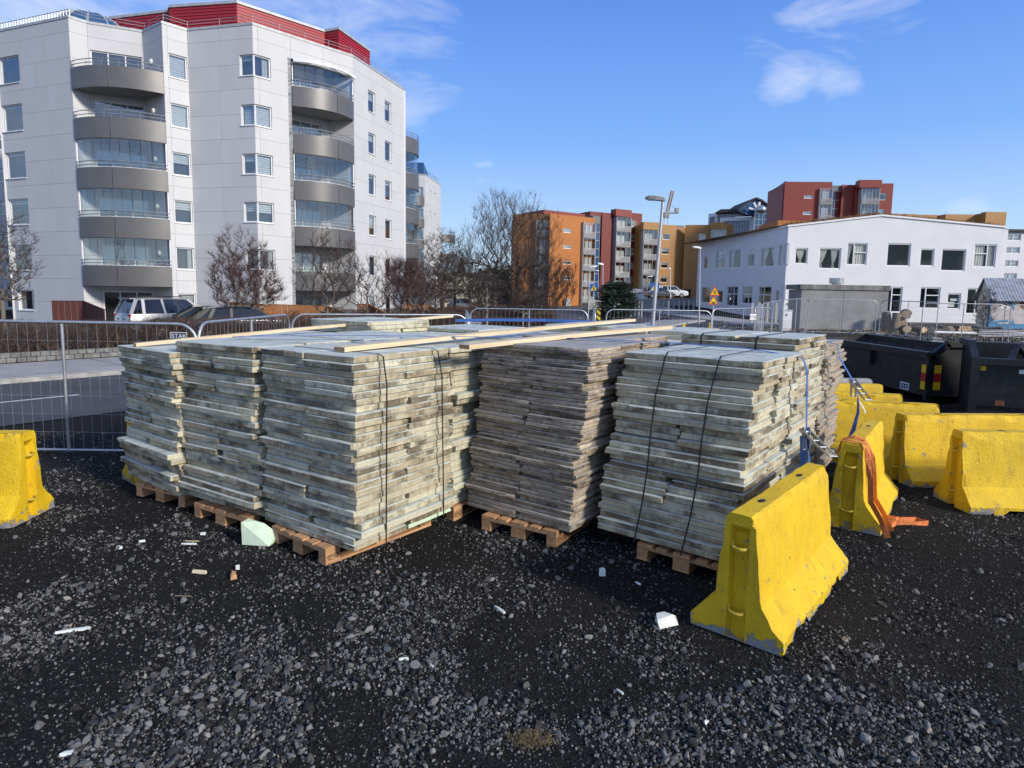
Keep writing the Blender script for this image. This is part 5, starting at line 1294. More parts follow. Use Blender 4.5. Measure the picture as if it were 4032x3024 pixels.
tb = thing('tan_apartment_block', at(2680, 1185, 124), 'tan panelled apartment block with dark glass stair tower behind the white school', 'building'); tb.location.z = 0; ORG[tb.name] = tb.location.copy()
f6 = fac_px(C6, 285, 556, 122, 620, 558, 124); z6 = f6.zp(*C6(500, 556))
H6_ = [crect(f6, C6, a, b, c, d) for a, b, c, d in ((495, 638, 566, 698), (485, 772, 557, 832), (478, 907, 548, 963), (470, 1040, 540, 1097), (465, 1168, 532, 1210))]
wall(f6, H6_, 0, f6.L, -.5, z6, tb, 'tan_panel'); boxback(f6, 0, f6.L+12, 0, z6-.2, tb, 'tan_panel', 10)
for i, h in enumerate(H6_): window(f6, *h, tb, cover=('blind', (.1, .6, .4, .3, .2)[i]), sill=False, fw=.1)
zb = f6.zp(*C6(350, 608)); glazed_bay(f6, f6.sp(*C6(290, 800)), f6.sp(*C6(424, 800)), [zb-2.86*k for k in range(5, -1, -1)], tb, 1.1)
f6.slab(MB(), f6.sp(*C6(288, 600)), f6.sp(*C6(432, 600)), zb, z6+.2, -.2, 1.25).build('bay_cap', 'tan_panel', tb)
f7 = fac_px(C6, 622, 562, 125, 706, 562, 125.3); stairglass(f7, 0, f7.L, -.5, f7.zp(*C6(660, 615)), tb); f7.slab(MB(), 0, f7.L, f7.zp(*C6(660, 615)), f7.zp(*C6(660, 562)), -3, -.4).build('stair_head', 'grey_panel', tb)
f8 = fac_px(C6, 708, 558, 124, 1160, 556, 122); z8 = f8.zp(*C6(800, 558))
H8 = [crect(f8, C6, 833, 640, 895, 697), crect(f8, C6, 685, 1155, 762, 1240)]
H8[1] = (.25, H8[1][1], 0, H8[1][3])
wall(f8, H8, 0, f8.L, -.5, z8, tb, 'tan_panel'); window(f8, *H8[0], tb, sill=False, fw=.1); window(f8, *H8[1], tb, mull=(2.2,), sill=False, frame='frame_grey', name='entrance')
zb = f8.zp(*C6(1010, 605)); glazed_bay(f8, f8.sp(*C6(942, 650)), f8.sp(*C6(1088, 650)), [zb-2.86*k for k in range(2, -1, -1)], tb, 1.1)
f8.slab(MB(), f8.sp(*C6(940, 600)), f8.sp(*C6(1095, 600)), zb, z8+.3, -.2, 1.3).build('bay_cap', 'tan_panel', tb)
# ------------------------------------------------------------------ red block on the rise to the right, with its low orange and tan wings
hb = thing('red_apartment_block', at(3300, 1190, 112), 'tall red apartment block with plum side wall rising above the white school roof', 'building'); hb.location.z = 0; ORG[hb.name] = hb.location.copy()
fa = fac_px(C6, 1520, 250, 122, 1592, 190, 117); fb = fac_px(C6, 1592, 185, 117, 1640, 155, 113); za = fb.zp(*C6(1620, 165))
for q, nm in ((fa, 0), (fb, 1)):
    hs = [crect(q, C6, 1552, 318, 1566, 355), crect(q, C6, 1543, 458, 1556, 490)] if nm == 0 else [crect(q, C6, 1590, 265, 1606, 335), crect(q, C6, 1578, 412, 1597, 482)]
    wall(q, hs, 0, q.L, 2, za, hb, 'plum_panel')
    for h in hs: window(q, *h, hb, sill=False, fw=.1, cover=('blind', 1.) if nm else None)
fc = fac_px(C6, 1640, 155, 112.5, 2080, 158, 112); zc = fc.zp(*C6(1800, 156)); U = lambda x, y: fc.sp(*C7(x, y))
Hc = [crect(fc, C7, 157, 160, 241, 194), crect(fc, C7, 147, 311, 231, 346)]
wall(fc, Hc, 0, fc.L, 2, zc, hb, 'brick_red_panel'); boxback(fc, 0, fc.L, 2, zc-.3, hb, 'brick_red_panel', 9)
for h in Hc: window(fc, *h, hb, sill=False, fw=.1, cover=('blind', .9))
zb = fc.zp(*C7(350, 100)); glazed_bay(fc, U(290, 250), U(408, 250), [zb-2.86*k for k in range(4, -1, -1)], hb, .5)
fd = fac_px(C7, 420, 70, 113.5, 515, 70, 113.5); stairglass(fd, 0, fd.L, 2, fd.zp(*C7(460, 125)), hb); fd.slab(MB(), 0, fd.L, fd.zp(*C7(460, 125)), fd.zp(*C7(460, 68)), -3, -.4).build('stair_head', 'grey_panel', hb)
fe = fac_px(C7, 515, 65, 113.5, 640, 65, 113.5); wall(fe, [], 0, fe.L, 2, fe.zp(*C7(580, 66)), hb, 'brick_red_panel')
ff_ = fac_px(C7, 640, 52, 113, 993, 52, 112.5); zf = ff_.zp(*C7(900, 52)); Uf = lambda x, y: ff_.sp(*C7(x, y))
Hf = [crect(ff_, C7, 840, 142, 923, 209), crect(ff_, C7, 827, 291, 910, 360)]
wall(ff_, Hf, 0, ff_.L, 2, zf, hb, 'brick_red_panel'); boxback(ff_, -3, ff_.L, 2, zf-.3, hb, 'dark_red_panel', 9)
for i, h in enumerate(Hf): window(ff_, *h, hb, sill=False, fw=.1, cover=('blind', .2 if i == 0 else 1.))
zb = ff_.zp(*C7(745, 104)); glazed_bay(ff_, Uf(660, 250), Uf(826, 250), [zb-2.86*k for k in range(4, -1, -1)], hb, 1.2, 5)
ff_.slab(MB(), Uf(640, 80), Uf(845, 80), zb, zf+.35, -.2, 1.4).build('bay_cap', 'brick_red_panel', hb)
lw = thing('low_orange_wing', at(3150, 1190, 104), 'low orange and plum wing peeping over the school roof below the tall red block', 'building'); lw.location.z = 0; ORG[lw.name] = lw.location.copy()
fl = fac_px(C6, 1478, 560, 106, 1572, 522, 102); fl.slab(MB(), 0, fl.L, 2, fl.zp(*C6(1530, 540)), -6, 0).build('side_wall', 'plum_panel', lw)
fl = fac_px(C6, 1572, 520, 101.5, 2100, 520, 101.5); fl.slab(MB(), 0, fl.L, 2, fl.zp(*C6(1700, 518)), -8, 0).build('wall', 'orange_panel', lw)
fl = fac_px(C6, 1385, 605, 106, 1478, 580, 106); fl.slab(MB(), 0, fl.L, 2, fl.zp(*C6(1430, 595)), -3, 0).build('step', 'orange_panel', lw)
tw = thing('low_tan_wing', at(3700, 1190, 112), 'low tan wing with a grey stair gap showing above the white school roof', 'building'); tw.location.z = 0; ORG[tw.name] = tw.location.copy()
for x0, x1, y0, dd in ((975, 1195, 337, 111), (1195, 1400, 345, 111.5), (1480, 1785, 342, 111.5)):
    fl = fac_px(C7, x0, y0, dd, x1, y0, dd); fl.slab(MB(), 0, fl.L-.02, 2, fl.zp(*C7((x0+x1)/2, y0)), -8, 0).build('wall', 'tan_panel', tw)
fl = fac_px(C7, 1400, 350, 113, 1480, 350, 113); stairglass(fl, 0, fl.L, 2, fl.zp(*C7(1440, 350)), tw)
fl = fac_px(C7, 1785, 338, 111, 2018, 345, 111); zz = fl.zp(*C7(1880, 338)); fl.slab(MB(), 0, fl.L, 2, zz, -8, 0).build('wall', 'tan_panel', tw)
glazed_bay(fl, fl.sp(*C7(1810, 420)), fl.sp(*C7(1978, 420)), [zz-2.4-2.86, zz-2.4], tw, 1.0); fl.slab(MB(), fl.sp(*C7(1810, 420))-.2, fl.sp(*C7(1978, 420))+.2, zz-2.4, zz+.2, -.1, 1.2).build('bay_cap', 'tan_panel', tw)
wb = thing('white_apartment_block', at(3990, 1190, 100), 'white flat-roofed apartment block beyond the painted shed', 'building'); wb.location.z = 0; ORG[wb.name] = wb.location.copy()
fl = fac_px(C7, 2000, 505, 100, 2420, 500, 100); zt = fl.zp(*C7(2100, 505)); Hq = [crect(fl, C7, a, b, c, d) for a, b, c, d in ((2042, 525, 2182, 585), (2030, 647, 2170, 705), (2020, 770, 2155, 828), (2008, 890, 2142, 950))]
wall(fl, Hq, 0, fl.L, 0, zt, wb, 'render_white'); boxback(fl, 0, fl.L, 0, zt-.3, wb, 'interior_dark')
for h in Hq: window(fl, *h, wb, mull=((h[0]+h[1])/2,), sill=False, fw=.12, cover=('blind', .7))
fl.slab(MB(), -.3, fl.L, zt, fl.zp(*C7(2100, 482)), -9, .4).build('roof_edge', 'dark_roof', wb)
# ------------------------------------------------------------------ glass office tower
gt = thing('glass_tower', at(2950, 1190, 190), 'blue glass office tower with curved sail roof behind the tan block', 'building'); gt.location.z = 0; ORG[gt.name] = gt.location.copy()
def curtain(fac, u0, u1, z0, z1, nu, nz, parent, out=0., name='curtain_wall'):
    r = fac.slab(MB(), u0, u1, z0, z1, out-.6, out-.3).build(name, 'interior_dark', parent); mb = MB()
    for i in range(nu+1): q = u0+(u1-u0)*i/nu; fac.slab(mb, q-.05, q+.05, z0, z1, out-.2, out+.03)
    for j in range(nz+1): z = z0+(z1-z0)*j/nz; fac.slab(mb, u0, u1, z-.05, z+.05, out-.2, out+.01)
    mb.build('mullions', 'tower_frame', r)
    for i in range(nu):
        for j in range(nz):
            a, b = u0+(u1-u0)*i/nu, u0+(u1-u0)*(i+1)/nu; c, d = z0+(z1-z0)*j/nz, z0+(z1-z0)*(j+1)/nz
            MB().plate([fac.pt(a, c, out-.12), fac.pt(b, c, out-.12), fac.pt(b, d, out-.12), fac.pt(a, d, out-.12)], fac.n3, .02).build('pane', 'tower_glass', r)
    return r
ft = fac_px(C6, 920, 450, 195, 1003, 450, 192); zt = ft.zp(*C6(960, 450)); ft.slab(MB(), 0, ft.L, 0, zt, -8, -.2).build('white_shaft', 'render_white', gt); curtain(ft, ft.L*.25, ft.L*.72, 2, zt-1, 2, 9, gt)
fm = fac_px(C6, 1003, 445, 190, 1362, 437, 186); zt = fm.zp(*C6(1180, 440)); zm = fm.zp(*C6(1180, 488))
curtain(fm, fm.L*.03, fm.L, zm+.3, zt-.4, 12, 2, gt, -.8)
MB().plate([fm.pt(-.5, zt, .8), fm.pt(fm.L*.1, zt+.9, .8), fm.pt(fm.L, zt+.9, .8), fm.pt(fm.L, zt-.1, .8), fm.pt(fm.L*.1, zt-.1, .8)], -fm.n3, 9).build('roof_edge', 'dark_roof', gt)
u0, u1 = fm.sp(*C6(1030, 560)), fm.sp(*C6(1342, 560)); fm.slab(MB(), u0, u1, zm-1., zm, -.6, .3).build('portal_beam', 'render_white', gt); fm.slab(MB(), u0, u0+1, 0, zm-1, -.6, .3).build('portal_leg', 'render_white', gt); fm.slab(MB(), u1-1, u1, 0, zm-1, -.6, .3).build('portal_leg', 'render_white', gt)
curtain(fm, u0+1, u1-1, 2, zm-1, 9, 9, gt, -.1)
fw = fac_px(C6, 1362, 330, 184, 1470, 380, 184); zw = fw.zp(*C6(1400, 400))
curtain(fw, 0, fw.L, 2, zw, 3, 16, gt, .2)
pk = []
for (x, y) in ((1205, 425), (1260, 380), (1320, 335), (1370, 315), (1420, 335), (1460, 362), (1485, 382)): p = at(*C6(x, y), 184); pk.append(Vector((p.x, p.y, p.z)))
mb = MB()
for a, b in zip(pk, pk[1:]): mb.plate([a, b, b+Vector((0, 14, 0)), a+Vector((0, 14, 0))], Vector((0, 0, 1)), .5)
mb.build('sail_roof', 'dark_roof', gt)
zlow = pk[0].z; mb = MB(); mb.add([tuple(p+Vector((0, 1, -.1))) for p in pk]+[(pk[-1].x, 185, zlow-3), (pk[0].x, 185, zlow)], [tuple(range(len(pk)+2))]); mb.build('gable_glass', 'tower_glass', gt)
mb = MB(); c_ = at(*C6(1395, 470), 182)
for q in ((1300, 400), (1345, 350), (1400, 345), (1440, 385)): p = at(*C6(*q), 182.5); mb.beam((p.x, p.y, p.z), (at(*C6(1390, 420), 182.5).x, 182.5, at(*C6(1390, 430), 182.5).z), .5, .5)
mb.build('strut', 'render_white', gt)
sp_ = at(*C6(1418, 415), 181.5); bm = bmesh.new(); bmesh.ops.create_icosphere(bm, subdivisions=2, radius=1.3); me = bpy.data.meshes.new('roof_ball'); bm.to_mesh(me); bm.free(); me.materials.append(MATS['steel_bright']); me.shade_smooth(); o = bpy.data.objects.new('roof_ball', me); COL.objects.link(o); o.parent = gt; o.location = Vector(sp_)-gt.location
fz = fac_px(C6, 1466, 450, 185, 1512, 450, 185); curtain(fz, 0, fz.L, 2, fz.zp(*C6(1490, 450)), 2, 8, gt); fz.slab(MB(), -.2, fz.L+.2, fz.zp(*C6(1490, 450)), fz.zp(*C6(1490, 443)), -6, .5).build('roof_edge', 'dark_roof', gt)
# ------------------------------------------------------------------ tower crane
cr = thing('tower_crane', at(2623, 1180, 230), 'distant tower crane with raised jib behind the apartment roofs', 'crane'); cr.location.z = 0; ORG[cr.name] = cr.location.copy()
def lattice(a, b, w, nseg, r):
    a, b = Vector(a), Vector(b); t = (b-a).normalized(); x = t.cross(Vector((0, 1, 0))).normalized(); y = t.cross(x); mb = MB()
    cs = [x*w/2+y*w/2, x*w/2-y*w/2, -x*w/2-y*w/2, -x*w/2+y*w/2]
    for c in cs: mb.tube([a+c, b+c], r, 4)
    for i in range(nseg):
        p, q = a+(b-a)*i/nseg, a+(b-a)*(i+1)/nseg
        for j in range(4): mb.tube([p+cs[j], q+cs[(j+1) % 4]], r*.6, 3)
    return mb
pb, ptop, pj_ = at(*C6(528, 760), 230), at(*C6(530, 475), 230), at(*C6(588, 240), 230)
lattice((pb.x, 230, 0), ptop, 1.3, 18, .10).build('mast', 'frame_white', cr); lattice(ptop, pj_, .9, 16, .12).build('jib', 'tan_panel', cr)
MB().box(ptop+Vector((0, 0, .3)), (1.8, 1.8, 1.6)).build('cab', 'grey_post', cr); MB().beam(ptop+Vector((-1, 0, 1)), ptop+Vector((4.2, 0, 1.2)), 1.4, .5).build('counter_jib', 'frame_grey', cr)
MB().box(ptop+Vector((3.6, 0, 2.0)), (1.2, 1.6, 1.6)).build('counterweight', 'bare_concrete', cr); MB().tube([ptop+Vector((3.8, 0, 2)), ptop+Vector((.3, 0, 5)), pj_*.6+ptop*.4], .07, 4).build('stay', 'frame_grey', cr)
# ------------------------------------------------------------------ white school with a sod roof
sc = thing('school_building', (25, 56, .3), 'white two-storey rendered building with low gabled sod roof and curtained windows', 'building')
c0_ = at(3105, 890, 52.); fL = at(2751, 960, 71.5); rE = at(3958, 894, 52.); rdg = at(3471, 848, 52.)
fs1 = Facade(c0_.xy, rE.xy); zE = c0_.z; GB = .2
upw = [(72, 655, 190, 805), (295, 655, 500, 852), (555, 608, 745, 816), (930, 612, 1150, 826), (1240, 662, 1370, 826), (1437, 665, 1663, 872), (1740, 620, 1948, 836)]
low = [(935, 1018, 1070, 1257), (1235, 1022, 1425, 1222), (1492, 1078, 1617, 1226), (1672, 1030, 1800, 1272)]
Hs = [crect(fs1, C7, *q) for q in upw+low]
wall(fs1, Hs, 0, fs1.L, GB, zE, sc, 'render_white', .35)
sr, zr_ = fs1.px(3471, 848)
MB().plate([fs1.pt(0, zE, 0), fs1.pt(sr, zr_, 0), fs1.pt(fs1.L, fs1.zp(3956, 894), 0), fs1.pt(fs1.L, zE-.001, 0)], -fs1.n3, .35).build('gable', 'render_white', sc)
cur = [(.5,), (0, 1), (0, 2), None, None, None, (0, 1)]
for i, h in enumerate(Hs):
    w_ = h[1]-h[0]; c = None; mu = (); tr = ()
    if i == 0: c = ('curtain', (h[0]+.12, h[1]-.12, (h[0]+h[1])/2))
    if i == 1: c = ('curtain', (h[0]+.1, h[0]+w_*.42, h[0]+w_*.12), (h[0]+w_*.58, h[1]-.1, h[0]+w_*.68))
    if i == 2: c = ('curtain', (h[0]+.08, h[0]+w_*.33, h[0]+w_*.12), (h[0]+w_*.42, h[1]-.1, None)); mu = (h[0]+w_*.36,); tr = ((h[0]+w_*.36, h[1], h[3]-.75),)
    if i == 6: c = ('curtain', (h[0]+.1, h[0]+w_*.55, None), (h[0]+w_*.7, h[1]-.1, None)); mu = (h[0]+w_*.62,); tr = ((h[0], h[0]+w_*.62, h[3]-.75),)
    if i in (7, 8): mu = (h[0]+w_*.3,); tr = ((h[0]+w_*.3, h[1], h[3]-.65),)
    if i == 10: mu = (h[0]+w_*.7,)
    window(fs1, *h, sc, mull=mu, trans=tr, cover=c, sill=False, fw=.09, out=-.06, pane='pane_clear')
for i, (a, b, c, d) in enumerate(((1535, 1128, 1605, 1150), (1500, 1158, 1572, 1185), (1505, 1183, 1570, 1205))):
    h = crect(fs1, C7, a, b, c, d); fs1.slab(MB(), *h, -.19, -.17).build('paper_notice', 'sign_white', sc)
fs2 = Facade(fL.xy, c0_.xy)
wu = [(878, 850, 932, 970), (990, 800, 1080, 965), (1112, 790, 1222, 962), (1288, 825, 1350, 950), (1408, 768, 1532, 950), (1570, 750, 1610, 945), (1618, 730, 1665, 935), (855, 1135, 935, 1285), (1002, 1170, 1055, 1285), (1090, 1130, 1195, 1318), (1235, 1130, 1330, 1297), (1385, 1130, 1505, 1330), (1545, 1165, 1580, 1280), (1600, 1120, 1633, 1310)]
Hs2 = [crect(fs2, C6, *q) for q in wu]
wall(fs2, Hs2, 0, fs2.L-.01, .3, zE, sc, 'render_white', .35)
for i, h in enumerate(Hs2):
    w_ = h[1]-h[0]; c = None; mu = (); tr = ()
    if i == 1: mu = (h[0]+w_*.62,); tr = ((h[0], h[0]+w_*.62, h[3]-.8),)
    if i == 4: c = ('curtain', (h[0]+.1, h[0]+w_*.5, h[0]+w_*.1), (h[0]+w_*.62, h[1]-.1, h[1]-.2))
    if i in (5, 6): c = ('blind', .95)
    if i in (9, 10, 11): mu = (h[0]+w_*(.6 if i != 11 else .4),); tr = ((h[0], h[1], h[3]-.75),)
    window(fs2, *h, sc, mull=mu, trans=tr, cover=c, sill=False, fw=.09, out=-.06, pane='pane_clear')
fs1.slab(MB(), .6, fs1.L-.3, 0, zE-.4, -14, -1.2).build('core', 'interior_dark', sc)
eg = Facade(rE.xy, Vector((rE.x-.5, rE.y+16))); eg.slab(MB(), 0, eg.L, .2, zE, -.3, 0).build('end_wall', 'render_white', sc)
# roof: two low planes of dry sod with a white edge
def roofplane(a, b, dep, nm):
    d0 = Vector((-.15, 1, 0))*dep
    q = [a, b, b+d0, a+d0]; nrm = (q[1]-q[0]).cross(q[3]-q[0]).normalized(); nrm = nrm if nrm.z > 0 else -nrm
    MB().plate(q, nrm, .14).build(nm, 'sod', sc)
A0, B0, C0 = fs1.pt(-.05, zE+.02, -.2), fs1.pt(sr, zr_+.02, -.2), fs1.pt(fs1.L+.05, fs1.zp(3956, 894)+.02, -.2)
roofplane(A0, B0, 20, 'sod_roof'); roofplane(B0, C0, 20, 'sod_roof')
ed = MB(); ed.beam(fs1.pt(-.1, zE, .05), fs1.pt(sr, zr_, .05), .12, .14); ed.beam(fs1.pt(sr, zr_, .05), fs1.pt(fs1.L+.1, fs1.zp(3956, 894), .05), .12, .14); ed.beam(fs2.pt(0, zE, .05), fs2.pt(fs2.L, zE, .05), .12, .14)
ed.build('roof_edge', 'frame_white', sc)
# ragged grass along the roof edge
mb = MB(); rdg_ = random.Random(4)
for (a, b) in ((A0, B0), (B0, C0)):
    for i in range(420):
        p = a+(b-a)*rdg_.random()+Vector((0, rdg_.uniform(.1, 1.2), .12)); h = rdg_.uniform(.08, .26); mb.tube([p, p+Vector((rdg_.gauss(0, .1), 0, h))], .025, 3, False, .01)
tag(mb.build('roof_grass', 'sod', sc), kind='stuff')
# ------------------------------------------------------------------ concrete hut with a vent
hu = thing('concrete_hut', at(3300, 1300, 38), 'grey concrete utility hut with stained cap and round steel roof vent', 'hut'); hu.location.z = .3; ORG[hu.name] = hu.location.copy()
YH = 37.5
h0, h1 = at(*C7(125, 1200), YH), at(*C7(937, 1200), YH); hz0, hz1 = .15, at(*C7(500, 1046), YH).z; hzc_ = at(*C7(500, 1000), YH).z
fh = Facade(h0.xy, h1.xy); fh.slab(MB(), 0, fh.L*.483, hz0, hz1, -.3, 0).build('wall_panel', 'hut_concrete', hu); fh.slab(MB(), fh.L*.487, fh.L, hz0, hz1, -.3, 0).build('wall_panel', 'hut_concrete', hu)
fh.slab(MB(), fh.L*.482, fh.L*.488, hz0, hz1, -.3, -.03).build('panel_joint', 'interior_dark', hu)
fh.slab(MB(), 0, fh.L, hz0, hz1-.02, -1.75, -.3).build('body', 'hut_concrete', hu)
fh.slab(MB(), -.12, fh.L+.06, hz1, hzc_, -1.9, .08).build('cap', 'hut_stained', hu)
vc = at(*C7(458, 985), YH+.9); mb = MB(); mb.tube([(vc.x, vc.y, hzc_), (vc.x, vc.y, hzc_+.12)], .26, 16); mb.build('vent_neck', 'steel_bright', hu, smooth=40); MB().tube([(vc.x, vc.y, hzc_+.10), (vc.x, vc.y, hzc_+.42)], .40, 20).build('vent_hood', 'steel_bright', hu, smooth=40)
# ------------------------------------------------------------------ shed with corrugated roof and a painted wall
sh = thing('painted_shed', at(3960, 1275, 42), 'small shed with corrugated metal roof and a painted blue wall', 'shed'); sh.location.z = .3; ORG[sh.name] = sh.location.copy()
YS = 42.; s0 = at(*C7(1893, 1200), YS); zb_, zt_ = .25, at(*C7(1950, 1132), YS).z; s1 = Vector((s0.x+6.5, YS+.4)); fsd = Facade(s0.xy, s1)
fsd.slab(MB(), 0, fsd.L, zb_, zt_, -.15, 0).build('wall', 'mural_blue', sh)
cw = lambda x, y: fsd.px(*C7(x, y))
def splash(pts, mat, o_): MB().plate([fsd.pt(*cw(*p), o_) for p in pts], fsd.n3, .004).build('painted_patch', mat, sh)
splash([(1905, 1200), (1960, 1150), (2060, 1165), (2110, 1240), (2095, 1330), (2060, 1365), (1960, 1360), (1915, 1320), (1893, 1260)], 'mural_skin', .002)
splash([(2085, 1150), (2209, 1140), (2320, 1180), (2320, 1360), (2120, 1365), (2090, 1290), (2120, 1220)], 'mural_skin', .003)
splash([(1985, 1205), (2015, 1192), (2060, 1200), (2075, 1215), (2040, 1224), (2000, 1220)], 'foam_white', .008)
splash([(2015, 1196), (2045, 1198), (2048, 1218), (2020, 1218)], 'mural_dark', .013)
splash([(1970, 1190), (2020, 1174), (2080, 1188), (2085, 1198), (2020, 1186), (1975, 1202)], 'mural_dark', .009)
splash([(2170, 1150), (2209, 1150), (2209, 1230), (2175, 1215)], 'rust', .009)
splash([(1940, 1335), (2050, 1325), (2070, 1345), (1950, 1352)], 'mural_blue', .009)
gp = at(*C7(1778, 1130), YS+3.2); rt = at(*C7(1845, 935), YS+1.6)
MB().plate([(s0.x, s0.y, zb_), (s0.x, s0.y, zt_), (rt.x, rt.y, rt.z-.1), (gp.x, gp.y, zt_), (gp.x, gp.y, zb_)], (1, .1, 0), .1).build('gable_wall', 'cream_render', sh)
mb = MB(); nW = 60; Lr = fsd.L+.3
e0 = Vector((s0.x-.15, s0.y-.35, zt_-.12)); r0 = Vector((rt.x-.1, rt.y, rt.z)); al = fsd.t3
for i in range(nW*2+1):
    w = .035*math.sin(i*math.pi); ph = i*math.pi/2; hgt = .03*math.sin(ph); o_ = al*(Lr*i/(nW*2))
    mb.V += [tuple(e0+o_+Vector((0, 0, hgt))), tuple(r0+o_+Vector((0, 0, hgt)))]
for i in range(nW*2): mb.F.append((i*2, i*2+2, i*2+3, i*2+1))
mb.build('corrugated_roof', 'zinc_sheet', sh, smooth=60)
MB().plate([r0+Vector((0, 0, .02)), r0+al*Lr+Vector((0, 0, .02)), (gp.x-.2+al.x*Lr, gp.y+.3+al.y*Lr, zt_-.1), (gp.x-.2, gp.y+.3, zt_-.1)], (0, 0, -1), .03).build('rear_roof', 'zinc_sheet', sh)
# ------------------------------------------------------------------ cream house far behind the trees
ch = thing('cream_house', at(1830, 1190, 92), 'cream house with dark pitched roof behind bare trees', 'house'); ch.location.z = 0; ORG[ch.name] = ch.location.copy()
fh2 = fac_px(C5, 540, 1180, 92, 1010, 1180, 94); sa, za_ = fh2.px(*C5(550, 975)); sb, zb2 = fh2.px(*C5(660, 945)); sc2, zc2 = fh2.px(*C5(1010, 1012))
Hh = [crect(fh2, C5, *q) for q in ((620, 1005, 655, 1040), (838, 1015, 860, 1060), (870, 1015, 890, 1060), (835, 1100, 860, 1160), (868, 1100, 892, 1160))]
wall(fh2, Hh, 0, fh2.L, 0, zc2, ch, 'cream_render')
MB().plate([fh2.pt(0, zc2, 0), fh2.pt(0, za_, 0), fh2.pt(sb, zb2, 0), fh2.pt(fh2.L, zc2+.001, 0)], -fh2.n3, .3).build('gable', 'cream_render', ch)
for h in Hh: window(fh2, *h, ch, sill=False, fw=.08)
mb = MB(); mb.plate([fh2.pt(-1, za_-.5, .6), fh2.pt(sb, zb2+.1, .6), fh2.pt(sb, zb2+.1, -9), fh2.pt(-1, za_-.5, -9)], (0, 0, 1), .25); mb.plate([fh2.pt(sb, zb2+.1, .6), fh2.pt(fh2.L+.8, zc2-.1, .6), fh2.pt(fh2.L+.8, zc2-.1, -9), fh2.pt(sb, zb2+.1, -9)], (0, 0, 1), .25)
mb.build('roof', 'dark_roof', ch); fh2.slab(MB(), .2, fh2.L-.2, 0, zc2-.1, -8, -.8).build('core', 'cream_render', ch)
bl = fh2.slab(MB(), *crect(fh2, C5, 605, 1080, 750, 1088), -.1, 1.3).build('balcony', 'grey_post', ch)
# ------------------------------------------------------------------ bare trees, grown by attaching twigs to the nearest branch
def prisms(P, Q, r0, r1, n=3):
    """n-sided prisms between point arrays P and Q with end radii"""
    P = np.asarray(P, float); Q = np.asarray(Q, float); d = Q-P; L = np.linalg.norm(d, axis=1)+1e-9; d = d/L[:, None]
    ref = np.where(np.abs(d[:, 2:3]) < .9, np.array([[0, 0, 1.]]), np.array([[1., 0, 0]])); x = np.cross(d, ref); x /= np.linalg.norm(x, axis=1)[:, None]; y = np.cross(d, x)
    m = len(P); V = np.empty((m, 2*n, 3))
    for j in range(n):
        a = 2*math.pi*j/n; o = x*math.cos(a)+y*math.sin(a)
        V[:, j] = P+o*np.asarray(r0).reshape(-1, 1); V[:, n+j] = Q+o*np.asarray(r1).reshape(-1, 1)
    f = np.array([[j, (j+1) % n, n+(j+1) % n, n+j] for j in range(n)]); Fc = (f[None]+(np.arange(m)*2*n)[:, None, None]).reshape(-1, 4)
    return V.reshape(-1, 3), Fc
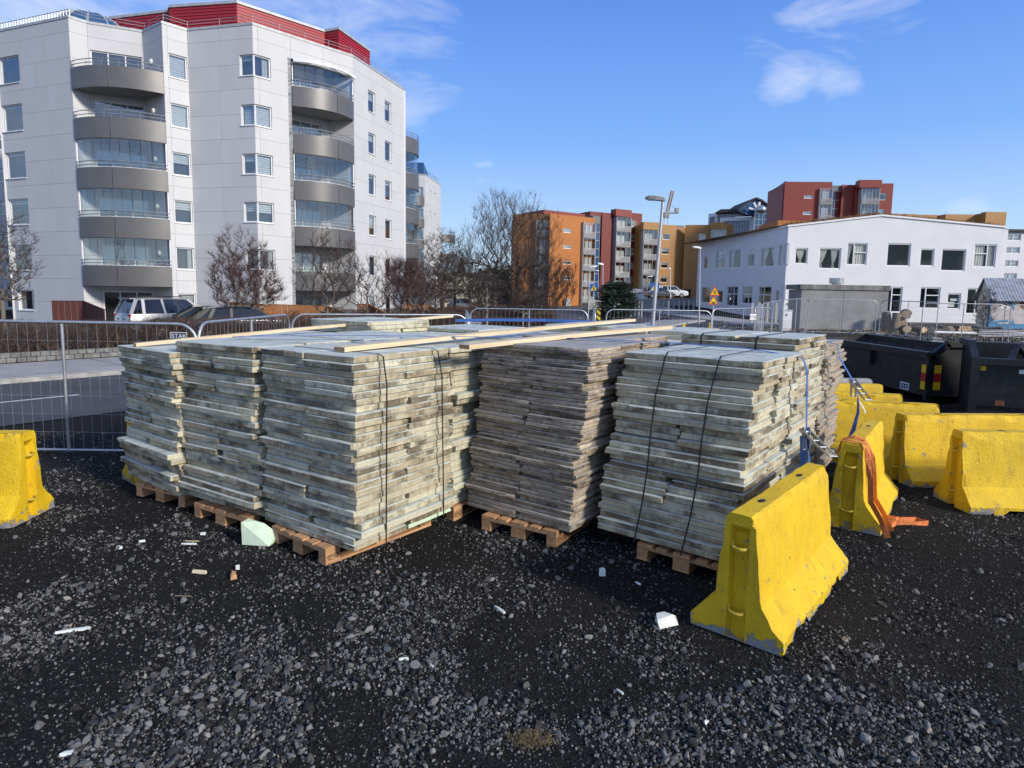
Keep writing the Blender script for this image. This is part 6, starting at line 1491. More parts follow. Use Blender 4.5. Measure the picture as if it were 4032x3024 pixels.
def tree(name, base, trunk_top, env, N_, label, bark='bark', twig='twig_brown', trunk_r=.12, twig_r=.006, seed=1, up=.25, asc=.12, wig=.07, trunks=1, extra=3, tl=.3, group='bare trees', lean=(0, 0), spread=1.0, cat='tree'):
    """env: list of (centre xyz offset from base, radii xyz, weight) ellipsoids filled with twig ends"""
    rg = np.random.default_rng(seed); base = np.array(base, float); root = thing(name, tuple(base), label, cat, group)
    nodes = []; par = []
    def addn(p, q): nodes.append(np.array(p, float)); par.append(q); return len(nodes)-1
    prev = addn((0, 0, 0), -1); nt_ = 7
    for i in range(1, nt_+1):
        f = i/nt_; prev = addn((lean[0]*f+rg.normal(0, .02)*trunk_top*.3, lean[1]*f+rg.normal(0, .02)*trunk_top*.3, trunk_top*f), prev)
    w = np.array([e[2] for e in env]); w = w/w.sum(); T = []
    for k in range(N_):
        c, r, _ = env[rg.choice(len(env), p=w)]; v = rg.normal(size=3); v /= np.linalg.norm(v); q = rg.random()**(1/2.4)
        T.append(np.array(c)+np.array(r)*v*q)
    T = np.array(T); T = T[T[:, 2] > .25]; axis_d = np.hypot(T[:, 0], T[:, 1])*.6+np.abs(T[:, 2]-trunk_top*.6); T = T[np.argsort(axis_d)]
    pos = np.empty((len(T)*2+20, 3)); cnt = len(nodes); pos[:cnt] = np.array(nodes)
    for p in T:
        d = pos[:cnt]-p; dist = np.sqrt((d**2).sum(1)); pen = np.maximum(0, d[:, 2]+asc*np.hypot(d[:, 0], d[:, 1]))*2.0
        i = int(np.argmin(dist+pen+ (np.arange(cnt) < 3)*.6)); q = pos[i]
        L = np.linalg.norm(p-q); m = (p+q)/2+rg.normal(0, wig, 3)*L+np.array([0, 0, -.06*L]); m[:2] += (p-q)[:2]*.10
        pos[cnt] = m; par.append(i); pos[cnt+1] = p; par.append(cnt); cnt += 2
    pos = pos[:cnt]; par_a = np.array(par); load = np.ones(cnt)
    for i in range(cnt-1, 0, -1): load[par_a[i]] += load[i]*.5 if par_a[i] >= 0 else 0
    cn = np.ones(cnt)
    for i in range(cnt-1, 0, -1): cn[par_a[i]] += cn[i]
    rad = np.maximum(twig_r, trunk_r*(cn/cn[0])**.52)
    i = np.arange(1, cnt); P = pos[par_a[i]]; Q = pos[i]; rp = np.minimum(rad[par_a[i]], rad[i]*1.35+.004); rq = rad[i]
    big = (rad[i] > max(.02, trunk_r*.18))
    V, Fc = prisms(P[big], Q[big], rp[big], rq[big], 7); o = link(arr_mesh('trunk', V, Fc, bark, True), 'trunk', root)
    sm = ~big; Vs, Fs = prisms(P[sm], Q[sm], rp[sm], rq[sm], 3)
    ends = pos[nt_+1:]; k = extra; E = np.repeat(ends, k, 0); dv = rg.normal(0, .5, (len(E), 3)); out = E*np.array([1, 1, 0]); out /= np.linalg.norm(out, axis=1)[:, None]+.2
    dv += out*.35*spread; dv[:, 2] = np.abs(dv[:, 2])*.7+up; dv /= np.linalg.norm(dv, axis=1)[:, None]; ln = rg.uniform(.35, 1.1, (len(E), 1))*tl
    V2, F2 = prisms(E, E+dv*ln, np.full(len(E), twig_r*.85), np.full(len(E), twig_r*.45), 3)
    tag(link(arr_mesh('crown', np.concatenate([Vs, V2]), np.concatenate([Fs, F2+len(Vs)]), twig), 'crown', root), None)
    return root
def gbase(u, v, d): p = at(u, v, d); return (p.x, p.y, float(gz(p.x, p.y)))
b = gbase(972, 1247, 27.5)
tree('birch_tree', b, 2.2, [((-.1, 0, 2.55), (1.55, 1.3, 1.35), 1), ((-.35, 0, 4.1), (.9, .6, .9), .12), ((.5, 0, 3.6), (.6, .5, .8), .08), ((1.25, 0, 2.1), (.6, .5, .5), .08), ((-1.1, 0, 3.6), (.5, .4, .8), .05)], 650, 'bushy bare birch with pale trunk in front of the corner windows', 'birch_bark', 'twig_red', .10, .0062, seed=2, extra=5, tl=.36, asc=.5, wig=.05, up=.45)
b = gbase(1290, 1240, 28.5)
tree('bare_tree', b, 2.6, [((0, 0, 2.9), (1.6, 1.2, 1.5), 1), ((-.25, 0, 4.4), (.55, .5, .8), .15)], 330, 'open bare tree before the second column of balconies', 'bark', 'twig_brown', .085, .0065, seed=3, extra=3, tl=.32, asc=.7, wig=.04, up=.5)
b = gbase(1447, 1240, 29.5)
tree('bare_tree', b, 2.3, [((.1, 0, 2.6), (1.5, 1.2, 1.3), 1), ((-.9, 0, 3.8), (.7, .5, .8), .25), ((.6, 0, 3.6), (.6, .5, .6), .12)], 260, 'sparse bare tree with wide limbs before the small paired windows', 'bark', 'twig_brown', .075, .0062, seed=4, extra=3, tl=.32, asc=.6, wig=.05, up=.5)
b = gbase(1580, 1243, 31)
tree('bare_tree', b, 1.5, [((.15, 0, 2.45), (1.1, 1.0, 1.3), 1), ((.25, 0, 3.2), (.9, .8, .75), .5)], 520, 'clipped round-headed bare tree before the cedar fence', 'bark', 'twig_red', .10, .0065, seed=5, extra=5, tl=.32, asc=.7, wig=.04, up=.5)
b = gbase(1665, 1241, 34)
tree('bare_tree', b, 1.2, [((.15, 0, 2.2), (1.3, 1.1, 1.3), 1)], 330, 'low twiggy bare tree at the end of the cedar fence', 'bark', 'twig_brown', .08, .0068, seed=6, extra=4, tl=.32)
b = gbase(1745, 1225, 46)
tree('bare_tree', b, 3.2, [((0, 0, 4.2), (1.9, 1.6, 2.6), 1)], 420, 'slender bare tree beside the far apartment block', 'bark', 'twig_dark', .12, .010, seed=7, extra=3, tl=.5)
b = gbase(15, 1235, 31)
tree('bare_tree', b, 2.8, [((.2, 0, 3.6), (1.7, 1.4, 2.4), 1)], 420, 'bare tree at the end wall bearing the house number', 'bark', 'twig_brown', .10, .0068, seed=8, extra=3, tl=.35)
b = gbase(1935, 1215, 70)
tree('bare_tree', b, 9.5, [((0, 0, 7.2), (4.3, 3.0, 3.8), 1), ((.4, 0, 10.6), (2.6, 2.0, 2.9), .55), ((-2.6, 0, 5.8), (2.2, 2, 1.6), .2)], 800, 'tall bare tree with broad crown standing clear against the sky', 'twig_dark', 'twig_brown', .22, .010, seed=9, extra=3, tl=.8, up=.7, lean=(.9, 0), asc=1.0, wig=.03)
b = gbase(2036, 1215, 74)
tree('bare_tree', b, 10., [((.3, 0, 7.4), (4.0, 3.0, 4.2), 1), ((.6, 0, 11.2), (2.6, 2.0, 2.9), .5), ((3.4, 0, 9.2), (2.2, 2, 2.6), .3)], 850, 'tall bare tree with brownish crown in front of the orange block', 'twig_dark', 'twig_brown', .22, .010, seed=10, extra=3, tl=.8, up=.7, asc=1.0, wig=.03)
b = gbase(2112, 1215, 60)
tree('dense_shrub', b, 1.5, [((.4, 0, 3.0), (3.6, 2.4, 2.9), 1), ((1.6, 0, 3.6), (2.4, 2.0, 2.4), .5), ((-.6, 0, 5.2), (1.6, 1.4, 1.5), .15)], 800, 'dense dark purple-brown shrub in front of the orange block', 'twig_dark', 'twig_dark', .12, .011, seed=11, extra=4, tl=.6, up=.5, cat='shrub', asc=.9, wig=.04)
b = gbase(1945, 1210, 62)
tree('dense_shrub', b, 1.2, [((0, 0, 2.6), (2.6, 2.0, 2.6), 1)], 450, 'dark twiggy shrub below the tall bare trees', 'twig_dark', 'twig_dark', .10, .012, seed=12, extra=4, tl=.6, cat='shrub')
for (u, d, h, lab, sd_) in ((1917, 40, 3.4, 'young white-stemmed birch before the low brown hedge, leftmost of its row', 21), (2060, 43, 2.6, 'young white-stemmed birch between two others before the hedge', 22), (2130, 46, 2.6, 'leaning young birch under the dense dark shrub', 23)):
    b = gbase(u, 1230, d); tree('birch_tree', b, h*.75, [((0, 0, h*.62), (1.3, 1.0, h*.42), 1)], 260, lab, 'birch_bark', 'twig_dark', .085, .0085, seed=sd_, extra=3, tl=.4)
for (u, d, h, wd_, lab, sd_) in ((1790, 66, 6.5, 2.4, 'bare tree behind the low twiggy tree, before the cream house', 31), (1850, 80, 7.5, 3.0, 'bare tree standing beside the cream house balcony', 32), (1880, 60, 4.2, 2.2, 'small bare tree before the cream house wall', 33), (1715, 60, 5.0, 2.0, 'bare tree beneath the far block balconies', 34)):
    b = gbase(u, 1210, d); tree('bare_tree', b, h*.6, [((0, 0, h*.6), (wd_, wd_, h*.42), 1)], 380, lab, 'twig_dark', 'twig_dark', .12, .012, seed=sd_, extra=3, tl=.55)
# conifers: whorls of drooping needle sprays
def conifer(base, h, w, label, seed, n=900, round_=False, name='spruce_tree'):
    rg = np.random.default_rng(seed); root = thing(name, base, label, 'tree')
    V, Fc = prisms(np.array([[0, 0, 0.]]), np.array([[0, 0, h*.95]]), [.16], [.02], 7); link(arr_mesh('trunk', V, Fc, 'bark', True), 'trunk', root)
    z = rg.random(n)**.8*h*.92+h*.06; a = rg.uniform(0, 2*math.pi, n)
    prof = (1-z/h)**.8 if not round_ else np.sqrt(np.clip(1-((z/h-.42)/.6)**2, .02, 1))
    r = w*prof*(rg.uniform(.55, 1.05, n)); s = np.stack([np.cos(a)*r*.25, np.sin(a)*r*.25, z], -1); e = np.stack([np.cos(a)*r, np.sin(a)*r, z-(.12 if not round_ else -.1)*r], -1)
    V1, F1 = prisms(s, e, np.full(n, .035), np.full(n, .012), 3); k = 9; m = n*k
    f = rg.uniform(.25, 1., m); S = np.repeat(s, k, 0)+(np.repeat(e-s, k, 0))*f[:, None]; d = rg.normal(0, 1, (m, 3)); d[:, 2] = d[:, 2]*.5+.15; d /= np.linalg.norm(d, axis=1)[:, None]
    ln = rg.uniform(.12, .3, m)*w*.45; V2, F2 = prisms(S, S+d*ln[:, None], np.full(m, .028), np.full(m, .008), 3)
    link(arr_mesh('crown', np.concatenate([V1, V2]), np.concatenate([F1, F2+len(V1)]), 'needles'), 'crown', root)
p = at(1815, 1190, 105); conifer((p.x, p.y, 0), at(1812, 1012, 105).z, 2.2, 'dark spruce rising behind the cream house roof', 41)
p = at(1890, 1190, 120); conifer((p.x, p.y, 0), at(1890, 1055, 120).z, 2.4, 'distant spruce tip behind the tall bare trees', 43)
for i, (u, v, d, w) in enumerate(((1930, 1055, 125, 3.4), (1975, 1062, 128, 4), (1860, 1075, 118, 3.2), (2010, 1058, 130, 4))):
    p = at(u, 1190, d); conifer((p.x, p.y, 0), at(u, v, d).z, w, ('broad dark conifer in the belt behind the bare trees, tallest', 'broad dark conifer beside the edge of the orange block', 'low dark conifer right of the cream house roof', 'dark conifer hidden by the orange block corner')[i], 50+i, 500, True)
p = at(2428, 1240, 48); conifer((p.x, p.y, float(gz(p.x, p.y))), 3.2, 1.95, 'rounded dark green dwarf pine beside the side street', 42, 700, True, 'dwarf_pine')
# ------------------------------------------------------------------ hedges
def hedge(P, t0, t1, w, h, label, dens=520, seed=1, z0=0., mat='hedge_twig', r=.0055, name='hedge'):
    rg = np.random.default_rng(seed); n = int((t1-t0)*dens); t = rg.uniform(t0, t1, n); s = rg.uniform(-.5, .5, n)*w
    pts = np.array([P(a)[:] for a in t]); dirn = np.array((P(t1)-P(t0)).normalized()[:]); nrm = np.array([-dirn[1], dirn[0], 0])
    q = rg.random(n); stem = q < .22
    z = np.where(stem, 0, rg.uniform(.15, .95, n)**.8*h*.93); top = h*(.9+.13*np.sin(t*2.1)*np.cos(t*.7)+rg.normal(0, .04, n))
    S = pts*[1, 1, 0]+nrm*s[:, None]; S[:, 2] = z0+z+np.array(gz(S[:, 0], S[:, 1]))
    d = rg.normal(0, .55, (n, 3)); d[:, 2] = np.abs(d[:, 2])+.55; d /= np.linalg.norm(d, axis=1)[:, None]
    ln = np.where(stem, rg.uniform(.5, .95, n)*h, rg.uniform(.12, .38, n)); E = S+d*ln[:, None]; E[:, 2] = np.minimum(E[:, 2], S[:, 2]*0+z0+top+np.array(gz(S[:, 0], S[:, 1])))
    rr = np.where(stem, r*2.0, r); V, Fc = prisms(S, E, rr, rr*.55, 3)
    o0 = P((t0+t1)/2); org = Vector((o0.x, o0.y, 0)); root = thing(name, org, label, 'hedge', None)
    o = link(arr_mesh('twigs', V-np.array(org[:]), Fc, mat), 'twigs', root); tag(o, kind='stuff'); return root
HP = lambda t: NR*22.3+E1R*t
hedge(HP, -6, 25, 1.3, .98, 'long leafless clipped hedge behind the low block wall', 720, 1, .3)
strip('planting_bed', 21.45, 23.4, -8, 26, 'hedge_litter', .30, th=.35, label='bed of dead leaves under the clipped hedge')
hedge(lambda t: NR*31.5+E1R*t, 20, 33, 1.2, 1.0, 'second leafless hedge behind the cedar fences', 450, 5, .2, r=.008)
for (u0, u1, v, d, h, lab, sd_) in ((1850, 2190, 1235, 44, 1.05, 'low brown hedge before the side street, nearest the wire fence', 2), (1850, 2140, 1215, 52, 1.4, 'rounded brown hedge mass behind the low hedge', 3), (1755, 1930, 1222, 50, 1.2, 'dark clipped hedge beside the cream house drive', 4)):
    a, b_ = at(u0, v, d), at(u1, v, d); hedge(lambda t, a=a, b_=b_: a+(b_-a)*(t/(b_-a).length), 0, (b_-a).length, 2.2, h, lab, 900, sd_, 0, 'hedge_twig', .009)
# low wall of small concrete blocks along the hedge
bw = thing('block_wall', NR*21.3+E1R*6, 'low wall of grey concrete blocks edging the hedge', 'wall'); bk_me = []
for k in range(4):
    bm = bmesh.new(); bmesh.ops.create_cube(bm, size=1); bmesh.ops.scale(bm, vec=(.215, .2, .128), verts=bm.verts)
    for v_ in bm.verts: v_.co += Vector((random.gauss(0, .005), random.gauss(0, .006), random.gauss(0, .003)))
    bmesh.ops.bevel(bm, geom=bm.edges[:], offset=.012, segments=1, affect='EDGES'); me = bpy.data.meshes.new('block'); bm.to_mesh(me); bm.free(); me.materials.append(MATS['block_stone']); bk_me.append(me)
ang = math.atan2(E1R.y, E1R.x)
for c in range(2):
    for k in range(66):
        p = NR*(21.28+.05*c+random.gauss(0, .008))+E1R*(2.5+k*.226+c*.11); o = bpy.data.objects.new('block', random.choice(bk_me)); COL.objects.link(o); o.parent = bw
        o.location = Vector((p.x, p.y, .14+.065+c*.133))-bw.location; o.rotation_euler = (0, 0, ang+random.gauss(0, .02)+(math.pi if random.random() < .5 else 0))
# ------------------------------------------------------------------ garden fences of upright boards
def board_fence(pts, label, mat, bw_=.14, cap=True):
    """pts: (u, v_top, depth) from left to right; boards follow the sloping top"""
    P = [at(*q) for q in pts]; root = thing('board_fence', Vector((P[0].x, P[0].y, 0)), label, 'fence', 'wooden garden fences'); mb = MB(); cp = MB()
    for a, b_ in zip(P, P[1:]):
        d = Vector((b_.x-a.x, b_.y-a.y, 0)); L = d.length; d.normalize(); n = max(1, int(L/(bw_+.012)))
        for i in range(n):
            f0, f1 = (i+.04)/n, (i+.96)/n; p0 = Vector((a.x, a.y, 0))+d*L*f0; p1 = Vector((a.x, a.y, 0))+d*L*f1; z0_, z1_ = a.z+(b_.z-a.z)*f0, a.z+(b_.z-a.z)*f1
            nn = Vector((d.y, -d.x, 0)); off = nn*(.012*(i % 2)); mb.plate([p0+off, p1+off, p1+off+Vector((0, 0, z1_)), p0+off+Vector((0, 0, z0_))], nn, .022)
        cp.beam(a+Vector((0, 0, .02)), b_+Vector((0, 0, .02)), .09, .04)
    o = mb.build('upright_boards', mat, root); tag(o, kind='stuff'); cp.build('cap_rail', mat, root); return root
board_fence([(203, 1186, 35.5), (328, 1187, 35.8), (413, 1222, 33.5)], 'dark red board fence beside the ground-floor patio behind the silver car', 'red_wood')
board_fence([(904, 1192, 36.0), (1040, 1199, 35.0), (1290, 1207, 35.5), (1372, 1238, 33.0)], 'long orange-brown board fence with sloping end behind the dark cars', 'cedar')
board_fence([(1404, 1198, 40), (1455, 1199, 40), (1530, 1240, 37.5)], 'short orange-brown board fence with sloping end below the paired windows', 'cedar')
board_fence([(1589, 1196, 44), (1690, 1203, 45), (1750, 1240, 42.5)], 'orange-brown board fence behind the clipped round-headed tree', 'cedar')
# ------------------------------------------------------------------ cars
def car(name, loc, heading, L, W, Hh, prof, belt, roof, paint_, label, kind='hatch', scale=1., rear_lights=True, plate=None, painted_reflection=False):
    """local frame: x forward from the rear bumper, y to the left, z up; prof: side outline of the body up to the belt line; roof: outline of the cabin above it"""
    loc = Vector(loc); root = thing(name, loc, label, 'car', 'parked cars'); ca, sa = math.cos(heading), math.sin(heading)
    T = lambda x, y, z: (loc.x+x*ca-y*sa, loc.y+x*sa+y*ca, loc.z+z)
    def loft(outline, ws, nm, mat, par, zshrink=0.):
        """outline polygon (x,z) repeated at lateral stations ws=[(y, inset)]"""
        mb = MB(); n = len(outline); cx_ = sum(p[0] for p in outline)/n; cz_ = sum(p[1] for p in outline)/n
        for y, ins in ws:
            for (x, z) in outline:
                dx, dz = x-cx_, z-cz_; mb.V.append(T(cx_+dx*(1-ins/abs(dx) if abs(dx) > ins else 0), y, cz_+dz*(1-ins*.6/abs(dz) if abs(dz) > ins else 0)))
        k = len(ws)
        for i in range(k-1):
            for j in range(n): mb.F.append((i*n+j, i*n+(j+1) % n, (i+1)*n+(j+1) % n, (i+1)*n+j))
        mb.F.append(tuple(reversed(range(n)))); mb.F.append(tuple((k-1)*n+j for j in range(n)))
        bmx = mb.build(nm, mat, par, smooth=32); return bmx
    w = W/2
    body = loft(prof, [(-w, .09), (-w*.985, .03), (-w*.9, 0), (0, -.02), (w*.9, 0), (w*.985, .03), (w, .09)], 'body', paint_, root)
    # cabin: pillars and roof in body colour, glass let in
    rw = w*.78; (rb, rr, rf, wb_) = roof       # rear base, rear top, front top, windscreen base: (x, z)
    mb = MB(); th = .05
    for s_ in (-1, 1):
        lo = [T(x, s_*w*.93, z) for x, z in (rb, wb_)]
    top = [T(rr[0], -rw, rr[1]), T(rf[0], -rw, rf[1]), T(rf[0], rw, rf[1]), T(rr[0], rw, rr[1])]
    mid = (rr[0]+rf[0])/2
    rp = MB(); g = [T(rr[0]-.04, -rw*.96, rr[1]+.0), T(rr[0]+.3, -rw*.98, rr[1]+.035), T(mid, -rw, max(rr[1], rf[1])+.05), T(rf[0]-.1, -rw*.98, rf[1]+.03), T(rf[0]+.05, -rw*.94, rf[1]-.01)]
    g2 = [T(rr[0]-.04, 0, rr[1]+.03), T(rr[0]+.3, 0, rr[1]+.075), T(mid, 0, max(rr[1], rf[1])+.09), T(rf[0]-.1, 0, rf[1]+.065), T(rf[0]+.05, 0, rf[1]+.02)]
    g3 = [T(rr[0]-.04, rw*.96, rr[1]+.0), T(rr[0]+.3, rw*.98, rr[1]+.035), T(mid, rw, max(rr[1], rf[1])+.05), T(rf[0]-.1, rw*.98, rf[1]+.03), T(rf[0]+.05, rw*.94, rf[1]-.01)]
    lows = [[(v[0], v[1], v[2]-.06) for v in q] for q in (g, g2, g3)]
    rp.V = g+g2+g3+[v for q in lows for v in q]
    for a in (0, 5):
        for j in range(4): rp.F.append((a+j, a+j+1, a+j+6, a+j+5)); rp.F.append((15+a+j+5, 15+a+j+6, 15+a+j+1, 15+a+j))
    for j in range(4): rp.F.append((j+1, j, 15+j, 15+j+1)); rp.F.append((10+j, 10+j+1, 25+j+1, 25+j))
    rp.F += [(0, 5, 20, 15), (5, 10, 25, 20), (9, 4, 19, 24), (14, 9, 24, 29)]
    rp.build('roof', paint_, root, smooth=40)
    for s_ in (-1, 1):
        for (xa, za), (xb, zb_), q in (((rb[0], rb[1]), (rr[0], rr[1]), .16), ((wb_[0], wb_[1]), (rf[0], rf[1]), .09), ((rb[0]+(wb_[0]-rb[0])*.45, belt), (rr[0]+(rf[0]-rr[0])*.48, rr[1]), .10), ((rb[0]+(wb_[0]-rb[0])*.17, belt), (rr[0]+(rf[0]-rr[0])*.12, rr[1]), .14)):
            MB().beam(T(xa, s_*w*.93, za-.05), T(xb, s_*rw*.97, zb_), q, .05, up=(-sa*s_, ca*s_, 0)).build('pillar', 'car_trim' if paint_ in ('car_maroon', 'car_navy') else paint_, root)
    def pane(pts, nm): 
        mbp = MB(); mbp.add([T(*p) for p in pts], [tuple(range(len(pts)))]); mbp.build(nm, 'car_glass', root)
    for s_ in (-1, 1):
        pane([(rb[0]+.1, s_*w*.925, belt), (wb_[0]-.05, s_*w*.925, belt), (rf[0]-.02, s_*rw*.965, rf[1]-.02), (rr[0]+.05, s_*rw*.965, rr[1]-.02)], 'side_window')
    pane([(rb[0]-.01, -w*.82, rb[1]), (rb[0]-.01, w*.82, rb[1]), (rr[0]-.01, rw*.86, rr[1]-.02), (rr[0]-.01, -rw*.86, rr[1]-.02)], 'rear_window')
    pane([(wb_[0]+.01, -w*.86, wb_[1]), (wb_[0]+.01, w*.86, wb_[1]), (rf[0]+.03, rw*.88, rf[1]-.02), (rf[0]+.03, -rw*.88, rf[1]-.02)], 'windscreen')
    seat = MB()
    for x in (rb[0]+(wb_[0]-rb[0])*.35, rb[0]+(wb_[0]-rb[0])*.62):
        for y in (-w*.42, w*.42): seat.box(T(x, y, belt+.12), (.14, .42, .5), heading)
    seat.build('seats', 'car_trim', root)
    for s_ in (-1, 1):
        zl = belt-.22
        MB().box(T(prof[0][0]+.10, s_*w*.88, zl), (.16, .2, .34), heading).build('tail_light', 'tail_red', root)
        MB().box(T(L-.25, s_*w*.80, belt-.32), (.3, .3, .14), heading).build('headlight', 'lamp_clear', root)
        MB().box(T(wb_[0]-.15, s_*(w+.10), belt+.06), (.12, .2, .14), heading).build('mirror', paint_, root)
        for x in (L*.17, L*.80):
            wh = MB().tube([T(x, s_*(w-.2), .34), T(x, s_*(w+.01), .34)], .34, 18).build('wheel', 'tyre', root, smooth=40); MB().tube([T(x, s_*(w-.05), .34), T(x, s_*(w+.02), .34)], .21, 14).build('rim', 'rim', wh, smooth=40)
    if kind == 'suv':
        for s_ in (-1, 1): MB().tube([T(rr[0]+.2, s_*rw*.8, rr[1]+.12), T(rf[0]-.2, s_*rw*.8, rf[1]+.12)], .025, 6).build('roof_rack_bar', 'car_trim', root)
        MB().beam(T(rr[0]-.12, -rw*.9, rr[1]+.03), T(rr[0]-.12, rw*.9, rr[1]+.03), .25, .05).build('spoiler', paint_, root)
    if plate:
        MB().box(T(prof[0][0]+.0, 0, belt-.42), (.03, .52, .12), heading).build('number_plate', 'sign_white', root)
        MB().box(T(prof[0][0]+.02, 0, belt-.30), (.06, .95, .09), heading).build('plate_garnish', 'car_trim', root)
    if painted_reflection:  # pale patch along the side stands in for a reflection
        for s_ in (-1, 1): MB().add([T(x, s_*(w*.995+.004), z) for x, z in ((rb[0]+.2, belt-.16), (rb[0]+.45, belt-.07), (rb[0]+1.0, belt-.09), (rb[0]+2.0, belt-.12), (rb[0]+2.0, belt-.22), (rb[0]+.8, belt-.24))], [tuple(range(6))]).build('painted_reflection', 'frame_white', root)
    return root
suv = [(.02, .45), (.0, .62), (.04, 1.0), (.10, 1.12), (3.2, 1.15), (4.0, 1.10), (4.62, .98), (4.78, .70), (4.76, .40), (4.4, .28), (.3, .30)]
pS = at(500, 1200, 28.5)
car('silver_car', (pS.x-1.0, 29.6, -.12), R(52), 4.8, 1.88, 1.85, suv, 1.14, ((.10, 1.12), (.42, 1.80), (2.75, 1.80), (3.55, 1.15)), 'car_silver', 'silver estate-like off-roader with red tail lights parked behind the hedge', 'suv', plate=True)
sed = [(.02, .45), (.0, .6), (.05, .88), (.12, .96), (3.0, .98), (3.7, .92), (4.15, .80), (4.25, .58), (4.2, .35), (3.9, .25), (.3, .27)]
p2 = at(748, 1230, 25.5)
car('dark_car', (-12.3, 29.4, -.05), R(210), 4.4, 1.8, 1.5, [(x*4.4/4.25, z) for x, z in sed], .96, ((.25, .94), (1.0, 1.44), (2.3, 1.46), (3.2, .97)), 'car_maroon', 'dark maroon car with large windscreen parked between the other two cars')
p3 = at(730, 1225, 24.5)
car('dark_car', (-13.6, 26.2, -.05), R(36), 4.4, 1.82, 1.56, [(x*4.4/4.25, z+.02) for x, z in sed], 1.0, ((.15, .98), (.75, 1.46), (2.6, 1.50), (3.4, 1.0)), 'car_navy', 'dark navy hatchback with painted side reflection parked nearest the birch trunk', painted_reflection=True)
p4 = at(2600, 1180, 92); car('grey_car', (p4.x-2.2, 92, float(gz(p4.x, 92))+.6), R(5), 4.4, 1.8, 1.5, sed, .96, ((.25, .94), (.8, 1.44), (2.4, 1.46), (3.2, .97)), 'car_grey', 'dark grey car parked behind the pale retaining wall')
p5 = at(2628, 1180, 96); car('white_car', (p5.x-1.8, 96, float(gz(p5.x, 96))+.7), R(5), 4.6, 1.85, 1.7, suv, 1.1, ((.10, 1.08), (.42, 1.70), (2.75, 1.70), (3.55, 1.1)), 'car_white', 'white car partly hidden by the grey one behind the retaining wall')
p6 = at(1835, 1185, 75); car('silver_car', (p6.x-2.2, 75, 0), R(0), 4.4, 1.8, 1.5, sed, .96, ((.25, .94), (.8, 1.44), (2.4, 1.46), (3.2, .97)), 'car_silver', 'pale car parked in front of the cream house')
# ------------------------------------------------------------------ black roll-off containers
def vplate(mb, pts, n, th): mb.plate(pts, n, th)
c1 = thing('open_container', (9.8, 16.5, 0), 'black open-top steel container with yellow and red reflector strips on its corner', 'container', 'black steel containers')
x0c, x1c, y0c, y1c, zc = 8.95, 11.35, 13.45, 20.1, 1.03
MB().plate([(x0c, y0c, .12), (x0c, y1c, .12), (x0c, y1c, zc), (x0c, y0c, zc)], (1, 0, 0), .06).build('side_wall', 'container_black', c1)
MB().plate([(x1c, y0c, .12), (x1c, y1c, .12), (x1c, y1c, zc), (x1c, y0c, zc)], (-1, 0, 0), .06).build('side_wall', 'container_inside', c1)
MB().plate([(x0c, y1c, .12), (x1c, y1c, .12), (x1c, y1c, zc), (x0c, y1c, zc)], (0, -1, 0), .06).build('end_wall', 'container_inside', c1)
MB().plate([(x0c, y0c, .12), (x1c, y0c, .12), (x1c, y0c, 1.30), (x0c+.35, y0c, 1.30), (x0c, y0c, zc)], (0, 1, 0), .07).build('end_door', 'container_black', c1)
MB().plate([(x0c, y0c, .12), (x1c, y0c, .12), (x1c, y1c, .12), (x0c, y1c, .12)], (0, 0, 1), .06).build('floor', 'container_inside', c1)
rim = MB(); rim.beam((x0c, y0c-.02, zc+.04), (x0c, y1c+.04, zc+.04), .16, .14); rim.build('rim_beam', 'container_black', c1)
rim = MB(); rim.beam((x1c, y0c, zc+.04), (x1c, y1c, zc+.04), .16, .14); rim.build('rim_beam', 'container_black', c1)
rim = MB(); rim.beam((x0c-.08, y1c+.04, zc+.04), (x1c+.08, y1c+.04, zc+.04), .12, .13); rim.build('rim_beam', 'container_black', c1)
rim = MB()
for a, b_ in (((x0c, y0c-.03, .1), (x0c, y0c-.03, zc+.05)), ((x0c, y0c-.03, zc), (x0c+.35, y0c-.03, 1.32)), ((x0c+.3, y0c-.03, 1.32), (x1c, y0c-.03, 1.32)), ((x1c, y0c-.03, .1), (x1c, y0c-.03, 1.34))): rim.beam(a, b_, .13, .10, up=(0, 1, 0))
rim.build('door_frame', 'container_black', c1)
for y in (15.6, 17.6): MB().box((x0c-.05, y, zc-.22), (.1, .14, .34)).build('tie_bracket', 'container_black', c1)
for (dz, m_) in ((.78, 'refl_yellow'), (.60, 'refl_red'), (.42, 'refl_yellow')):
    MB().box((x0c+.145, y0c-.085, dz), (.15, .006, .175)).build('reflector', m_, c1); MB().box((x0c-.085, y0c+.02, dz), (.006, .15, .175)).build('reflector', m_, c1)
pl_ = MB().box((x0c-.01, y0c+.75, .30), (.03, .30, .16)).build('maker_plate', 'sign_white', c1); MB().box((x0c-.026, y0c+.75, .30), (.004, .26, .11)).build('plate_field', 'sign_navy', pl_)
for k in range(3): MB().beam((x0c-.03, y0c+.66+k*.09, .27), (x0c-.03, y0c+.70+k*.09, .33), .02, .004, up=(1, 0, 0)).build('plate_mark', 'sign_white', pl_)
c2 = thing('open_container', (8.82, 11.95, 0), 'black steel container with ribbed end frame and small yellow sticker', 'container', 'black steel containers')
X0, X1, Y0, Y1, Zt = 8.82, 11.2, 11.95, 13.35, 1.12
MB().plate([(X0, Y0, .1), (X1, Y0, .1), (X1, Y0, Zt), (X0, Y0, Zt)], (0, 1, 0), .07).build('end_wall', 'container_black', c2)
MB().plate([(X0, Y0, .1), (X0, Y1, .1), (X0, Y1, 1.4), (X0, Y0+.5, 1.4), (X0, Y0, Zt)], (1, 0, 0), .06).build('side_wall', 'container_black', c2)
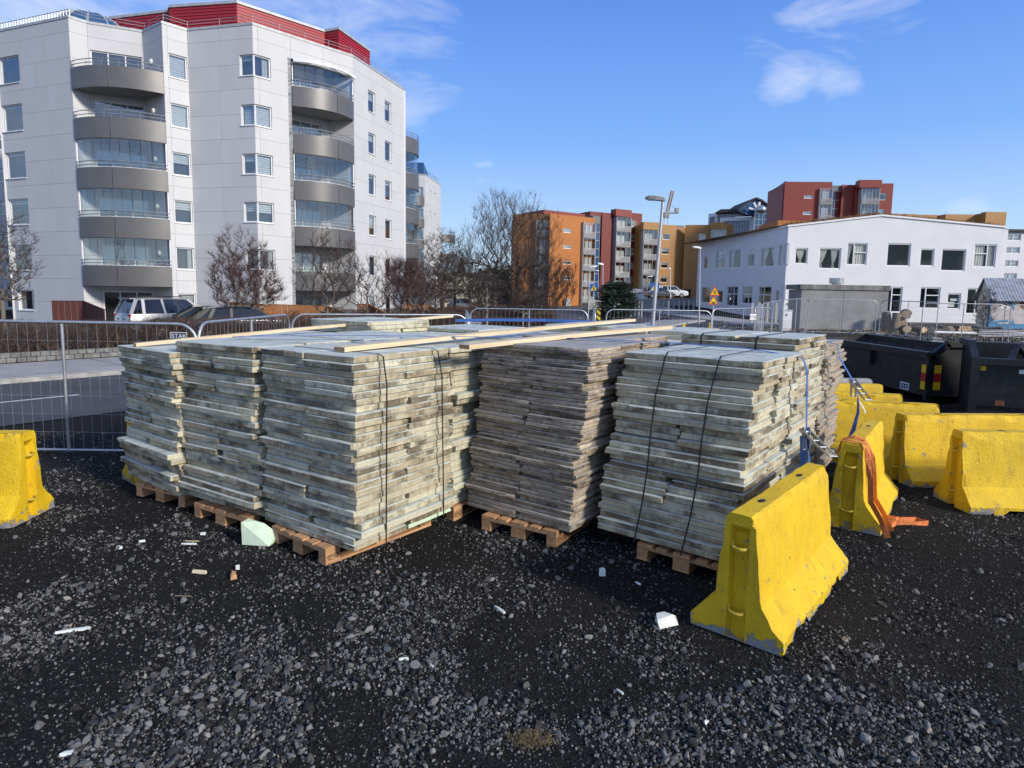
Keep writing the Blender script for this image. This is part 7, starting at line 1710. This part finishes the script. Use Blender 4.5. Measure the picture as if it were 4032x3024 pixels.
MB().plate([(X1, Y0, .1), (X1, Y1, .1), (X1, Y1, 1.4), (X1, Y0, Zt)], (-1, 0, 0), .06).build('side_wall', 'container_black', c2)
MB().plate([(X0, Y1, .1), (X1, Y1, .1), (X1, Y1, 1.4), (X0, Y1, 1.4)], (0, -1, 0), .06).build('back_wall', 'container_black', c2)
for z, h_, w_ in ((Zt, .12, .16), (.35, .14, .12), (.14, .12, .16)): MB().box(((X0+X1)/2, Y0-.05, z), (X1-X0+.1, w_, h_)).build('cross_beam', 'container_black', c2)
for x in (X0, X0+.08+1.5, X1): MB().box((x, Y0-.06, .62), (.13, .15, 1.05)).build('upright', 'container_black', c2)
MB().beam((X0, Y0-.02, Zt), (X0, Y0+.5, 1.42), .12, .12).build('sloping_rail', 'container_black', c2); MB().beam((X0, Y0+.45, 1.42), (X0, Y1, 1.42), .12, .12).build('top_rail', 'container_black', c2)
MB().beam((X0+.55, Y0+.1, 1.12), (X0+.75, Y0+.5, 1.4), .1, .1).build('brace', 'container_black', c2); MB().beam((X0+.9, Y0+.1, 1.12), (X0+.75, Y0+.5, 1.4), .1, .1).build('brace', 'container_black', c2)
MB().box((X0+.14, Y0-.004, .98), (.085, .006, .09)).build('sticker', 'sign_yellow', c2); MB().box((X0+.77, Y0-.004, .95), (.17, .006, .075)).build('sticker', 'sign_white', c2)
MB().box((X0+.42, Y0-.115, .35), (.14, .004, .10)).build('rust_patch', 'rust', c2)
c2.rotation_euler = (0, 0, R(-27))
# ------------------------------------------------------------------ street lamps
def street_lamp(u, v_base, v_top, d, r, label, head=(.7, .28, .12), side=-1, mat='galvanised_dull', u_top=None, hm='grey_panel'):
    p = at(u, v_base, d); z0_ = float(gz(p.x, p.y)); tp = at(u_top or u, v_top, d); root = thing('street_lamp', (p.x, p.y, z0_), label, 'street lamp', 'street lamps')
    MB().tube([(p.x, p.y, z0_), (tp.x, p.y, tp.z)], r, 12, True, r*.62).build('pole', mat, root, smooth=40)
    mb = MB(); L, w, h = head; c = Vector((tp.x, p.y, tp.z)); s_ = side
    secs = [(-.12, .35, .5), (0, .75, .9), (.45, 1, 1), (.85, .9, .85), (1, .5, .4)]
    for f, ww, hh_ in secs:
        for y, z in ((-w/2*ww, -.02), (w/2*ww, -.02), (w/2*ww*.85, h*hh_), (-w/2*ww*.85, h*hh_)): mb.V.append((c.x+s_*L*f, c.y+y, c.z+z+.08*f))
    for i in range(len(secs)-1):
        for j in range(4): mb.F.append((i*4+j, i*4+(j+1) % 4, i*4+4+(j+1) % 4, i*4+4+j))
    mb.F += [(3, 2, 1, 0), tuple(range(16, 20))]; hd = mb.build('lamp_head', hm, root); MB().box((c.x+s_*L*.55, c.y, c.z+.02), (L*.6, w*.7, .03)).build('lens', 'frame_white', hd)
    return root
street_lamp(2565, 1312, 790, 30, .105, 'tall steel street lamp with flat grey head beside the wire fence', (.82, .36, .16), -1, u_top=2610)
street_lamp(2752, 1268, 978, 44, .06, 'white-headed lamp post before the shaded school wall', (.55, .26, .1), -1, u_top=2757, hm='frame_white')
street_lamp(2315, 1262, 1053, 52, .06, 'pale lamp post carrying the blue crossing sign', (.6, .26, .1), 1, u_top=2321, hm='frame_white')
street_lamp(2371, 1262, 1043, 50, .07, 'white-headed lamp post next to the one with the crossing sign', (.45, .3, .12), -1, u_top=2374, hm='frame_white')
street_lamp(2357, 1212, 1067, 90, .07, 'distant thin lamp post in front of the glass stair', (.5, .3, .1), -1, hm='frame_white')
street_lamp(2640, 1190, 1060, 86, .07, 'distant lamp post before the tan block windows', (.35, .35, .15), -1, mat='frame_white', hm='frame_white')
street_lamp(2549, 1190, 1090, 80, .06, 'distant lamp post beside the second crossing sign', (.7, .3, .1), 1, hm='frame_white')
street_lamp(1717, 1230, 1096, 58, .07, 'lamp post with pale head in front of the far apartment block', (.8, .4, .2), -1, hm='frame_white')
# ------------------------------------------------------------------ signs
def sign_post(loc, h, label, cat='sign', r=.03, name='road_sign', group=None):
    root = thing(name, loc, label, cat, group); MB().tube([loc, (loc[0], loc[1], loc[2]+h)], r, 8).build('post', 'galvanised', root, smooth=40); return root
def crossing_sign(u, v, d, w, label):
    c = at(u, v, d); g0 = float(gz(c.x, c.y)); r = sign_post((c.x, c.y+.05, g0), c.z-g0, label); hw = w/2
    MB().box((c.x, c.y, c.z), (w, .02, w)).build('panel', 'sign_blue', r); Yf = c.y-.012
    MB().plate([(c.x-hw*.82, Yf, c.z-hw*.72), (c.x+hw*.82, Yf, c.z-hw*.72), (c.x, Yf, c.z+hw*.78)], (0, -1, 0), .004).build('triangle', 'sign_yellow', r); Yg = Yf-.006
    MB().tube([(c.x, Yg, c.z+hw*.28), (c.x, Yg-.003, c.z+hw*.28)], hw*.13, 10).build('walking_figure', 'black_print', r)
    for a, b_ in (((0, .15), (-.02, -.2)), ((-.02, -.2), (-.22, -.6)), ((-.02, -.2), (.2, -.6)), ((0, .1), (.2, -.15)), ((0, .1), (-.2, -.12))): MB().beam((c.x+a[0]*hw, Yg, c.z+a[1]*hw), (c.x+b_[0]*hw, Yg, c.z+b_[1]*hw), .16*hw, .004, up=(0, 1, 0)).build('walking_figure', 'black_print', r)
crossing_sign(2338, 1133, 51, .62, 'blue crossing sign with yellow triangle beside the pale lamp posts')
crossing_sign(2578, 1131, 48, .68, 'blue crossing sign half hidden by the tall street lamp')
ts = at(2812, 1160, 31); g0 = float(gz(ts.x, ts.y)); tsr = sign_post((ts.x, ts.y+.06, g0), at(2815, 1125, 31).z-g0, 'pair of red-edged yellow warning triangles on one post before the school')
def warn(u, v, d, w, kind):
    c = at(u, v, d); hw = w/2; Y0_ = c.y; tri = lambda s_, y: [(c.x-hw*s_, y, c.z-hw*.577*1.5*s_*.67), (c.x+hw*s_, y, c.z-hw*.577*1.5*s_*.67), (c.x, y, c.z+hw*1.155*s_)]
    pn = MB().plate(tri(1, Y0_), (0, 1, 0), .02).build('panel', 'sign_red', tsr); MB().plate(tri(.74, Y0_-.001), (0, -1, 0), .004).build('field', 'sign_yellow', pn); Y = Y0_-.009
    if kind == 0:
        for s_ in (-1, 1):
            pts = [(.17, -.30), (.16, -.08), (.07, .05), (.07, .32)]
            for a, b_ in zip(pts, pts[1:]): MB().beam((c.x+s_*a[0]*hw, Y, c.z+a[1]*hw), (c.x+s_*b_[0]*hw, Y, c.z+b_[1]*hw), .10*hw, .004, up=(0, 1, 0)).build('symbol', 'black_print', pn)
    else: MB().plate([(c.x-hw*.5, Y, c.z-hw*.36), (c.x+hw*.5, Y, c.z-hw*.36), (c.x+hw*.35, Y, c.z-hw*.25), (c.x+hw*.12, Y, c.z-hw*.08), (c.x-hw*.12, Y, c.z-hw*.08), (c.x-hw*.35, Y, c.z-hw*.25)], (0, -1, 0), .004).build('symbol', 'black_print', pn)
warn(2814, 1152, 31, .55, 0); warn(2809, 1187, 31, .52, 1)
hm = at(2357, 1233, 19.4); hr = thing('hazard_marker', (hm.x, hm.y, 0), 'yellow and black striped road marker post beside the wire fence', 'marker'); zA, zB = at(2357, 1256, 19.4).z, at(2357, 1214, 19.4).z
MB().tube([(hm.x, hm.y+.04, 0), (hm.x, hm.y+.04, zB)], .025, 8).build('post', 'galvanised', hr); MB().box((hm.x, hm.y, (zA-.35+zB)/2), (.105, .02, zB-zA+.35)).build('panel', 'sign_yellow', hr)
for k in range(5): z = zA-.3+k*.17; MB().plate([(hm.x-.05, hm.y-.0105, z+.09), (hm.x+.05, hm.y-.0105, z), (hm.x+.05, hm.y-.0105, z+.075), (hm.x-.05, hm.y-.0105, z+.165)], (0, -1, 0), .003).build('stripe', 'black_print', hr)
# ------------------------------------------------------------------ concrete panel, retaining wall, posts, cabinet
a, b_ = at(2318, 1205, 88), at(2390, 1205, 89); o = MB().plate([(a.x, a.y, 0), (b_.x, b_.y, 0), (b_.x-.15, b_.y, at(2385, 1184, 89).z), (a.x, a.y, at(2320, 1180, 88).z)], (0, 1, 0), .5).build('concrete_slab_wall', 'bare_concrete'); tag(o, 'short pale concrete wall end beside the striped road marker', 'wall')
a, b_ = at(2490, 1190, 76), at(2745, 1188, 74); o = MB().plate([(a.x, a.y, 0), (b_.x, b_.y, 0), (b_.x, b_.y, at(2740, 1173, 74).z), (a.x, a.y, at(2495, 1180, 76).z)], (0, 1, 0), .3).build('retaining_wall', 'pavement'); tag(o, 'long pale retaining wall between the dwarf pine and the school', 'wall')
def post(u, v0, v1, d, w, lab, mat='grey_post'):
    p = at(u, v0, d); z = float(gz(p.x, p.y)); t_ = at(u, v1, d).z; mb = MB().box((p.x, p.y, (z+t_)/2), (w, w, t_-z)); mb.V = [(x+random.gauss(0, .008), y, zz) for x, y, zz in mb.V]
    mb.add([(p.x-w/2*.7, p.y-w/2*.7, t_+.02), (p.x+w/2*.7, p.y-w/2*.7, t_+.02), (p.x+w/2*.7, p.y+w/2*.7, t_+.02), (p.x-w/2*.7, p.y+w/2*.7, t_+.02)], [(0, 1, 2, 3)])
    n = len(mb.V); mb.F += [(4, 5, n-3, n-4), (5, 6, n-2, n-3), (6, 7, n-1, n-2), (7, 4, n-4, n-1)]; tag(mb.build('timber_post', mat), lab, 'post', 'timber posts before the school')
for i, x in enumerate((130, 165, 200, 240, 275, 300, 450, 500, 548, 595, 645, 690, 735, 780)):
    u, _ = C6(x, 0); post(u, 1230, 1185+(0 if i > 5 else 2), 60-(i % 3), .12, 'weathered grey timber post in the row along the side street pavement')
for x, y0, y1 in ((1325, 1290, 1435), (1385, 1282, 1470), (1465, 1285, 1480), (1545, 1290, 1500)):
    u, v1 = C6(x, y1); _, v0 = C6(x, y0); post(u, v1, v0, 43.5, .16, 'tall pale timber post with rough base in the churned soil', 'grey_post')
cb_ = at(*C6(1640, 1520), 35.5); z = float(gz(cb_.x, cb_.y)); cab = thing('utility_cabinet', (cb_.x, cb_.y, z), 'pale grey utility cabinet standing at the hut corner', 'cabinet'); zt_ = at(*C6(1640, 1357), 35.5).z
MB().box((cb_.x, cb_.y, (z+zt_)/2), (.52, .4, zt_-z)).build('body', 'panel_white', cab); MB().box((cb_.x, cb_.y, zt_+.02), (.56, .44, .04)).build('lid', 'panel_white', cab); MB().box((cb_.x, cb_.y-.205, (z+zt_)/2+.05), (.46, .012, (zt_-z)*.8)).build('door', 'frame_white', cab)
for k in range(3): MB().box((cb_.x-.08+.1*(k % 2), cb_.y-.214, z+.9+k*.3), (.12, .004, .14)).build('sticker', 'grey_panel', cab)
for x in (695, 945): c = at(*C6(x, 1410), 36); z = float(gz(c.x, c.y)); o = MB().box((c.x, c.y, z+.3), (.16, .14, .5)).box((c.x, c.y-.075, z+.44), (.12, .01, .14)).build('marker_box', 'sign_yellow'); tag(o, 'small yellow marker box on the soil behind the wire fence', 'marker', 'yellow marker boxes')
# ------------------------------------------------------------------ log pile, pipes, blocks
def log(p, d, L, r, label):
    p, d = Vector(p), Vector(d).normalized(); root = thing('cut_log', p, label, 'log', 'cut logs in the pile'); n = 12; x = d.orthogonal().normalized(); y = d.cross(x); mb = MB(); rd_ = random.Random(p.x*31)
    jj = [rd_.uniform(.88, 1.1) for _ in range(n)]
    for f in (0, .33, .66, 1): mb.V += [tuple(p+d*L*f+(x*math.cos(2*math.pi*j/n)+y*math.sin(2*math.pi*j/n))*r*jj[j]*rd_.uniform(.96, 1.04)) for j in range(n)]
    for i in range(3):
        for j in range(n): mb.F.append((i*n+j, i*n+(j+1) % n, (i+1)*n+(j+1) % n, (i+1)*n+j))
    mb.build('bark', 'bark', root, smooth=50)
    for f, s_ in ((0, -1), (1, 1)):
        q = MB(); q.add([p+d*(L*f+s_*.004)+(x*math.cos(2*math.pi*j/n)+y*math.sin(2*math.pi*j/n))*r*jj[j]*.95 for j in range(n)], [tuple(range(n))]); q.build('cut_end', 'log_end', root)
def lp(x, y, d, r): p = at(*C7(x, y), d); return Vector((p.x, p.y, max(p.z, float(gz(p.x, p.y))+r)))
def glog(x, d, r, z, L, dr, lab):
    p = at(*C7(x, 1400), d); log((p.x, p.y, float(gz(p.x, p.y))+z), dr, L, r, lab)
for a_ in ((1085, 36.6, .27, .26, .6, (.4, 1, 0), 'dark-ended log under the large round section'), (1020, 36.4, .2, .18, .8, (.2, 1, 0), 'log lying at the foot of the upright one'), (1060, 36.7, .25, .62, .6, (.3, 1, 0), 'log wedged between the upright log and the round section'),
           (1100, 36.5, .27, 1.02, .5, (.5, 1, .1), 'large round log section resting on top of the pile beside the hut'), (1012, 36.2, .22, 0, 1.1, (.05, .1, 1), 'upright grey log standing against the hut'), (950, 36.5, .24, 0, 1.15, (-.12, .15, 1), 'mossy log leaning in the hut corner'),
           (1122, 35.6, .23, .22, .7, (.3, 1, 0), 'short orange-ended log at the foot of the pile'), (1215, 35.8, .18, .17, .8, (.6, 1, 0), 'brown log lying right of the orange-ended one'), (1275, 35.5, .2, .19, .6, (-.4, 1, 0), 'stubby pale log in the middle of the pile'),
           (1480, 35.4, .22, .2, .5, (.8, .4, 0), 'pale split stump lying beside the white pipe')): glog(*a_)
k = 0
for row in range(3):
    for i in range(6-row):
        p = at(*C7(1600+i*26+row*12, 1405-row*26), 35.8); log((p.x, p.y, float(gz(p.x, p.y))+.08+row*.14), (.1, 1, .02), .9, .085, 'small round-ended log in the neat stack by the painted shed'); k += 1
for i in range(9):
    p = at(*C7(1180+i*62, 1385-12*(i % 3)), 36.5+.3*(i % 3)); log((p.x, p.y, float(gz(p.x, p.y))+.1), (random.uniform(-.2, 1), random.uniform(-.3, .6), .08), random.uniform(.8, 1.7), random.uniform(.07, .13), 'rough branch wood heaped between the log rounds')
a, b_ = at(*C7(1372, 1417), 34.5), at(*C7(1762, 1427), 34.3); o = MB().tube([(a.x, a.y, float(gz(a.x, a.y))+.12), (b_.x, b_.y, float(gz(b_.x, b_.y))+.10)], .075, 10).build('plastic_pipe', 'frame_white', smooth=40); tag(o, 'long white plastic pipe lying in front of the logs', 'pipe')
for i in range(16):
    a = at(*C7(1765+random.uniform(0, 60), 1400+i*6), 33.5-i*.1); b_ = at(*C7(2230+random.uniform(0, 100), 1385+i*8), 33.2-i*.1); z = float(gz(a.x, a.y))+.05+.4*(1-i/16)*random.random()
    o = MB().tube([(a.x, a.y, z), ((a.x+b_.x)/2, (a.y+b_.y)/2, z+random.uniform(0, .1)), (b_.x, b_.y, z+random.uniform(-.05, .2))], .022, 6).build('steel_tube', 'galvanised_dull'); tag(o, 'thin steel tube in the untidy heap beside the painted shed', 'tube', 'steel tubes in a heap')
for (x, y, w_) in ((1110, 1515, .7), (1215, 1535, .75), (1280, 1545, .3)):
    p = at(*C7(x, y), 27.5); o = MB().box((p.x, p.y, float(gz(p.x, p.y))+.1), (w_, .25, .2), .1).build('concrete_block', 'bare_concrete'); tag(o, {1110: 'grey concrete block lying before the wire fence, left of a longer one', 1215: 'longer grey concrete block behind the open container', 1280: 'small cube-like concrete block beside the longer one'}[x], 'block')
# dry grass on the soil strip, bare bush by the shed
rg = np.random.default_rng(77); n = 5200; u = rg.uniform(2880, 4100, n); dd = rg.uniform(29.5, 41, n); X_ = (u-2016)/2480*dd; keep = fbm(X_*.6, dd*.6, 3) > .46; X_, dd = X_[keep], dd[keep]; S = np.stack([X_, dd, gz(X_, dd)], -1); dv = rg.normal(0, .5, S.shape); dv[:, 2] = np.abs(dv[:, 2])+.4; V, Fc = prisms(S, S+dv*rg.uniform(.06, .22, (len(S), 1)), np.full(len(S), .010), np.full(len(S), .004), 3)
tag(link(arr_mesh('dry_grass', V, Fc, 'dry_grass'), 'dry_grass', None, (0, 0, 0)), 'tufts of dry grass on the soil before the hut and logs', 'grass', None, 'stuff')
rg = np.random.default_rng(78)
shp, Fi = rock_shapes(1, 8, 4); m = 2600; u = rg.uniform(2750, 4150, m); dd = rg.uniform(26, 44, m); X_ = (u-2016)/2480*dd; r_ = .03*(5.)**rg.random(m); Vv = np.stack(shp)[rg.integers(0, 8, m)]*r_[:, None, None]+np.stack([X_, dd, gz(X_, dd)+r_*.2], -1)[:, None, :]
tag(link(arr_mesh('rubble', Vv.reshape(-1, 3), (Fi[None]+(np.arange(m)*len(shp[0]))[:, None, None]).reshape(-1, 3), 'gravel'), 'rubble', None, (0, 0, 0)), 'dark stony rubble strewn over the soil behind the wire fence', 'rubble', None, 'stuff')
p = at(*C7(1830, 1370), 41.3); tree('bare_bush', (p.x, p.y, float(gz(p.x, p.y))), .6, [((0, 0, 1.5), (.8, .6, 1.3), 1)], 160, 'scraggy bare bush against the gable of the painted shed', 'twig_dark', 'twig_dark', .04, .010, seed=61, extra=2, tl=.3, group=None, cat='bush')
